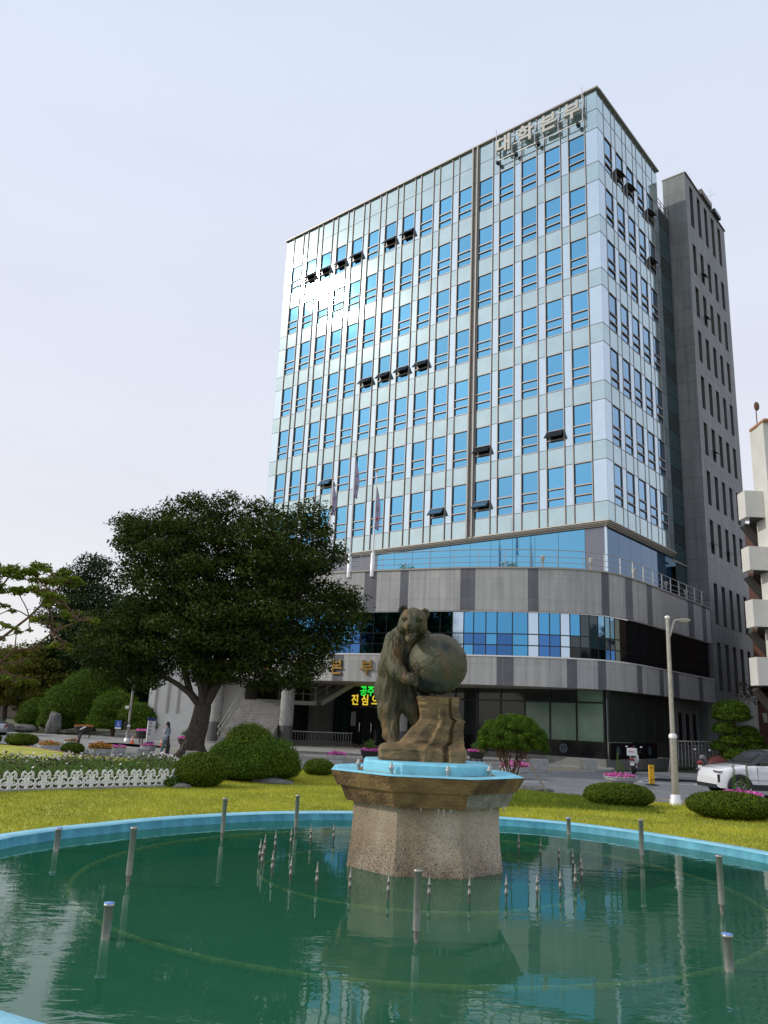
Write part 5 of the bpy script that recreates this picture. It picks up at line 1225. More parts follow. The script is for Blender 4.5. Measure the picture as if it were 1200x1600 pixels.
# ------------------------------------------------------------------ stone stair tower behind
st = thing('stone_tower', 'tall dark grey granite tower with five columns of slot windows behind the glass block', 'building', (13.8, 47, 0))
v0, v1, u0, u1 = 13.34, 23.5, -1.50, 9.0; zt = 46.55
mb = MB()
def wallq(P, L, z0, z1, holes, m):
    """flat wall with rectangular holes: (s0,s1,z0,z1), cut as a grid"""
    ss = sorted({0, L} | {h[0] for h in holes} | {h[1] for h in holes}); zz = sorted({z0, z1} | {h[2] for h in holes} | {h[3] for h in holes})
    for i in range(len(ss)-1):
        for j in range(len(zz)-1):
            cs, cz = (ss[i]+ss[i+1])/2, (zz[j]+zz[j+1])/2
            if any(h[0] < cs < h[1] and h[2] < cz < h[3] for h in holes): continue
            mb.poly([P(ss[i], zz[j]), P(ss[i+1], zz[j]), P(ss[i+1], zz[j+1]), P(ss[i], zz[j+1])], m, uv=[(ss[i], zz[j]), (ss[i+1], zz[j]), (ss[i+1], zz[j+1]), (ss[i], zz[j+1])])
wz = [(42.1, 45.9), (37.75, 40.45), (33.85, 36.55), (29.95, 32.65), (26.0, 28.75), (22.2, 24.85), (18.25, 20.95), (14.5, 17.1), (9.3, 12.3), (4.6, 8.0)]
wv = [1.00+1.78*k for k in range(5)]
holes = [(v, v+0.78, a, b) for v in wv for a, b in wz]
wallq(lambda s, z: Wb(u0, v0+s, z), v1-v0, -0.5, zt, holes, 'stone_tower')
wallq(lambda s, z: Wb(u0+s, v0, z), 1.85, 42.6, zt, [], 'stone_tower'); wallq(lambda s, z: Wb(u0+s, v0, z), 1.5, -0.5, 42.6, [], 'stone_tower')
mb.poly([Wb(u0, v1, -.5), Wb(u1, v1, -.5), Wb(u1, v1, zt), Wb(u0, v1, zt)], 'stone_tower'); mb.poly([Wb(.35, v0, 42.6), Wb(.35, v0+5, 42.6), Wb(.35, v0+5, zt), Wb(.35, v0, zt)], 'stone_tower'); mb.poly([Wb(u0, v0, zt), Wb(.35, v0, zt), Wb(.35, v0+5, zt), Wb(u1, v0+5, zt), Wb(u1, v1, zt), Wb(u0, v1, zt)], 'stone_tower')
mb.poly([Wb(1.5, v0+4, 42.6), Wb(9, v0+4, 42.6), Wb(9, v0+4, 45.4), Wb(1.5, v0+4, 45.4)], 'white_wall')
for v in wv:
    for a, b in wz:
        r = 0.32; P = lambda s, d, z: Wb(u0+d, v0+s, z)
        mb.poly([P(v, 0, a), P(v, r, a), P(v, r, b), P(v, 0, b)], 'stone_tower'); mb.poly([P(v+.78, 0, a), P(v+.78, 0, b), P(v+.78, r, b), P(v+.78, r, a)], 'stone_tower')
        mb.poly([P(v, 0, b), P(v, r, b), P(v+.78, r, b), P(v+.78, 0, b)], 'stone_tower'); mb.poly([P(v, 0, a), P(v+.78, 0, a), P(v+.78, r, a), P(v, r, a)], 'stone_tower')
mb.build('stone_walls', st)
mb = MB(); mb.box(Wb(-1.5+.92, v0+.06, zt+.04), (1.95, .2, .1), 'channel', ax=(X, Y, ZZ)); mb.box(Wb(u0+.02, (v0+v1)/2+.1, zt+.045), (.22, v1-v0, .1), 'mullion_dark', ax=(X, Y, ZZ))
mb.box(Wb(u0+.1, v0+5.0, zt+.35), (.6, 2.6, .5), 'mullion_dark', ax=(X, Y, ZZ)); mb.box(Wb(u0+.1, v0+7.6, zt+.25), (.8, 1.6, .35), 'sash_dark', ax=(X, Y, ZZ)); mb.build('roof_edge', st)
mb = MB(); mb.tube([Wb(-1.2, v0+7.9, zt), Wb(-1.2, v0+7.9, zt+3.4)], [0.03, 0.008], 'stainless_dull', n=6); mb.bar(Wb(-1.6, v0+7.9, zt+2.6), Wb(-.8, v0+7.9, zt+2.6), .02, .02, 'stainless_dull'); mb.build('antenna', st)
mbs = {}
for (a, b) in wz:
    for k, v in enumerate(wv):
        h = round(b-a, 2)
        if h not in mbs:
            g = MB(); dx, out = V_, -U
            g.poly([dx*.02-out*.26, dx*.76-out*.26, dx*.76-out*.26+ZZ*h, dx*.02-out*.26+ZZ*h], 'teal_glass')
            f_ = MB()
            for zz_ in (h*.28, h*.52): f_.box(dx*.39-out*.24+ZZ*zz_, (.74, .06, .07), 'mullion', ax=(dx, out, ZZ))
            f_.box(dx*.06-out*.24+ZZ*h/2, (.05, .06, h), 'sash_dark', ax=(dx, out, ZZ)); f_.box(dx*.72-out*.24+ZZ*h/2, (.05, .06, h), 'sash_dark', ax=(dx, out, ZZ))
            mbs[h] = (g.mesh('slot_window'), f_.mesh('slot_frame'))
        o = link('slot_window', mbs[h][0], st, Wb(u0, v0+v, a)); link('slot_frame', mbs[h][1], o)
        if (k, round(a, 1)) in ((1, 22.2), (0, 14.5), (2, 14.5), (1, 37.8), (1, 33.9), (1, 33.8), (2, 33.8)):
            g = MB(); g.box(V_*.39+(-U)*.12+ZZ*.75, (.74, .5, .04), 'sash_dark', ax=(V_, (-U*.8-ZZ*.6).normalized(), (ZZ*.8-U*.6).normalized())); g.build('open_sash', o)
# ------------------------------------------------------------------ white balconied building at the right edge
wb = thing('balcony_building', 'white building with jutting balconies and brick walls cut by the right edge', 'building', (21, 42, 0))
WO = Vector((21, 42, 0))
mb = MB(); mb.box(Vector((25.9, 41.5, 8.6))-WO, (10.0, 0.5, 20.0), 'white_wall'); mb.box(Vector((21.15, 42.3, 8.9))-WO, (0.45, 1.2, 19.4), 'white_wall'); mb.build('end_wall', wb)
mb = MB(); mb.box(Vector((26.0, 41.9, 18.66))-WO, (10.3, 1.8, 0.12), mat('terracotta', (0.45, 0.22, 0.12), 0.7)); mb.build('roof_trim', wb)
mb = MB(); mb.box(Vector((39.6, 54.0, 6.0))-WO, (20.0, 15.0, 13.0), 'red_brick'); mb.box(Vector((24.7, 46.3, 6.6))-WO, (5.0, 1.6, 15.0), 'red_brick'); mb.build('brick_wall', wb)
for (a, b) in ((13.25, 14.75), (10.3, 11.6), (7.25, 8.7), (4.2, 5.65)):
    mb = MB(); mb.box(Vector((20.75, 42.3, (a+b)/2))-WO, (1.75, 0.9, b-a), 'white_wall'); mb.box(Vector((22.9, 44.2, (a+b)/2))-WO, (1.6, 3.0, b-a), 'white_wall'); q = mb.build('balcony', wb)
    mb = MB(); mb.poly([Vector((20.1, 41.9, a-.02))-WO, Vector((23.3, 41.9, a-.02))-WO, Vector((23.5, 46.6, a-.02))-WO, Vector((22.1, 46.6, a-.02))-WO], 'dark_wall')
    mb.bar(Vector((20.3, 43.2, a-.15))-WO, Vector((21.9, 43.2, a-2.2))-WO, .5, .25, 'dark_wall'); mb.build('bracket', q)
for z in (16.5, 12.5, 9.4, 6.4):
    mb = MB(); mb.box(Vector((22.3, 41.22, z))-WO, (0.8, 0.08, 1.3), 'dark_glass'); mb.build('window', wb)
mb = MB(); mb.tube([Vector((20.95, 42.0, 18.7))-WO, Vector((20.95, 42.0, 19.6))-WO], .03, 'bark_red', n=6); mb.ell(Vector((21.0, 42, 19.85))-WO, (.16, .08, .28), 'bark_red'); mb.build('roof_lamp', wb)
# ------------------------------------------------------------------ trees and shrubs
random.seed(11)
# big zelkova before the building
env = [(-9.0, 38, 8.6, 3.1, 3.2, 2.9), (-5.4, 38, 8.6, 3.1, 3.0, 2.6), (-7.2, 38, 5.6, 4.9, 3.4, 2.5), (-3.5, 38, 6.4, 2.5, 2.4, 1.9), (-11.6, 38.4, 4.6, 2.4, 2.4, 1.7), (-11.7, 38, 9.7, 1.4, 1.5, 1.2), (-10.6, 38, 7.6, 1.5, 1.8, 1.4), (-8.7, 38, 11.0, 2.0, 1.8, .9), (-4.5, 38, 10.7, 1.6, 1.5, .9), (-12.7, 38.6, 4.2, 1.5, 1.8, 1.0), (-5.2, 37.5, 3.9, 2.6, 2.2, .9)]
cl = fill_env(env, 1.12, 9000, (0.72, 1.12), 0.55)
cl += [(-12.7, 38, 10.6, .5, .5, .35), (-12.2, 38, 10.0, .7, .6, .5), (-9.4, 38, 11.7, .7, .7, .45), (-7.8, 38, 11.9, .8, .8, .4), (-6.2, 38, 11.6, .8, .8, .45), (-3.3, 38, 10.7, .7, .7, .5), (-2.2, 38, 9.2, .7, .7, .5), (-1.6, 38, 7.0, .7, .7, .6), (-1.7, 38, 5.4, .7, .7, .5), (-10.6, 37.6, 2.9, .9, .8, .4)]
tree('zelkova_tree', 'big dense dark green broadleaf tree with forked grey trunk in front of the building', 'tree', (-8.3, 38.0, -0.45), (-8.0, 38.0, 1.9), 0.48,
     [((-11.6, 38.3, 7.0), .20), ((-9.6, 38.6, 9.6), .24), ((-8.0, 37.6, 10.3), .24), ((-6.0, 38.4, 9.8), .26), ((-3.6, 38, 7.8), .24), ((-12.3, 37.6, 4.6), .16), ((-5.0, 36.8, 6.0), .17), ((-9.0, 36.4, 6.5), .18), ((-7.2, 39.8, 7.6), .2)],
     cl, 'leaf_dark', 'bark_grey', 62, 0.17, up=0.3, shell=0.35, twig_r=.03)
# tall dark tree behind it on the left
KF = 1.30
def far(q): return (q[0]*KF, q[1]*KF, 1.7+(q[2]-1.7)*KF)+tuple(v*KF for v in q[3:])
env = [far(q) for q in [(-18.2, 50, 9.3, 1.5, 1.6, 1.6), (-18.6, 50, 6.8, 2.3, 2.4, 2.0), (-17.6, 50, 4.6, 3.2, 2.8, 2.0), (-15.2, 50.5, 5.0, 2.4, 2.4, 2.4), (-15.6, 50, 7.2, 1.6, 1.8, 1.2), (-17.0, 50, 3.0, 3.2, 2.4, 1.3)]]
cl = fill_env(env, 1.5, 7000, (1.0, 1.5), 0.6)
tree('dark_tree', 'tall dark tree with a ragged top left of the big broadleaf tree', 'tree', (-22.6, 65.6, -0.4), (-22.5, 65.6, 3.4), 0.3,
     [(far((-18.3, 50.2, 9.4)), .24), (far((-16, 50.6, 7.6)), .2), (far((-19.6, 50, 6.6)), .18), (far((-15, 50.2, 5.2)), .18)], cl, 'leaf_deep', 'bark_grey', 34, 0.24, up=0.3, shell=0.35, twig_r=.04)
# layered maple with reddish limbs at the left edge
mc = []
for (x, z, r) in ((-11.6, 5.2, .9), (-10.8, 5.35, .7), (-10.1, 5.3, .7), (-9.4, 5.2, .6), (-8.8, 5.05, .5), (-11.9, 4.6, .8), (-11.0, 4.75, .6), (-9.7, 4.75, .6), (-9.1, 4.5, .5), (-12.2, 3.9, .8), (-11.4, 4.0, .6), (-10.5, 4.2, .35), (-8.7, 4.15, .4), (-9.1, 3.85, .35), (-11.6, 3.2, .7), (-10.9, 3.35, .45), (-12.4, 2.9, .7), (-10.1, 2.75, .4), (-9.6, 2.2, .35), (-10.9, 2.7, .4), (-8.1, 3.95, .35), (-8.5, 3.2, .25), (-12.8, 5.3, .9), (-13.4, 4.4, .9), (-13.6, 3.4, .9), (-12.4, 2.0, .5), (-9.9, 3.6, .3)):
    for q in range(6):
        rr = r*random.uniform(.28, .5); mc.append((x+random.uniform(-.75, .75)*r, 22+random.uniform(-1.0, 1.0), z+random.uniform(-.32, .30)*r, rr, rr*.8, rr*random.uniform(.3, .55)))
tree('maple_tree', 'airy light green tree with long reddish limbs reaching in from the left edge', 'tree', (-12.6, 22.2, 0.0), (-12.2, 22.2, 1.0), 0.17,
     [((-9.0, 22.3, 5.0), .075), ((-8.2, 21.8, 3.9), .06), ((-10.6, 22.4, 5.1), .08), ((-12.0, 22, 4.9), .08), ((-10.4, 21.5, 3.3), .05), ((-13.6, 22.2, 4.4), .07)], mc, 'leaf_maple', 'bark_red', 400, 0.105, up=0.45, shell=0.1, twig_r=.009)
# yellowing broadleaf trees behind the parked car
for i, (bx, by, env, lm, lb) in enumerate((
    (-25.5, 62, [(-26.2, 62, 3.9, 2.3, 2.2, 1.9), (-24.6, 62, 3.2, 2.4, 2.0, 1.5)], 'leaf_yellow', 'yellowing leafy tree standing behind the parked silver car'),
    (-29.8, 66, [(-29.8, 66, 3.8, 3.0, 2.6, 1.9), (-29, 66, 2.6, 3, 2, 1.4)], 'leaf_yellow', 'yellow green tree at the far left edge under the brown building'),
    (-22.6, 66, [(-23.0, 66, 4.6, 1.1, 1.2, 2.2), (-22.4, 66, 3.0, 1.8, 1.5, 1.6)], 'leaf_deep', 'narrow dark tree behind the rounded pines'),
    (-17.0, 64, [(-17, 64, 5.6, 3.6, 2.6, 4.0), (-14.5, 63, 4.6, 3.2, 2.4, 4.4)], 'leaf_deep', 'dark bushy evergreen filling the gap left of the pale granite wing'),
    (-35.5, 72, [(-36.5, 72, 3.2, 4.0, 3, 2.4)], 'leaf_deep', 'distant dark tree beyond the left edge of the road'))):
    cl = fill_env(env, 1.2, 3000, (0.8, 1.2), 0.6)
    tree('background_tree', lb, 'tree', (bx, by, -0.4), (bx+.1, by, 2.2), 0.2, [((e[0], e[1], e[2]+e[5]*.5), .1) for e in env], cl, lm, 'bark_grey', 26, 0.26, group='background trees on the left', shell=0.3, twig_r=.03)
# bare-looking brownish tree at the right edge
env = [(24.8, 45.5, 4.3, 3.3, 1.5, 1.3), (22.0, 45.5, 4.0, 1.5, 1.0, .6)]
cl = fill_env(env, 0.85, 3000, (0.45, 0.8), 0.45)
tree('brown_tree', 'thin dark brownish tree behind the cloud pruned pine at the right edge', 'tree', (24.9, 45.6, -0.3), (24.6, 45.6, 2.2), 0.11, [((22.6, 45.5, 4.2), .05), ((24.6, 45.4, 4.8), .06), ((26.6, 45.6, 4.4), .05)], cl, 'leaf_brown', 'bark_grey', 30, 0.14, up=0.3, shell=0.2, twig_r=.012)
# trees out of frame on the right and behind the camera side: unseen, added for the reflections
for i, (bx, by, s_) in enumerate(((33, 24, 1.0), (38, 34, 1.1), (30, 10, .9))):
    env = [(bx, by, 6.5*s_, 4.2*s_, 4.2*s_, 3.8*s_)]
    cl = fill_env(env, 1.9, 1500, (1.3, 1.8), 0.7)
    tree('reflection_tree', ('unseen leafy tree added for reflections, far out on the right of the forecourt nearest the pool', 'unseen leafy tree added for reflections, far out on the right beside the car park', 'unseen leafy tree added for reflections, on the right lawn level with the pool')[i], 'tree', (bx, by, -.3), (bx, by, 3.0), .3, [((bx+1, by, 7), .15), ((bx-1, by+1, 7), .15)], cl, 'leaf_deep', 'bark_grey', 9, 0.5, shell=0.4)
# rounded cloud pines on the far bank
def cloud_pine(name, label, x, y, z, domes, group, per=340, size=.17, bark='bark_red', trunk_h=1.0, lump=.10):
    t = thing(name, label, 'pruned pine', (x, y, z), group=group)
    mb = MB(); hh = max(d[2]+d[5]*.3 for d in domes)
    mb.tube(limb_path((0, 0, -.1), (domes[0][0]*.3, 0, hh), 0.0, 5, .03), taper(.16, .05, 5), bark, n=8)
    for d in domes: mb.tube(limb_path((0, 0, min(trunk_h, d[2]*.6)), (d[0], d[1], d[2]+d[5]*.3), .1, 4, .03), taper(.08, .03, 4), bark, n=6)
    mb.build('trunk', t)
    for i, d in enumerate(domes):
        core, lm = bush_mesh_parts(d[3], d[4], d[5], per, size, 'leaf_pine', lump, seed=x+i*1.7, zc=.28, needle=True)
        o = link('foliage_pad', lm, t, (d[0], d[1], d[2])); core.build('inner_core', o)
    return t
cloud_pine('rounded_pine', 'largest rounded pine on the far bank, bright green with stacked domes', -20.6, 58.5, -.36, [(0.2, 0, 2.4, 1.9, 1.5, 2.1), (-1.1, -.4, 1.0, 1.9, 1.5, 2.4), (-1.7, -.6, .3, 1.3, 1.2, 1.5), (0.9, 0, 1.6, 1.7, 1.3, 2.1), (0.6, -.5, .5, 1.4, 1.0, 1.6)], 'rounded pines on the far bank')
cloud_pine('rounded_pine', 'dark dome shaped pine on a thin trunk behind the silver car', -24.4, 59.5, -.36, [(0, 0, .75, 1.3, 1.0, 1.6), (-.5, -.3, .5, .9, .8, 1.1), (0.55, -.2, .45, .8, .7, 1.0)], 'rounded pines on the far bank')
cloud_pine('rounded_pine', 'middle sized rounded pine beside the blue disabled parking sign', -17.9, 56.5, -.36, [(0, 0, 1.3, 1.5, 1.2, 1.7), (-.6, -.2, .5, 1.2, 1.0, 1.3), (.6, -.2, .5, 1.1, 1.0, 1.2)], 'rounded pines on the far bank')
cloud_pine('rounded_pine', 'smallest rounded pine just left of the street lamp by the information pillar', -15.8, 55.0, -.36, [(0, 0, 1.1, 1.3, 1.0, 1.2), (.4, -.2, .6, 1.0, .9, .9)], 'rounded pines on the far bank')
# cloud-pruned pine at right
cloud_pine('cloud_pruned_pine', 'tall cloud pruned pine of stacked flat green pads behind the white car', 19.7, 44.6, -.35,
   [(-.15, 0, 2.70, .96, .85, 1.10), (-.6, -.1, 2.05, .66, .5, .58), (.62, -.1, 2.02, .52, .45, .46), (-.3, -.2, 1.50, .68, .5, .50), (.85, -.1, 1.62, .58, .5, .52), (-.95, -.1, 1.15, .46, .4, .50), (.95, -.15, 1.10, .64, .5, .60), (-.15, -.3, .80, .76, .55, .56), (-.8, -.2, .45, .50, .4, .52), (1.2, -.3, .40, 1.0, .7, .75), (.35, -.5, .12, .45, .4, .42), (-.3, -.3, .15, .55, .4, .45)], None, per=420, size=.17, lump=.13)
bush('low_shrub', 'low rounded green shrub behind the cloud pruned pine beside the parked cars', 22.2, 45.4, -.3, 1.3, .9, 1.1, 260, .09, 'leaf_pine', seed=3)
# clipped bushes on the lawn
bush('clipped_bush', 'clipped low green dome bush left of the silver lamp post', 5.62, 18.95, 0, .76, .62, .50, 3200, .036, seed=1, lump=.035, group='clipped dome bushes on the right lawn')
bush('clipped_bush', 'clipped wide green dome bush right of the lamp post, in front of the white car', 7.45, 17.3, 0, .86, .70, .53, 3200, .036, seed=2, lump=.035, group='clipped dome bushes on the right lawn')
bush('clipped_bush', 'small clipped ball bush alone on the lawn left of the pedestal', -1.55, 24.1, 0, .44, .42, .46, 2400, .04, seed=5, lump=.04)
t = thing('mounded_pine', 'large mounded dark green pine bush in front of the forked tree trunk', 'bush', (-3.05, 21.4, 0))
for i, d in enumerate(((0, 0.1, 0.0, 1.14, 1.0, 1.10), (-.18, .1, .55, .62, .6, .84), (-.55, -.25, .25, .60, .55, .70), (.35, -.3, .15, .70, .55, .66), (-.1, -.55, .08, .75, .5, .55), (.75, 0, .1, .42, .5, .72))):
    core, lm = bush_mesh_parts(d[3], d[4], d[5], 1500, .075, 'leaf_box' if i % 2 else 'leaf_pine', .07, seed=i*2.3, zc=.35, needle=True); o = link('foliage_mound', lm, t, (d[0], d[1], d[2])); core.build('inner_core', o)
bush('round_shrub', 'round dark clipped shrub at the right end of the white scroll fence', -3.92, 19.05, 0, .60, .55, .74, 2400, .042, seed=9, lump=.05)
bush('spiky_plant', 'tuft of strappy green leaves at the foot of the round shrub by the fence', -4.45, 18.7, 0, .22, .2, .2, 900, .10, 'leaf_bright', seed=4, needle=True)
def stone(label, x, y, z, r, seed, parent=None):
    mb = MB(); rows = []
    for i in range(13):
        ph = math.pi*i/12-math.pi/2; row = []
        for j in range(20):
            d = Vector((math.cos(ph)*math.cos(.314159*j), math.cos(ph)*math.sin(.314159*j), math.sin(ph))); k = 1+.28*mnoise.noise(d*1.7+Vector((seed, 0, 0)))+.08*mnoise.noise(d*6)
            row.append((d.x*r[0]*k, d.y*r[1]*k, d.z*r[2]*k))
        rows.append(row)
    mb.grid(rows, 'rock_grey', True, close_u=True); o = mb.build('rock', None, (x, y, z)); _tag(o, label, 'rock', 'garden rocks'); return o
stone('flat grey rock lying under the mounded pine bush', -2.5, 20.75, 0.03, (.55, .28, .11), 1); stone('small grey rock beside the tuft at the fence end', -4.2, 18.55, .02, (.2, .14, .08), 4)
stone('upright pointed grey rock between the dark pine and the largest rounded pine', -21.9, 56.3, .2, (.50, .4, .95), 2); stone('low pale rock slab left of the upright rock on the far bank', -24.2, 56.9, -.1, (.9, .4, .28), 7)
stone('heap of small stones at the foot of the multi stemmed pine', 4.3, 22.2, .03, (.5, .3, .09), 8)
# multi-stemmed pine with support props
t = thing('multi_stem_pine', 'umbrella shaped pine on many thin stems with wooden props on the lawn', 'pruned pine', (3.9, 23.3, 0))
mb = MB(); random.seed(5)
for k in range(11):
    a = random.uniform(0, 6.28); r = random.uniform(.3, .8); e = Vector((r*math.cos(a), r*.8*math.sin(a), 1.0+random.uniform(0, .35)))
    mb.tube(limb_path((random.uniform(-.12, .12), random.uniform(-.1, .1), -.05), e, .12, 5, .03), taper(.028, .012, 5), 'bark_red', n=6)
    for q in range(2): mb.tube([e*.6, e*.75+Vector((random.uniform(-.1, .1), 0, .15)), e+Vector((random.uniform(-.35, .35), random.uniform(-.3, .3), .2))], [.014, .01, .006], 'bark_red', n=5)
mb.build('stems', t)
dm = [(0, 0, .98, .86, .75, .95), (.0, 0, .86, .95, .8, .55)]
random.seed(3); Cp = []
for k in range(190):
    a = random.uniform(0, 6.28); ph = math.asin(random.uniform(-.12, 1)); rr = random.uniform(.93, 1.02)
    Cp.append((.93*math.cos(ph)*math.cos(a)*rr+.04, .82*math.cos(ph)*math.sin(a)*rr, 1.12+.80*math.sin(ph)*rr, .135, .135, .105))
Cp += [(.95, -.1, 1.02, .16, .15, .13), (-.8, 0, .95, .16, .15, .1)]
link('crown', clump_leaves('crown', Cp, 1300, .062, 'leaf_pine', up=.35, aspect=.2, shell=.3), t)
mb = MB(); rows = []
for i in range(9):
    ph = -0.15+(math.pi/2+.15)*i/8; rows.append([(.80*math.cos(ph)*math.cos(.2618*j), .70*math.cos(ph)*math.sin(.2618*j), 1.12+.68*math.sin(ph)) for j in range(24)])
mb.grid(rows, 'bush_core', True, close_u=True); mb.poly([r for r in rows[0]][::-1], 'bush_core'); mb.build('inner_core', t)  # solid dark dome added inside the crown to close it to view
for i, (a, b) in enumerate((((4.52, 21.4, 0), (4.05, 23.1, 1.15)), ((3.25, 22.3, 0), (3.75, 23.1, .9)), ((3.5, 22.0, 0), (3.85, 23.1, .85)))):
    mb = MB(); mb.tube([Vector(a), Vector(b)], .022, mat('prop_wood', (.12, .09, .075), .8), n=8); o = mb.build('support_prop')
    _tag(o, ('long slanted wooden prop leaning right from the multi stemmed pine', 'short wooden prop on the far left under the multi stemmed pine', 'short wooden prop second from the left under the multi stemmed pine')[i], 'support pole', 'props under the multi stemmed pine')
# bushes and planters along the left road
for i, (x, y, r) in enumerate(((-15.6, 33.2, .62), (-14.15, 33.3, .62), (-12.55, 34.6, .45))):
    bush('road_bush', ('clipped dark bush cut by the left edge beside the road', 'clipped dark bush behind the ribbed white planter at the left', 'small clipped dark bush between the two ribbed planters')[i], x, y, -.02 if i < 2 else -.35, r, .5, .48, 1200, .06, seed=20+i, lump=.05, group='clipped bushes along the left road')
def flowers_mesh(name, pts, size, m, per=1):
    C = np.array(pts); n = len(C); N = np.tile([0, -.5, 1.0], (n, 1)); 
    return leaves(C, N, size, [m], rng.random(n), up=.55, aspect=1.0, name=name)
def planter(label, x, y, z, r, h, mflower, density=220, foot=True, group='ribbed white bowl planters along the left road', sprig=0, fh=.16):
    t = thing('bowl_planter', label, 'planter', (x, y, z), group=group)
    mb = MB(); n = 40; rows = []
    for rr, zz_ in (((r*.42, 0), (r*.45, .04), (r*.36, h*.22), (r*.40, h*.30)) if foot else ((r*.7, 0), (r*.72, .02)))+((r*.78, h*.42), (r*.93, h*.62), (r, h*.93), (r*1.04, h*.94), (r*1.04, h), (r*.93, h), (r*.90, h*.85)):
        rows.append([((rr*(1-.022*(k % 2 if .4*h < zz_ < .93*h else 0)))*math.cos(2*math.pi*k/n), (rr*(1-.022*(k % 2 if .4*h < zz_ < .93*h else 0)))*math.sin(2*math.pi*k/n), zz_) for k in range(n)])
    mb.grid(rows, 'urn_grey', False, close_u=True); mb.poly(rows[-1], 'soil'); mb.build('bowl', t)
    P = [];  rg = random.Random(int(abs(x)*100))
    for k in range(density):
        a = rg.uniform(0, 6.28); q = r*1.02*math.sqrt(rg.random()); P.append((q*math.cos(a), q*math.sin(a), h+rg.uniform(.0, fh)*(1.1-q/r*.6)))
    link('leaves', flowers_mesh('leaves', [(p[0]*.95, p[1]*.95, p[2]-.05) for p in P], .09, 'leaf_box'), t); link('flowers', flowers_mesh('flowers', P, .075, mflower), t)
    if sprig:
        for k in range(sprig):
            o_ = [(0.02*rg.uniform(-1, 1)+.25*(k-.5*(sprig-1))*.8, 0.02*rg.uniform(-1, 1), h+.1+j*.055, .10*(1-.07*j) if j > 1 else .05, .10, .06) for j in range(int((.42+.45*(k % 2 == 0))/.055))]
            link('sprig', clump_leaves('sprig', o_, 700, .05, 'leaf_bright', up=.2, aspect=.25, shell=.1), t)
    return t
planter('ribbed white footed planter with red flowers, leftmost on the left road', -12.6, 32.2, ZR, .42, .56, 'flower_rust', 150, fh=.2)
planter('ribbed white footed planter with sparse rusty flowers beyond the small dark bush', -13.7, 37.6, ZR, .34, .50, 'flower_rust', 60)
planter('ribbed white planter full of rusty orange flowers beside the leaning black post', -11.2, 34.0, ZR, .46, .42, 'flower_rust', 420, foot=False, fh=.3)
planter('plain white planter with pink flowers behind the rusty flowered one', -10.9, 35.4, ZR, .33, .42, 'flower_pink', 60, foot=False)
planter('pale planter with a few pink flowers next to the walking person', -10.5, 38.6, ZR, .36, .40, 'flower_pink', 60, foot=False)
planter('white planter of pink flowers on the plaza left of the pedestal', -1.6, 36.6, ZP, .42, .36, 'flower_pink', 260, foot=False, group='white planters with pink flowers', fh=.18)
planter('white planter of bright pink flowers behind the multi stemmed pine', 5.8, 33.8, ZR, .58, .46, 'flower_pink', 420, foot=False, group='white planters with pink flowers', fh=.28)
planter('pink flowered planter with two green sprigs behind the clipped bush left of the lamp post', 9.7, 32.4, ZR, .62, .34, 'flower_pink', 300, foot=False, group='white planters with pink flowers', sprig=2, fh=.16)
planter('pink flowered planter with tall green sprigs in front of the white car', 11.2, 25.2, ZR, .58, .36, 'flower_pink', 420, foot=False, group='white planters with pink flowers', sprig=3, fh=.18)
def cauldron(label, x, y, z, r, fl, sprout):
    t = thing('cauldron_planter', label, 'planter', (x, y, z), group='dark cauldron planters on legs')
    q = r/.62; mb = MB(); mb.lathe([(r*.45, .30*q), (r*.75, .36*q), (r*.92, .52*q), (r*.98, .72*q), (r*1.06, .74*q), (r*1.06, .78*q), (r*.95, .78*q)], 'cauldron', n=28); mb.build('bowl', t)
    for k in range(3):
        a = 2*math.pi*k/3+.5; mb = MB(); mb.tube([(r*.6*math.cos(a), r*.6*math.sin(a), .40*r/.62), (r*.78*math.cos(a), r*.78*math.sin(a), .22*r/.62), (r*.66*math.cos(a), r*.66*math.sin(a), .0)], [.055, .04, .035], 'cauldron', n=8); mb.build('leg', t)
    rg = random.Random(int(x*37)); P = []
    H_ = .78*r/.62
    for k in range(230): a = rg.uniform(0, 6.28); q = r*1.02*math.sqrt(rg.random()); P.append((q*math.cos(a), q*math.sin(a), H_+rg.uniform(0, .10)))
    link('flowers', flowers_mesh('flowers', P, .08, fl), t)
    if sprout: link('green_plant', clump_leaves('green_plant', [(0, 0, H_+.2, .26, .24, .22), (.06, 0, H_+.38, .17, .17, .15), (-.1, 0, H_+.28, .2, .18, .15)], 340, .09, 'leaf_bright', up=.2, aspect=.3, shell=.1), t)
cauldron('dark cauldron planter with pink rim flowers and a leafy plant right of the walking person', -9.85, 43.3, ZP, .42, 'flower_pink', True)
cauldron('dark cauldron planter of pink flowers by the entrance, left of the bear', -.15, 38.0, ZP, .43, 'flower_pink', True)
cauldron('dark cauldron planter of pink flowers just right of the rock plinth', 5.3, 42.3, ZP, .45, 'flower_pink', True)
cauldron('dark cauldron planter with reddish flowers beside the information pillar', -13.2, 47.6, -.33, .55, 'flower_pink', False)
cauldron('large black bowl planter on the far pavement in front of the rounded pines', -18.2, 51.6, -.35, .56, 'flower_rust', False)
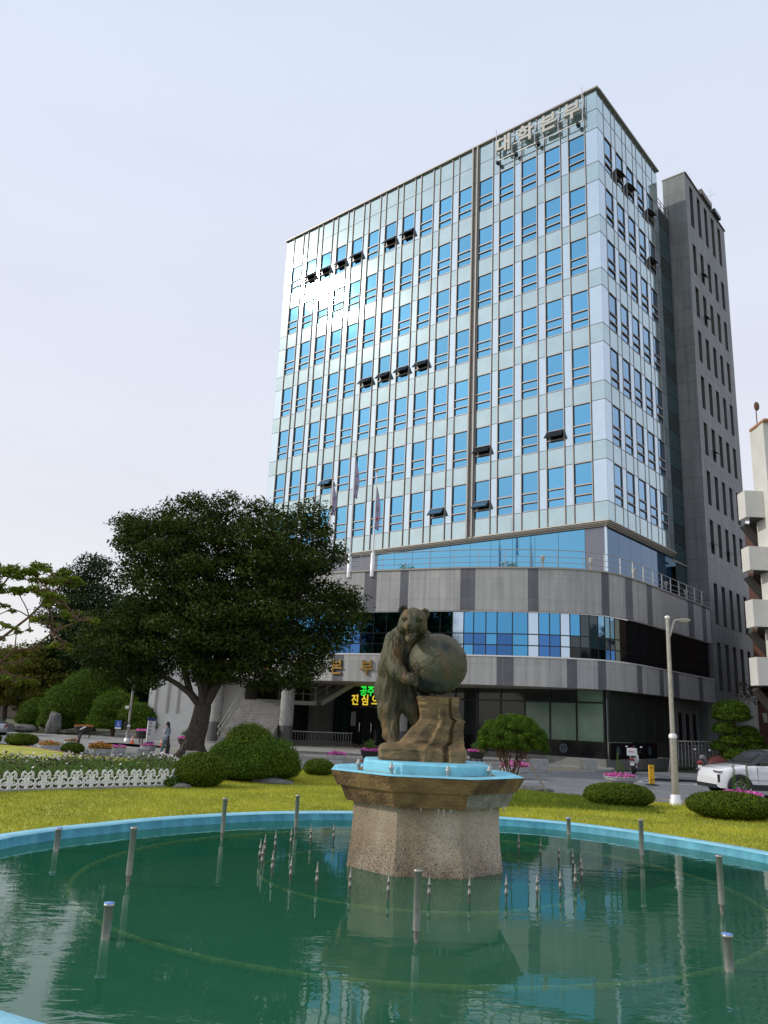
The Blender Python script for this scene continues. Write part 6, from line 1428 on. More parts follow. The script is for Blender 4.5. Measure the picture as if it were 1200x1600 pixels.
# flower bed behind the scroll fence
def bed():
    P = []; 
    while len(P) < 26000:
        x = rng.uniform(-15.5, -3.6, 9000); y = rng.uniform(16, 29, 9000)
        for a, b in zip(x, y):
            d = (b-(18.95+(a+4.33)*1.01))/1.42
            if d < 0.10 or d > 5.6+.25*math.sin(a*2): continue
            if a > -3.75-(.0) and b < 20.5: continue
            if not in_poly(a, b, kerb): continue
            P.append((a, b, d))
    P = np.array(P[:26000]); n = len(P); bk = np.clip((P[:, 2]-4.2)/1.0, 0, 1); h = rng.uniform(.12, .48, n)*(1-.35*bk)*np.clip(P[:, 2]/1.2, .35, 1)
    dens = nfield(np.c_[P[:, :2], np.zeros(n)], (.8, .8, 1), 9.0); h *= 1+.6*dens
    C = np.c_[P[:, :2], h*rng.uniform(.3, 1, n)]; brown = rng.random(n) < np.clip(.12+.75*bk+.5*(P[:, 2] < .6), 0, 1)
    obs = []
    me = leaves(C[~brown], np.tile([0, -.7, .5], ((~brown).sum(), 1)), .15, ['leaf_bright'], rng.random((~brown).sum()), up=.2, aspect=.12, name='bed_greenery'); o = link('bed_greenery', me); _tag(o, 'feathery green flower stems filling the bed behind the white scroll fence', 'flower bed', None, 'stuff')
    me = leaves(C[brown], np.tile([0, -.7, .5], (brown.sum(), 1)), .11, ['leaf_brown'], rng.random(brown.sum()), up=.2, aspect=.35, name='bed_dry_plants'); o = link('bed_dry_plants', me); _tag(o, 'dry reddish brown plants along the edges of the flower bed', 'flower bed', None, 'stuff')
    k = rng.choice(n, 750, replace=False); k2 = [i for i in k if bk[i] < .5][:170]; k3 = [i for i in np.argsort(-P[:, 2])[:4200] if rng.random() < .22]
    idx = np.array(k2+k3); C2 = np.c_[P[idx, :2], h[idx]+.04]
    me = leaves(C2, np.tile([0, -.8, .6], (len(idx), 1)), .062, ['flower_white'], rng.random(len(idx)), up=.7, aspect=.9, name='bed_blossoms'); o = link('bed_blossoms', me); _tag(o, 'small white and pale pink blossoms scattered over the flower bed', 'flowers', None, 'stuff')
bed()
sheet('flower_bed_soil', [(-3.7, 19.9), (-4.3, 19.0), (-7.2, 16.1), (-12, 11.3), (-16, 14), (-15, 22), (-10.2, 24.6), (-8, 24.4), (-4.4, 22.6)], 0.012, 'soil')
# white scroll fence
fa, fb = Vector((-4.30, 18.90, 0)), Vector((-13.2, 9.9, 0)); fd = (fb-fa).normalized(); fn = Vector((fd.y, -fd.x, 0))
fence = thing('scroll_fence', 'low white ornamental scroll fence edging the flower bed at the left', 'fence', tuple(fa))
def panel_mesh():
    mb = MB(); m = 'white_paint'
    def arc_(cx, cz, r, a0, a1, w_=.013, n=12): mb.tube([fd*(cx+r*math.cos(R(a0+(a1-a0)*i/n)))+ZZ*(cz+r*math.sin(R(a0+(a1-a0)*i/n))) for i in range(n+1)], w_, m, n=6)
    for s in (-1, 1):
        mb.bar(fd*.012*s, fd*.045*s+ZZ*.27, .032, .02, m, up=fn)
        arc_(.052*s, .285, .040, 200 if s > 0 else -20, -60 if s > 0 else 240); arc_(.035*s, .27, .085, 75 if s > 0 else 105, -35 if s > 0 else 215)
        arc_(.105*s, .155, .060, 110 if s > 0 else 70, -190 if s > 0 else 370); arc_(.075*s, .115, .032, 0, 330); arc_(.10*s, .07, .055, 60 if s > 0 else 120, -80 if s > 0 else 260)
    mb.bar(ZZ*.0, ZZ*.30, .02, .02, m); return mb.mesh('fence_panel')
pm = panel_mesh()
for k in range(29): link('fence_panel', pm, fence, fd*(.14+.335*k)+ZZ*.03)
mb = MB(); mb.bar(ZZ*.015, fd*10+ZZ*.015, .14, .07, 'concrete'); mb.build('base_kerb', fence)
# far buildings glimpsed through the trees at left
t = thing('brown_building', 'distant brown block with a pale band seen above the yellow trees at far left', 'building', (-50, 112, -.5))
mb = MB(); mb.box((1.5, 3, 4.6), (10.5, 6, 9.2), 'brown_wall'); mb.build('wall', t); mb = MB(); mb.box((-3.2, -.3, 4.6), (4.0, 1.2, 1.3), 'far_white'); mb.box((-3.2, -.1, 2.6), (4, 1, 2.2), 'dark_wall'); mb.build('pale_band', t)
t = thing('far_building', 'distant pale building glimpsed between the dark trees at left', 'building', (-58, 150, -.5))
mb = MB(); mb.box((0, 0, 4.5), (18, 8, 9), 'far_white'); mb.build('wall', t); mb = MB()
for k in range(6):
    for j in range(2): mb.box((-7.5+3*k, -4.02, 3+3.2*j), (1.8, .1, 1.5), 'dark_glass')
mb.build('window_rows', t)
t = thing('low_hills', 'faint', 'hills'); bpy.data.objects.remove(t)
mb = MB(); rows = [[], []]
for i in range(61):
    x = -900+30*i; rows[0].append((x, 900, -1)); rows[1].append((x, 930, 38+26*mnoise.noise(Vector((i*.13, 0, 3)))+6*mnoise.noise(Vector((i*.6, 2, 3)))))
mb.grid(rows, mat('hill_green', (.10, .15, .16), .95, var=.1, vscale=.02), True); rows2 = [rows[1], [(p[0], 1300, -1) for p in rows[1]]]; mb.grid(rows2, 'hill_green', True); o = mb.build('hills'); o['kind'] = 'structure'
# ------------------------------------------------------------------ street furniture
def lamp_post(label, x, y, z, h, arm, armz, steel='stainless', base_h=1.55, r=.075, group=None, tilt=0):
    t = thing('street_lamp', label, 'street lamp', (x, y, z), group=group)
    mb = MB(); mb.lathe([(r*1.9, 0), (r*1.9, .12), (r*1.6, .14), (r*1.6, .22), (r*1.25, .24)], 'white_tube', n=20); mb.build('base', t)
    mb = MB(); mb.lathe([(r*1.15, .2), (r*1.1, base_h)], steel, n=20); mb.lathe([(r*.78, base_h+.06), (r*.62, h)], steel, n=20); mb.build('pole', t)
    mb = MB(); mb.lathe([(r*1.3, base_h-.02), (r*1.3, base_h+.05), (r*.85, base_h+.09)], 'white_tube', n=20); mb.build('collar', t)
    mb = MB(); mb.ell((0, 0, h+.03), (r*.9, r*.9, r*.75), 'white_tube', 12, 7); mb.build('finial', t)
    a = Vector((math.cos(arm[1]), math.sin(arm[1]), 0))
    mb = MB(); mb.tube([a*.04+ZZ*(armz-.42), a*(arm[0]*.35)+ZZ*(armz-.05), a*(arm[0]*.45)+ZZ*armz, a*(arm[0]*.7)+ZZ*(armz+.01)], [.028, .026, .024, .022], 'stainless', n=8); mb.tube([a*.03+ZZ*(armz-.2), a*(arm[0]*.25)+ZZ*(armz-.22)], .012, 'stainless', n=6); mb.build('arm', t)
    mb = MB(); s = Vector((-a.y, a.x, 0)); c = a*(arm[0]*.9)+ZZ*(armz+.0)
    mb.box(c, (arm[0]*.62, .16, .05), 'channel', ax=(a, s, ZZ)); mb.box(c+a*.02+ZZ*.035, (arm[0]*.4, .10, .03), 'channel', ax=(a, s, ZZ)); mb.box(c-ZZ*.03, (arm[0]*.42, .12, .014), 'white_paint', ax=(a, s, ZZ)); mb.build('lamp_head', t, bevel=.008)
    return t
lamp_post('silver steel street lamp at the kerb between the two clipped dome bushes', 7.24, 19.85, 0, 4.42, (.46, 0), 4.40)
t = lamp_post('grey street lamp with a camera beside the information pillar', -14.6, 48.9, -.36, 3.75, (1.3, R(178)), 3.75, 'channel', .9, .09)
mb = MB(); mb.box((-.18, -.1, 2.0), (.2, .14, .16), 'white_tube'); mb.bar((0, 0, 1.9), (-.18, -.1, 2.0), .03, .03, 'channel'); mb.box((-.15, -.06, 0.95), (.16, .12, .5), 'plastic_black'); mb.build('camera', t)
t = thing('garden_lamp', 'slim distant lamp post in front of the dark trees at left', 'street lamp', (-22.5, 60, -.36)); mb = MB(); mb.tube([(0, 0, 0), (.12, 0, 3.4)], [.06, .035], 'white_tube', n=8); mb.build('pole', t); mb = MB(); mb.box((.22, 0, 3.45), (.42, .2, .08), 'white_tube'); mb.build('lamp_head', t, bevel=.01)
# flags on the podium roof
for i, (x, y, h, lb) in enumerate(((-3.38, 48.9, 6.2, 'white flagpole with a limp flag, leftmost on the podium roof'), (-1.98, 47.9, 7.6, 'tallest white flagpole with a long pale flag, middle on the podium roof'), (-.55, 47.2, 6.3, 'white flagpole with a red and blue marked flag, rightmost on the podium roof'))):
    t = thing('flagpole', lb, 'flagpole', (x, y, 10.2), group='three flagpoles on the podium roof')
    mb = MB(); mb.tube([(0, 0, 0), (0, 0, h)], [.065, .035], 'white_paint', n=10); mb.build('pole', t); mb = MB(); mb.lathe([(.13, -.3), (.13, 1.15), (.07, 1.2)], 'white_tube', n=14); mb.build('base_sleeve', t)
    mb = MB(); mb.ell((0, 0, h+.06), (.07, .07, .08), 'gold', 10, 6); mb.build('finial', t)
    mb = MB(); rows = []; L0 = (2.0, 2.5, 2.7)[i]; top = h-(.25, .25, .9)[i]
    for k in range(15):
        z = top-L0*k/14; wd = .06+.22*math.sin(math.pi*min(1, k/14*1.15)*.75)
        rows.append([(.05+wd*j/6, .05*math.sin(j*1.9+k*.4)*(.4+k/14), z-.03*j) for j in range(7)])
    mb.grid(rows, 'flag_cloth', True); f_ = mb.build('flag', t)
    me = f_.data
    so_ = f_.modifiers.new('thick', 'SOLIDIFY'); so_.thickness = .006
    mb = MB()
    if i == 1: 
        for zz_, w_ in ((top-L0*.72, .09), (top-L0*.78, .07), (top-L0*.45, .10)): mb.box((.17, -.07, zz_), (w_, .01, .07), 'flag_mark')
    elif i == 2: mb.box((.15, -.07, top-L0*.55), (.05, .01, .30), 'flag_mark'); mb.box((.16, -.07, top-L0*.78), (.12, .01, .16), 'flag_red')
    else: mb.box((.17, -.07, top-L0*.5), (.06, .01, .28), mat('flag_violet', (.2, .1, .28), .7))
    mb.build('flag_emblem', t)
# stone block seats, bollard, wheel stops, floodlight
for i, (x, y, z, s, lb) in enumerate(((7.75, 38.5, ZP, .58, 'grey granite cube on the pavement, left one of the pair before the black dado'), (10.69, 40.95, ZP, .58, 'grey granite cube beside the orange paving strip before the black dado'), (-10.25, 37.0, ZR, .42, 'grey stone block just left of the walking person'), (-7.95, 36.4, ZR, .44, 'grey stone block at the foot of the forked tree'))):
    mb = MB(); mb.box((0, 0, s*.42), (s*1.25, s*.9, s*.84), 'concrete', rz=.25); o = mb.build('stone_block', None, (x, y, z), bevel=.02); _tag(o, lb, 'stone block', 'granite blocks on the forecourt')
t = thing('bollard', 'yellow plastic lane post on a black foot beside the parking bays', 'bollard', (11.25, 33.4, ZR)); mb = MB()
mb.lathe([(.28, 0), (.28, .02), (.14, .05), (.10, .07)], 'rubber', n=14); mb.build('foot', t); mb = MB(); mb.box((0, 0, .42), (.21, .08, .72), 'yellow_post', rz=.1); mb.box((0, -.043, .68), (.12, .006, .05), mat('yellow_dark', (.35, .18, .01), .6), rz=.1); mb.box((0, -.043, .2), (.12, .006, .05), 'yellow_dark', rz=.1); mb.build('post', t, bevel=.02)
for i, (x, y) in enumerate(((12.6, 36.3), (13.75, 36.35))):
    mb = MB(); mb.box((0, 0, .06), (.95, .16, .12), 'rubber'); o = mb.build('wheel_stop', None, (x, y, ZR), bevel=.02); _tag(o, ('black rubber wheel stop left of the silver lamp post', 'black rubber wheel stop half hidden right behind the silver lamp post')[i], 'wheel stop', 'black wheel stops in the parking bays')
t = thing('floodlight', 'small black floodlight box lying on the lawn edge behind the pedestal', 'floodlight', (4.0, 24.6, 0.0)); mb = MB(); mb.box((0, 0, .13), (.36, .22, .20), 'plastic_black', rz=.1); mb.build('housing', t, bevel=.015); mb = MB(); mb.box((.0, -.115, .13), (.3, .01, .15), 'dark_glass', rz=.1); mb.build('lens', t); mb = MB(); mb.bar((-.15, 0, 0), (-.15, 0, .12), .02, .03, 'rubber'); mb.build('bracket', t)
def cone(label, x, y, z, s=1.0, m='orange_cone', slim=False):
    t = thing('traffic_cone', label, 'traffic cone', (x, y, z), group='traffic cones'); mb = MB(); mb.box((0, 0, .02), (.38*s, .38*s, .04), m); mb.build('foot', t)
    mb = MB(); r = .07 if slim else .15*s; h = .72*s; mb.lathe([(r, .04), (r*.35 if not slim else r*.8, h)], m, n=16); b_ = mb.build('body', t)
    for q in ((.42, .6), (.72, .86)) if not slim else ((.25, .38), (.55, .68), (.85, .96)):
        rr = lambda f: (r+(r*.35-r)*f if not slim else r-.2*r*f)+.004
        mb = MB(); mb.lathe([(rr(q[0]), .04+(h-.04)*q[0]), (rr(q[1]), .04+(h-.04)*q[1])], 'white_paint', n=16, capb=False, capt=False); mb.build('white_band', t)
cone('orange traffic cone left of the information pillar', -13.6, 46.6, -.33, .6); cone('orange traffic cone right of the information pillar', -11.5, 44.9, -.33, .6); cone('slim red and white striped cone left of the rock plinth', -.42, 39.1, ZP, .9, mat('cone_red', (.65, .05, .03), .5), True)
# information pillar
t = thing('information_pillar', 'slim white four sided pillar with blue caps and Korean lettering beside the road', 'sign', (-12.35, 45.6, -.33), .35)
mb = MB(); mb.box((0, 0, 1.12), (.62, .50, 1.72), 'white_paint'); mb.build('panel', t, bevel=.02); mb = MB(); mb.box((0, 0, 2.09), (.64, .52, .22), 'navy'); mb.build('top_cap', t); mb = MB(); mb.box((0, 0, .13), (.64, .52, .26), 'navy'); mb.build('base', t)
for k, ch in enumerate('대학본부'): 
    me = text_mesh(ch, .26, 'grey_text', .004); me.transform(Matrix.Translation((-.12, -.256, 1.78-.30*k)) @ Matrix.Rotation(R(90), 4, 'X')); link('lettering', me, t)
me = text_mesh('공주', .12, 'grey_text', .004); me.transform(Matrix.Translation((.17, -.256, 1.5)) @ Matrix.Rotation(R(90), 4, 'X') @ Matrix.Rotation(R(90), 4, 'Z')); link('small_lettering', me, t)
mb = MB(); 
for x in (-.16, .16): mb.lathe([(.07, 0), (.07, .01)], 'white_paint', n=12)
o = None
t.scale = (.66, .66, .66)
# disabled parking sign
t = thing('parking_sign', 'blue and white disabled parking sign on a thin post', 'sign', (-16.3, 52.4, -.36)); mb = MB(); mb.tube([(0, 0, 0), (0, 0, 1.35)], .03, 'channel', n=8); mb.build('post', t)
mb = MB(); mb.box((0, -.04, 1.62), (.72, .03, .98), 'blue_sign'); mb.build('plate', t, bevel=.01); mb = MB(); mb.box((0, -.058, 1.24), (.68, .006, .18), 'white_paint')
mb.ell((-.03, -.06, 1.90), (.05, .008, .05), 'white_paint', 10, 6); mb.bar((-.03, -.06, 1.84), (0.0, -.06, 1.66), .05, .01, 'white_paint', up=(0, 1, 0)); mb.bar((0, -.06, 1.66), (.12, -.06, 1.64), .045, .01, 'white_paint', up=(0, 1, 0)); mb.bar((.12, -.06, 1.64), (.17, -.06, 1.50), .04, .01, 'white_paint', up=(0, 1, 0)); mb.bar((-.02, -.06, 1.76), (.10, -.06, 1.75), .03, .01, 'white_paint', up=(0, 1, 0))
mb.tube([(-.02+.13*math.cos(R(a)), -.06, 1.58+.13*math.sin(R(a))) for a in range(110, 400, 20)], .013, 'white_paint', n=6); mb.build('symbol', t)
t.scale = (.55, .55, .55)
# leaning black plant-label post, posts by the road
t = thing('leaning_post', 'leaning black post with a pale slanted top beside the rusty flowered planter', 'post', (-12.3, 34.6, -.45)); mb = MB(); mb.bar((-.18, 0, 0), (.08, 0, 1.15), .11, .06, 'plastic_black'); mb.build('post', t); mb = MB(); mb.bar((.0, -.05, 1.12), (.2, -.05, 1.24), .16, .05, 'white_tube'); mb.build('plate', t)
# ------------------------------------------------------------------ vehicles
def wheel(parent, x, y, r, wd, side, spokes=5, style='y', m_r='chrome'):
    t_ = MB(); s = side
    pr = [(r*.62, -.5), (r*.94, -.5), (r, -.36), (r, .36), (r*.94, .5), (r*.66, .48), (r*.64, .3)]
    rows = [[(x+rr*math.cos(2*math.pi*k/36), y+s*wd*q, r+rr*math.sin(2*math.pi*k/36)) for k in range(36)] for rr, q in pr]
    t_.grid(rows, 'rubber', True, close_u=True); w_ = t_.build('wheel', parent)
    mb = MB(); ci = [(x+r*.66*math.cos(2*math.pi*k/36), y+s*wd*.20, r+r*.66*math.sin(2*math.pi*k/36)) for k in range(36)]; mb.poly(ci, 'plastic_black')
    rows = [[(x+rr*math.cos(2*math.pi*k/36), y+s*wd*q, r+rr*math.sin(2*math.pi*k/36)) for k in range(36)] for rr, q in ((r*.66, .3), (r*.66, .47), (r*.61, .46), (r*.60, .3))]; mb.grid(rows, m_r, True, close_u=True)
    for k in range(spokes):
        a = 2*math.pi*k/spokes+.3
        for da in (-.24, .24):
            p0 = Vector((x+.08*r*math.cos(a), y+s*wd*.44, r+.08*r*math.sin(a))); p1 = Vector((x+.62*r*math.cos(a+da), y+s*wd*.44, r+.62*r*math.sin(a+da))); mb.bar(p0, p1, .035 if style == 'y' else .05, .05, m_r, up=(0, 1, 0))
    mb.ell((x, y+s*wd*.46, r), (.05, .02, .05), m_r, 10, 6); mb.build('rim', w_)
    return w_
def arch_body(prof_top, prof_bot, wheels, W2, tumble, beltz, m, name, parent, dip=0.05, xs=None):
    """lower body: stations along x with wheel openings cut out of the side skin"""
    mb = MB(); N_ = 120; x0, x1 = prof_top[0][0], prof_top[-1][0]
    def interp(P, x):
        for i in range(len(P)-1):
            if P[i][0] <= x <= P[i+1][0]:
                t = (x-P[i][0])/(P[i+1][0]-P[i][0]+1e-9); t = t*t*(3-2*t)*.5+t*.5; return P[i][1]+(P[i+1][1]-P[i][1])*t
        return P[-1][1] if x > P[-1][0] else P[0][1]
    rows = []
    for i in range(N_+1):
        x = x0+(x1-x0)*i/N_; zt = interp(prof_top, x); zb = interp(prof_bot, x)
        for (wx, wr) in wheels:
            if abs(x-wx) < wr: zb = max(zb, math.sqrt(wr*wr-(x-wx)**2)+wheels_z)
        e = min(1, (x-x0)/.55, (x1-x)/.45); wf = W2*(1-.20*(1-max(e, 0))**2.2)
        zb = min(zb, zt-.05); zs2 = [zb, zb+(zt-zb)*.25, zb+(zt-zb)*.5, zb+(zt-zb)*.72, zb+(zt-zb)*.88, zt-.02, zt, zt+.008]
        ws = [wf*.985, wf*1.0, wf*1.0, wf*.985, wf*.955, wf*.90, wf*.82, 0]
        rows.append([(x, -w_, z) for w_, z in zip(ws, zs2)]+[(x, w_, z) for w_, z in zip(ws[::-1][1:], zs2[::-1][1:])])
    mb.grid(rows, m, True); mb.poly(rows[0], m); mb.poly(rows[-1][::-1], m); o = mb.build(name, parent); return o
wheels_z = .36
def cabin(P, W2, m_roof, parent, pillars, zbelt, win_m='car_glass', roofn='roof'):
    """P: roof outline (x,z) from base of windscreen over the roof to the base of the rear glass"""
    mb = MB(); rows = []
    for (x, z) in P:
        f = (z-zbelt)/(max(p[1] for p in P)-zbelt+1e-6); w_ = W2*(.90-.16*f); rows.append([(x, -w_, z), (x, -w_*.8, z+.025*f), (x, 0, z+.04*f), (x, w_*.8, z+.025*f), (x, w_, z)])
    mb.grid(rows, m_roof, True)
    for s in (0, 4):
        pts = [rows[i][s] for i in range(len(rows))]; pl = [(x, y, z) for x, y, z in pts]; mb.poly(pl if s else pl[::-1], m_roof)
    return mb, rows
def side_window(parent, pts, W2, zbelt, zmax, s, m='car_glass', name='side_window'):
    mb = MB(); P = []
    for x, z in pts:
        f = (z-zbelt)/(zmax-zbelt); w_ = W2*(.90-.16*f)+.006; P.append((x, s*w_, z))
    mb.poly(P if s < 0 else P[::-1], m); return mb.build(name, parent)
suv = thing('white_car', 'white compact suv with black roof and wheel arches parked at the right edge', 'car', (14.05, 29.9, ZR), R(4), None)
W2 = .90; wheels_z = .34
arch_body([(-2.06, .62), (-2.02, .80), (-1.9, .93), (-1.55, 1.02), (-.95, 1.09), (-.6, 1.10), (.6, 1.12), (1.6, 1.14), (1.95, 1.1), (2.1, .9)], [(-2.06, .36), (-1.95, .30), (2.0, .30), (2.1, .40)], ((-1.28, .44), (1.30, .44)), W2, 0, 1.0, 'car_white', 'body', suv)
mb = MB()
for wx in (-1.28, 1.30):
    for s in (-1, 1):
        rows = [[], [], []]
        for k in range(25):
            a = math.pi*k/24; 
            for q, (rr, yy) in enumerate(((.335, .905), (.45, .915), (.455, .86))): rows[q].append((wx+rr*1.02*math.cos(a), s*yy, .34+rr*math.sin(a)))
        mb.grid(rows, 'plastic_black', True)
        mb.box((wx, s*.55, .55), (.84, .5, .5), 'black_matte')
for s in (-1, 1): mb.box((0.0, s*.895, .36), (1.75, .05, .20), 'plastic_black'); 
mb.box((-2.04, 0, .35), (.10, 1.45, .13), 'plastic_black'); mb.box((2.06, 0, .42), (.1, 1.5, .25), 'plastic_black'); mb.build('lower_cladding', suv, bevel=.01)
P = [(-.95, 1.09), (-.80, 1.16), (-.30, 1.50), (-.05, 1.585), (.35, 1.62), (.9, 1.62), (1.45, 1.58), (1.75, 1.50), (2.0, 1.14)]
mb, _ = cabin(P, W2, mat('roof_black', (.03, .033, .036), .25, coat=.4), suv, None, 1.09); mb.build('roof', suv)
for s in (-1, 1):
    side_window(suv, [(-.62, 1.13), (-.22, 1.44), (.30, 1.545), (.42, 1.545), (.42, 1.13)], W2, 1.09, 1.62, s); side_window(suv, [(.54, 1.13), (.54, 1.545), (1.25, 1.53), (1.32, 1.13)], W2, 1.09, 1.62, s)
mb = MB(); mb.poly([(-.79, -.70, 1.185), (-.33, -.66, 1.495), (-.33, .66, 1.495), (-.79, .70, 1.185)][::-1], 'car_glass'); mb.build('windscreen', suv)
for wx in (-1.28, 1.30):
    for s in (-1, 1): wheel(suv, wx, s*.80, .335, .21, s)
mb = MB(); mb.box((-1.93, -.66, .845), (.26, .30, .055), 'chrome'); mb.build('headlight', suv, bevel=.01); mb = MB(); mb.box((-1.93, .66, .845), (.26, .30, .055), 'chrome'); mb.build('headlight', suv, bevel=.01)
mb = MB(); mb.box((-1.985, -.74, .62), (.07, .10, .26), 'plastic_black'); mb.build('lamp_recess', suv, bevel=.01); mb = MB(); mb.box((-1.985, .74, .62), (.07, .10, .26), 'plastic_black'); mb.build('lamp_recess', suv, bevel=.01)
mb = MB(); mb.box((-.42, -.96, 1.17), (.20, .16, .12), 'roof_black'); mb.bar((-.45, -.84, 1.12), (-.42, -.93, 1.15), .04, .04, 'roof_black'); mb.build('door_mirror', suv, bevel=.02)
mb = MB(); mb.box((.28, -.895, .97), (.24, .03, .03), 'car_white'); mb.build('door_handle', suv, bevel=.006); mb = MB(); 
for x in (-.62, .50, 1.42): mb.box((x, -.894, .78), (.012, .016, .56), 'mullion_dark')
mb.box((-.05, -.899, .60), (1.9, .006, .02), 'chrome'); mb.build('door_gaps', suv)
car = thing('silver_car', 'silver saloon car seen from the side at the left edge', 'car', (-25.3, 53.2, -.50), R(2)); W2 = .90; wheels_z = .32
arch_body([(-2.3, .62), (-2.2, .74), (-1.3, .86), (-.95, .92), (1.5, .98), (2.1, .96), (2.32, .78)], [(-2.3, .3), (2.3, .32)], ((-1.4, .38), (1.38, .38)), W2, 0, .9, 'car_silver', 'body', car)
P = [(-1.05, .92), (-.35, 1.36), (0, 1.43), (.6, 1.44), (1.1, 1.36), (1.75, .98)]; mb, _ = cabin(P, W2, 'car_silver', car, None, .92); mb.build('roof', car)
for s in (-1, 1): side_window(car, [(-.72, .98), (-.25, 1.32), (.28, 1.38), (.28, .98)], W2, .92, 1.44, s); side_window(car, [(.35, .98), (.35, 1.38), (.75, 1.36), (1.32, 1.06), (1.30, .98)], W2, .92, 1.44, s)
for wx in (-1.4, 1.38):
    for s in (-1, 1): wheel(car, wx, s*.78, .33, .2, s, 8, 'x')
mb = MB(); mb.box((-1.4, 0, .5), (.7, 1.5, .4), 'black_matte'); mb.box((1.38, 0, .5), (.7, 1.5, .4), 'black_matte'); mb.box((0, 0, .24), (3.4, 1.6, .12), 'black_matte'); mb.build('underbody', car)
mb = MB(); mb.box((2.2, -.7, .80), (.22, .34, .13), 'red_lamp'); mb.build('tail_light', car, bevel=.02); mb = MB(); mb.box((.1, -.90, .82), (.2, .03, .03), 'chrome'); mb.build('door_handle', car)
car.scale = (.8, .8, .8)
def motorbike(name, label, x, y, rz, white, box_):
    t = thing(name, label, 'motorcycle', (x, y, ZR), rz, 'motorcycles parked by the building')
    for wx in (-.62, .66):
        mb = MB(); mb.tube([(wx+.25*math.cos(2*math.pi*k/24), 0, .29+.25*math.sin(2*math.pi*k/24)) for k in range(25)], .055, 'rubber', n=8, cap=False); w_ = mb.build('wheel', t)
        mb = MB(); mb.lathe([(.04, -.05), (.04, .05)], 'channel', n=10); o = mb.build('hub', w_, (wx, 0, .29), (R(90), 0, 0))
        mb = MB()
        for k in range(5): a = 2*math.pi*k/5; mb.bar((wx, 0, .29), (wx+.2*math.cos(a), 0, .29+.2*math.sin(a)), .03, .03, 'channel', up=(0, 1, 0))
        mb.build('rim', w_)
    mb = MB(); mb.ell((-.55, 0, .66), (.42, .17, .17), white, 16, 10); mb.ell((.45, 0, .72), (.16, .22, .36), white, 16, 10, Matrix.Rotation(R(-18), 3, 'Y')); mb.ell((-.05, 0, .36), (.42, .16, .13), 'plastic_black', 14, 8); mb.ell((-.35, 0, .45), (.35, .14, .2), 'plastic_black', 14, 8); mb.build('fairing', t)
    mb = MB(); mb.ell((-.32, 0, .80), (.48, .15, .075), 'rubber', 14, 8); mb.build('seat', t)
    mb = MB(); mb.tube([(.66, 0, .29), (.50, 0, .75), (.36, 0, 1.05)], .035, 'channel', n=8); mb.tube([(.36, -.34, 1.04), (.40, -.1, 1.03), (.40, .1, 1.03), (.36, .34, 1.04)], .018, 'plastic_black', n=8); mb.build('handlebar', t)
    mb = MB(); mb.tube([(.36, -.26, 1.04), (.34, -.34, 1.24)], .008, 'plastic_black', n=6); mb.ell((.34, -.35, 1.28), (.02, .07, .045), 'chrome', 10, 6); mb.tube([(.36, .26, 1.04), (.34, .34, 1.24)], .008, 'plastic_black', n=6); mb.ell((.34, .35, 1.28), (.02, .07, .045), 'chrome', 10, 6); mb.build('mirrors', t)
    mb = MB(); rows = []
    for k in range(7): z = 1.0+.06*k; rows.append([(.56-.025*k, (-.16+.02*k)*(1-.0)+(.32-.04*k)*j/5, z) for j in range(6)])
    mb.grid(rows, mat('screen_tint', (.05, .06, .07), .08), True); mb.build('windscreen', t)
    mb = MB(); mb.ell((-.93, 0, .70), (.06, .15, .07), 'red_lamp', 12, 8); mb.build('tail_light', t); mb = MB(); mb.box((-.97, 0, .50), (.02, .19, .15), 'white_paint'); mb.build('number_plate', t)
    mb = MB(); mb.bar((-.2, .12, .3), (-.15, .22, .02), .025, .025, 'channel'); mb.tube([(-.2, -.16, .32), (-.85, -.18, .38)], [.04, .055], 'channel', n=8); mb.build('stand_and_exhaust', t)
    if box_:
        mb = MB(); mb.box((-.88, 0, 1.06), (.46, .46, .36), 'white_paint'); q = mb.build('delivery_box', t, bevel=.03); 
        mb = MB(); mb.box((-.85, 0, 1.255), (.14, .1, .05), 'cone_red'); mb.build('red_latch', q); mb = MB(); mb.box((-1.113, .0, 1.08), (.006, .26, .07), mat('faded_print', (.55, .3, .3), .6)); mb.build('faded_print', q)
    return t
motorbike('scooter', 'white delivery scooter with a white box parked at the corner of the building', 13.05, 41.3, R(68), 'white_paint', True)
motorbike('motorcycle', 'dark motorcycle with a white tail parked behind the nose of the white car', 16.6, 41.6, R(62), mat('bike_grey', (.12, .12, .125), .3), False)
t = thing('covered_bike', 'motorcycle hidden under a dark red cover beside the side steps', 'motorcycle', (18.6, 44.3, ZR)); mb = MB(); mb.ell((0, 0, .45), (.75, .42, .55), mat('red_cover', (.10, .02, .02), .7, bump=.5, bscale=6), 20, 12); mb.build('cover', t); mb = MB(); mb.tube([(-.6+.2*math.cos(.4*k), 0, .2+.2*math.sin(.4*k)) for k in range(17)], .05, 'rubber', n=6); mb.build('wheel', t)
t = thing('side_steps_railing', 'metal handrail and mesh gate at the side steps right of the silver lamp post', 'railing', (17.5, 45.6, ZR))
mb = MB(); mb.tube([(-1.6, -1.2, 0), (-1.3, -.9, 1.35), (-1.0, -.6, 1.62), (1.0, -.2, 1.65), (1.6, 0, 1.6)], .03, 'stainless', n=8)
for k in range(12): mb.bar((-1.0+.2*k, -.58+.03*k, .3), (-1.0+.2*k, -.58+.03*k, 1.62), .02, .02, 'stainless_dull')
for k in range(7): mb.bar((0, -.45, .6+.14*k), (.7, -.33, .6+.14*k), .02, .02, 'channel')
mb.build('bars', t)
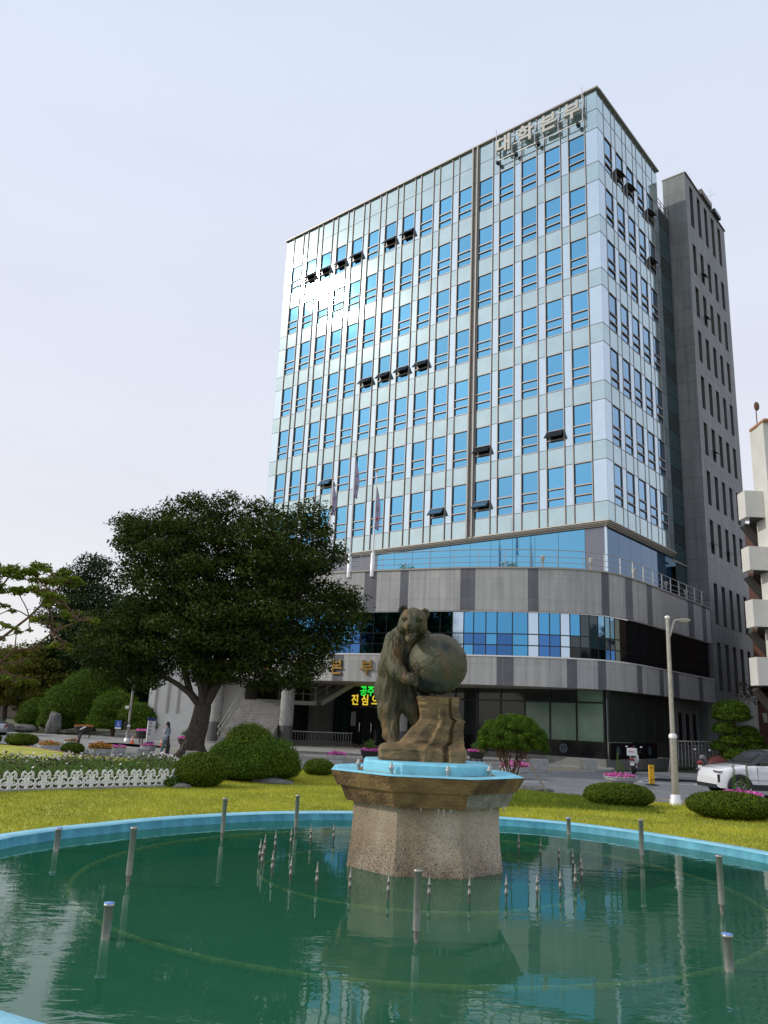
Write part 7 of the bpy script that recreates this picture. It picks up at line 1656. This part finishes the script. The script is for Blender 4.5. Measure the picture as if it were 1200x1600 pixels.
t = thing('white_shed_wall', 'white sloping wall end at the far right edge behind the cloud pruned pine', 'wall', (22.6, 46.0, -.3)); mb = MB(); mb.poly([(0, 0, 0), (1.4, 0, 0), (1.4, 0, 3.2), (-.5, 0, 3.2), (-.1, 0, 1.2)], 'white_wall'); mb.poly([(0, .4, 0), (-.1, .4, 1.2), (-.5, .4, 3.2), (1.4, .4, 3.2), (1.4, .4, 0)], 'white_wall'); mb.poly([(0, 0, 0), (-.1, 0, 1.2), (-.1, .4, 1.2), (0, .4, 0)], 'white_wall'); mb.poly([(-.1, 0, 1.2), (-.5, 0, 3.2), (-.5, .4, 3.2), (-.1, .4, 1.2)], 'white_wall'); mb.build('wall', t)
# ------------------------------------------------------------------ the walking person
def person_fig():
    t = thing('person', 'person with long dark hair in pale blue top walking with one hand at the face', 'person', (-9.35, 37.3, ZR))
    H = .0062
    def base(S_, inf=0.0, parts='all', k=.03):
        # walking toward -X; torso, neck, head
        if parts in ('all', 'torso'):
            S_.ell((0, 0, .93), (.115+inf, .155+inf, .12+inf), k); S_.ell((0, 0, 1.10), (.095+inf, .13+inf, .14+inf), k); S_.ell((-.005, 0, 1.27), (.105+inf, .165+inf, .13+inf), k); S_.cone((0, -.10, 1.355), (0, .10, 1.355), .055+inf, .055+inf, k)
        if parts == 'all':
            S_.cone((-.005, 0, 1.36), (-.02, 0, 1.46), .048, .045, .02); S_.ell((-.03, 0, 1.545), (.088, .072, .108), .02); S_.ell((-.05, 0, 1.495), (.06, .055, .05), .02)
            S_.cone((-.112, 0, 1.555), (-.132, 0, 1.525), .010, .014, .01); S_.ell((-.108, 0, 1.487), (.012, .024, .007), .006); S_.ell((-.108, 0, 1.478), (.011, .020, .006), .006)
            for s in (-1, 1): S_.ell((-.098, .030*s, 1.552), (.012, .016, .009), .006, sub=True); S_.ell((-.096, .030*s, 1.552), (.009, .012, .007), .003); S_.ell((-.02, .074*s, 1.535), (.018, .010, .028), .008)
        # legs mid-stride
        if parts in ('all', 'legs'):
            for a, b, c, s in (((-.02, -.075, .92), (-.13, -.08, .50), (-.20, -.08, .10), 0), ((.0, .075, .92), (.04, .08, .50), (.16, .08, .13), 1)):
                S_.cone(a, b, .088+inf, .058+inf, k); S_.cone(b, c, .056+inf, .038+inf, k)
        if parts == 'all':
            S_.cone((-.20, -.08, .05), (-.33, -.08, .03), .038, .028, .02); S_.cone((.17, .08, .09), (.06, .08, .025), .038, .028, .02)
        # near arm raised to the face, far arm hanging
        if parts in ('all', 'sleeves'):
            S_.cone((0, -.175, 1.34), (-.045, -.225, 1.16 if parts == 'sleeves' else 1.09), .050+inf, .040+inf, .02); S_.cone((.01, .175, 1.34), (.035, .205, 1.17 if parts == 'sleeves' else 1.08), .050+inf, .040+inf, .02)
        if parts == 'all':
            S_.cone((-.045, -.225, 1.09), (-.155, -.10, 1.36), .036, .026, .02); S_.ell((-.155, -.075, 1.405), (.022, .034, .040), .01)
            S_.cone((.035, .205, 1.08), (.0, .22, .85), .036, .026, .02); S_.ell((-.005, .22, .80), (.022, .032, .042), .01)
            for q in range(4):
                S_.cone((-.155-.004*q, -.092+.018*q, 1.435), (-.150-.003*q, -.080+.018*q, 1.470+.006*(q % 3)), .0085, .0085, .003); S_.cone((-.150-.003*q, -.080+.018*q, 1.470+.006*(q % 3)), (-.132, -.066+.016*q, 1.488+.006*(q % 3)), .008, .007, .003)
                S_.cone((-.020+.014*q, .222, .765), (-.026+.013*q, .224, .728-.005*(q % 3)), .0085, .008, .003); S_.cone((-.026+.013*q, .224, .728-.005*(q % 3)), (-.030+.012*q, .215, .700-.005*(q % 3)), .008, .007, .003)
            S_.cone((-.145, -.045, 1.40), (-.125, -.030, 1.435), .010, .008, .004); S_.cone((-.028, .212, .80), (-.042, .205, .765), .010, .008, .004)
    lo, hi = (-.42, -.32, -.01), (.30, .32, 1.70)
    S_ = SDF(lo, hi, H); base(S_); link('body', S_.mesh('body', ['skin'], None, 1), t)
    S_ = SDF(lo, hi, .009); base(S_, .016, 'torso'); base(S_, .022, 'sleeves'); S_.cone((0, 0, 1.0), (0, 0, .84), .13, .15, .03, squash=(.9, 1.15, 1)); S_.cut((0, 0, .80), (0, 0, -1)); S_.cone((-.01, 0, 1.42), (-.03, 0, 1.6), .05, .06, .01, sub=True); link('shirt', S_.mesh('shirt', ['shirt'], lambda V: .006*nfield(V, (14, 14, 5)), 1), t)
    S_ = SDF(lo, hi, .009); base(S_, .014, 'legs'); S_.ell((0, 0, .90), (.125, .165, .11), .03); link('trousers', S_.mesh('trousers', ['jeans'], lambda V: .005*nfield(V, (12, 12, 6)), 1), t)
    S_ = SDF(lo, hi, .007); S_.ell((-.012, 0, 1.565), (.098, .088, .105), .02); S_.cone((.045, 0, 1.55), (.075, 0, 1.22), .07, .045, .03, squash=(.7, 1.25, 1)); S_.ell((-.10, 0, 1.52), (.065, .075, .085), .02, sub=True); link('hair', S_.mesh('hair', ['hair'], lambda V: .004*nfield(V, (40, 40, 6)), 1), t)
    for s, p0, p1 in ((-1, (-.19, -.08, .045), (-.345, -.08, .03)), (1, (.18, .08, .085), (.045, .08, .022))):
        S_ = SDF((-.42, -.2, -.02), (.30, .2, .2), .007); S_.cone(p0, p1, .046, .036, .01, squash=(1, .9, 1)); link('shoe', S_.mesh('shoe', ['white_tube'], None, 1), t)
    return t
pt = person_fig(); pt.rotation_euler = (0, 0, R(-8)); pt.scale = (.93, .93, .93)
mb = MB(); S_ = SDF((-.2, -.2, -.1), (.25, .2, 1.1), .012); S_.cone((0, 0, .90), (.02, 0, .45), .05, .11, .03, squash=(1, .6, 1)); S_.cone((.02, 0, .45), (.0, 0, .05), .11, .06, .03, squash=(1, .6, 1)); o = link('dark_coat', S_.mesh('dark_coat', ['dark_cloth'], lambda V: .01*nfield(V, (12, 12, 4)), 1), None, (-9.22, 37.05, ZR)); o['label'] = 'long dark coat hanging from the walking person\'s lowered arm'; o['category'] = 'coat'
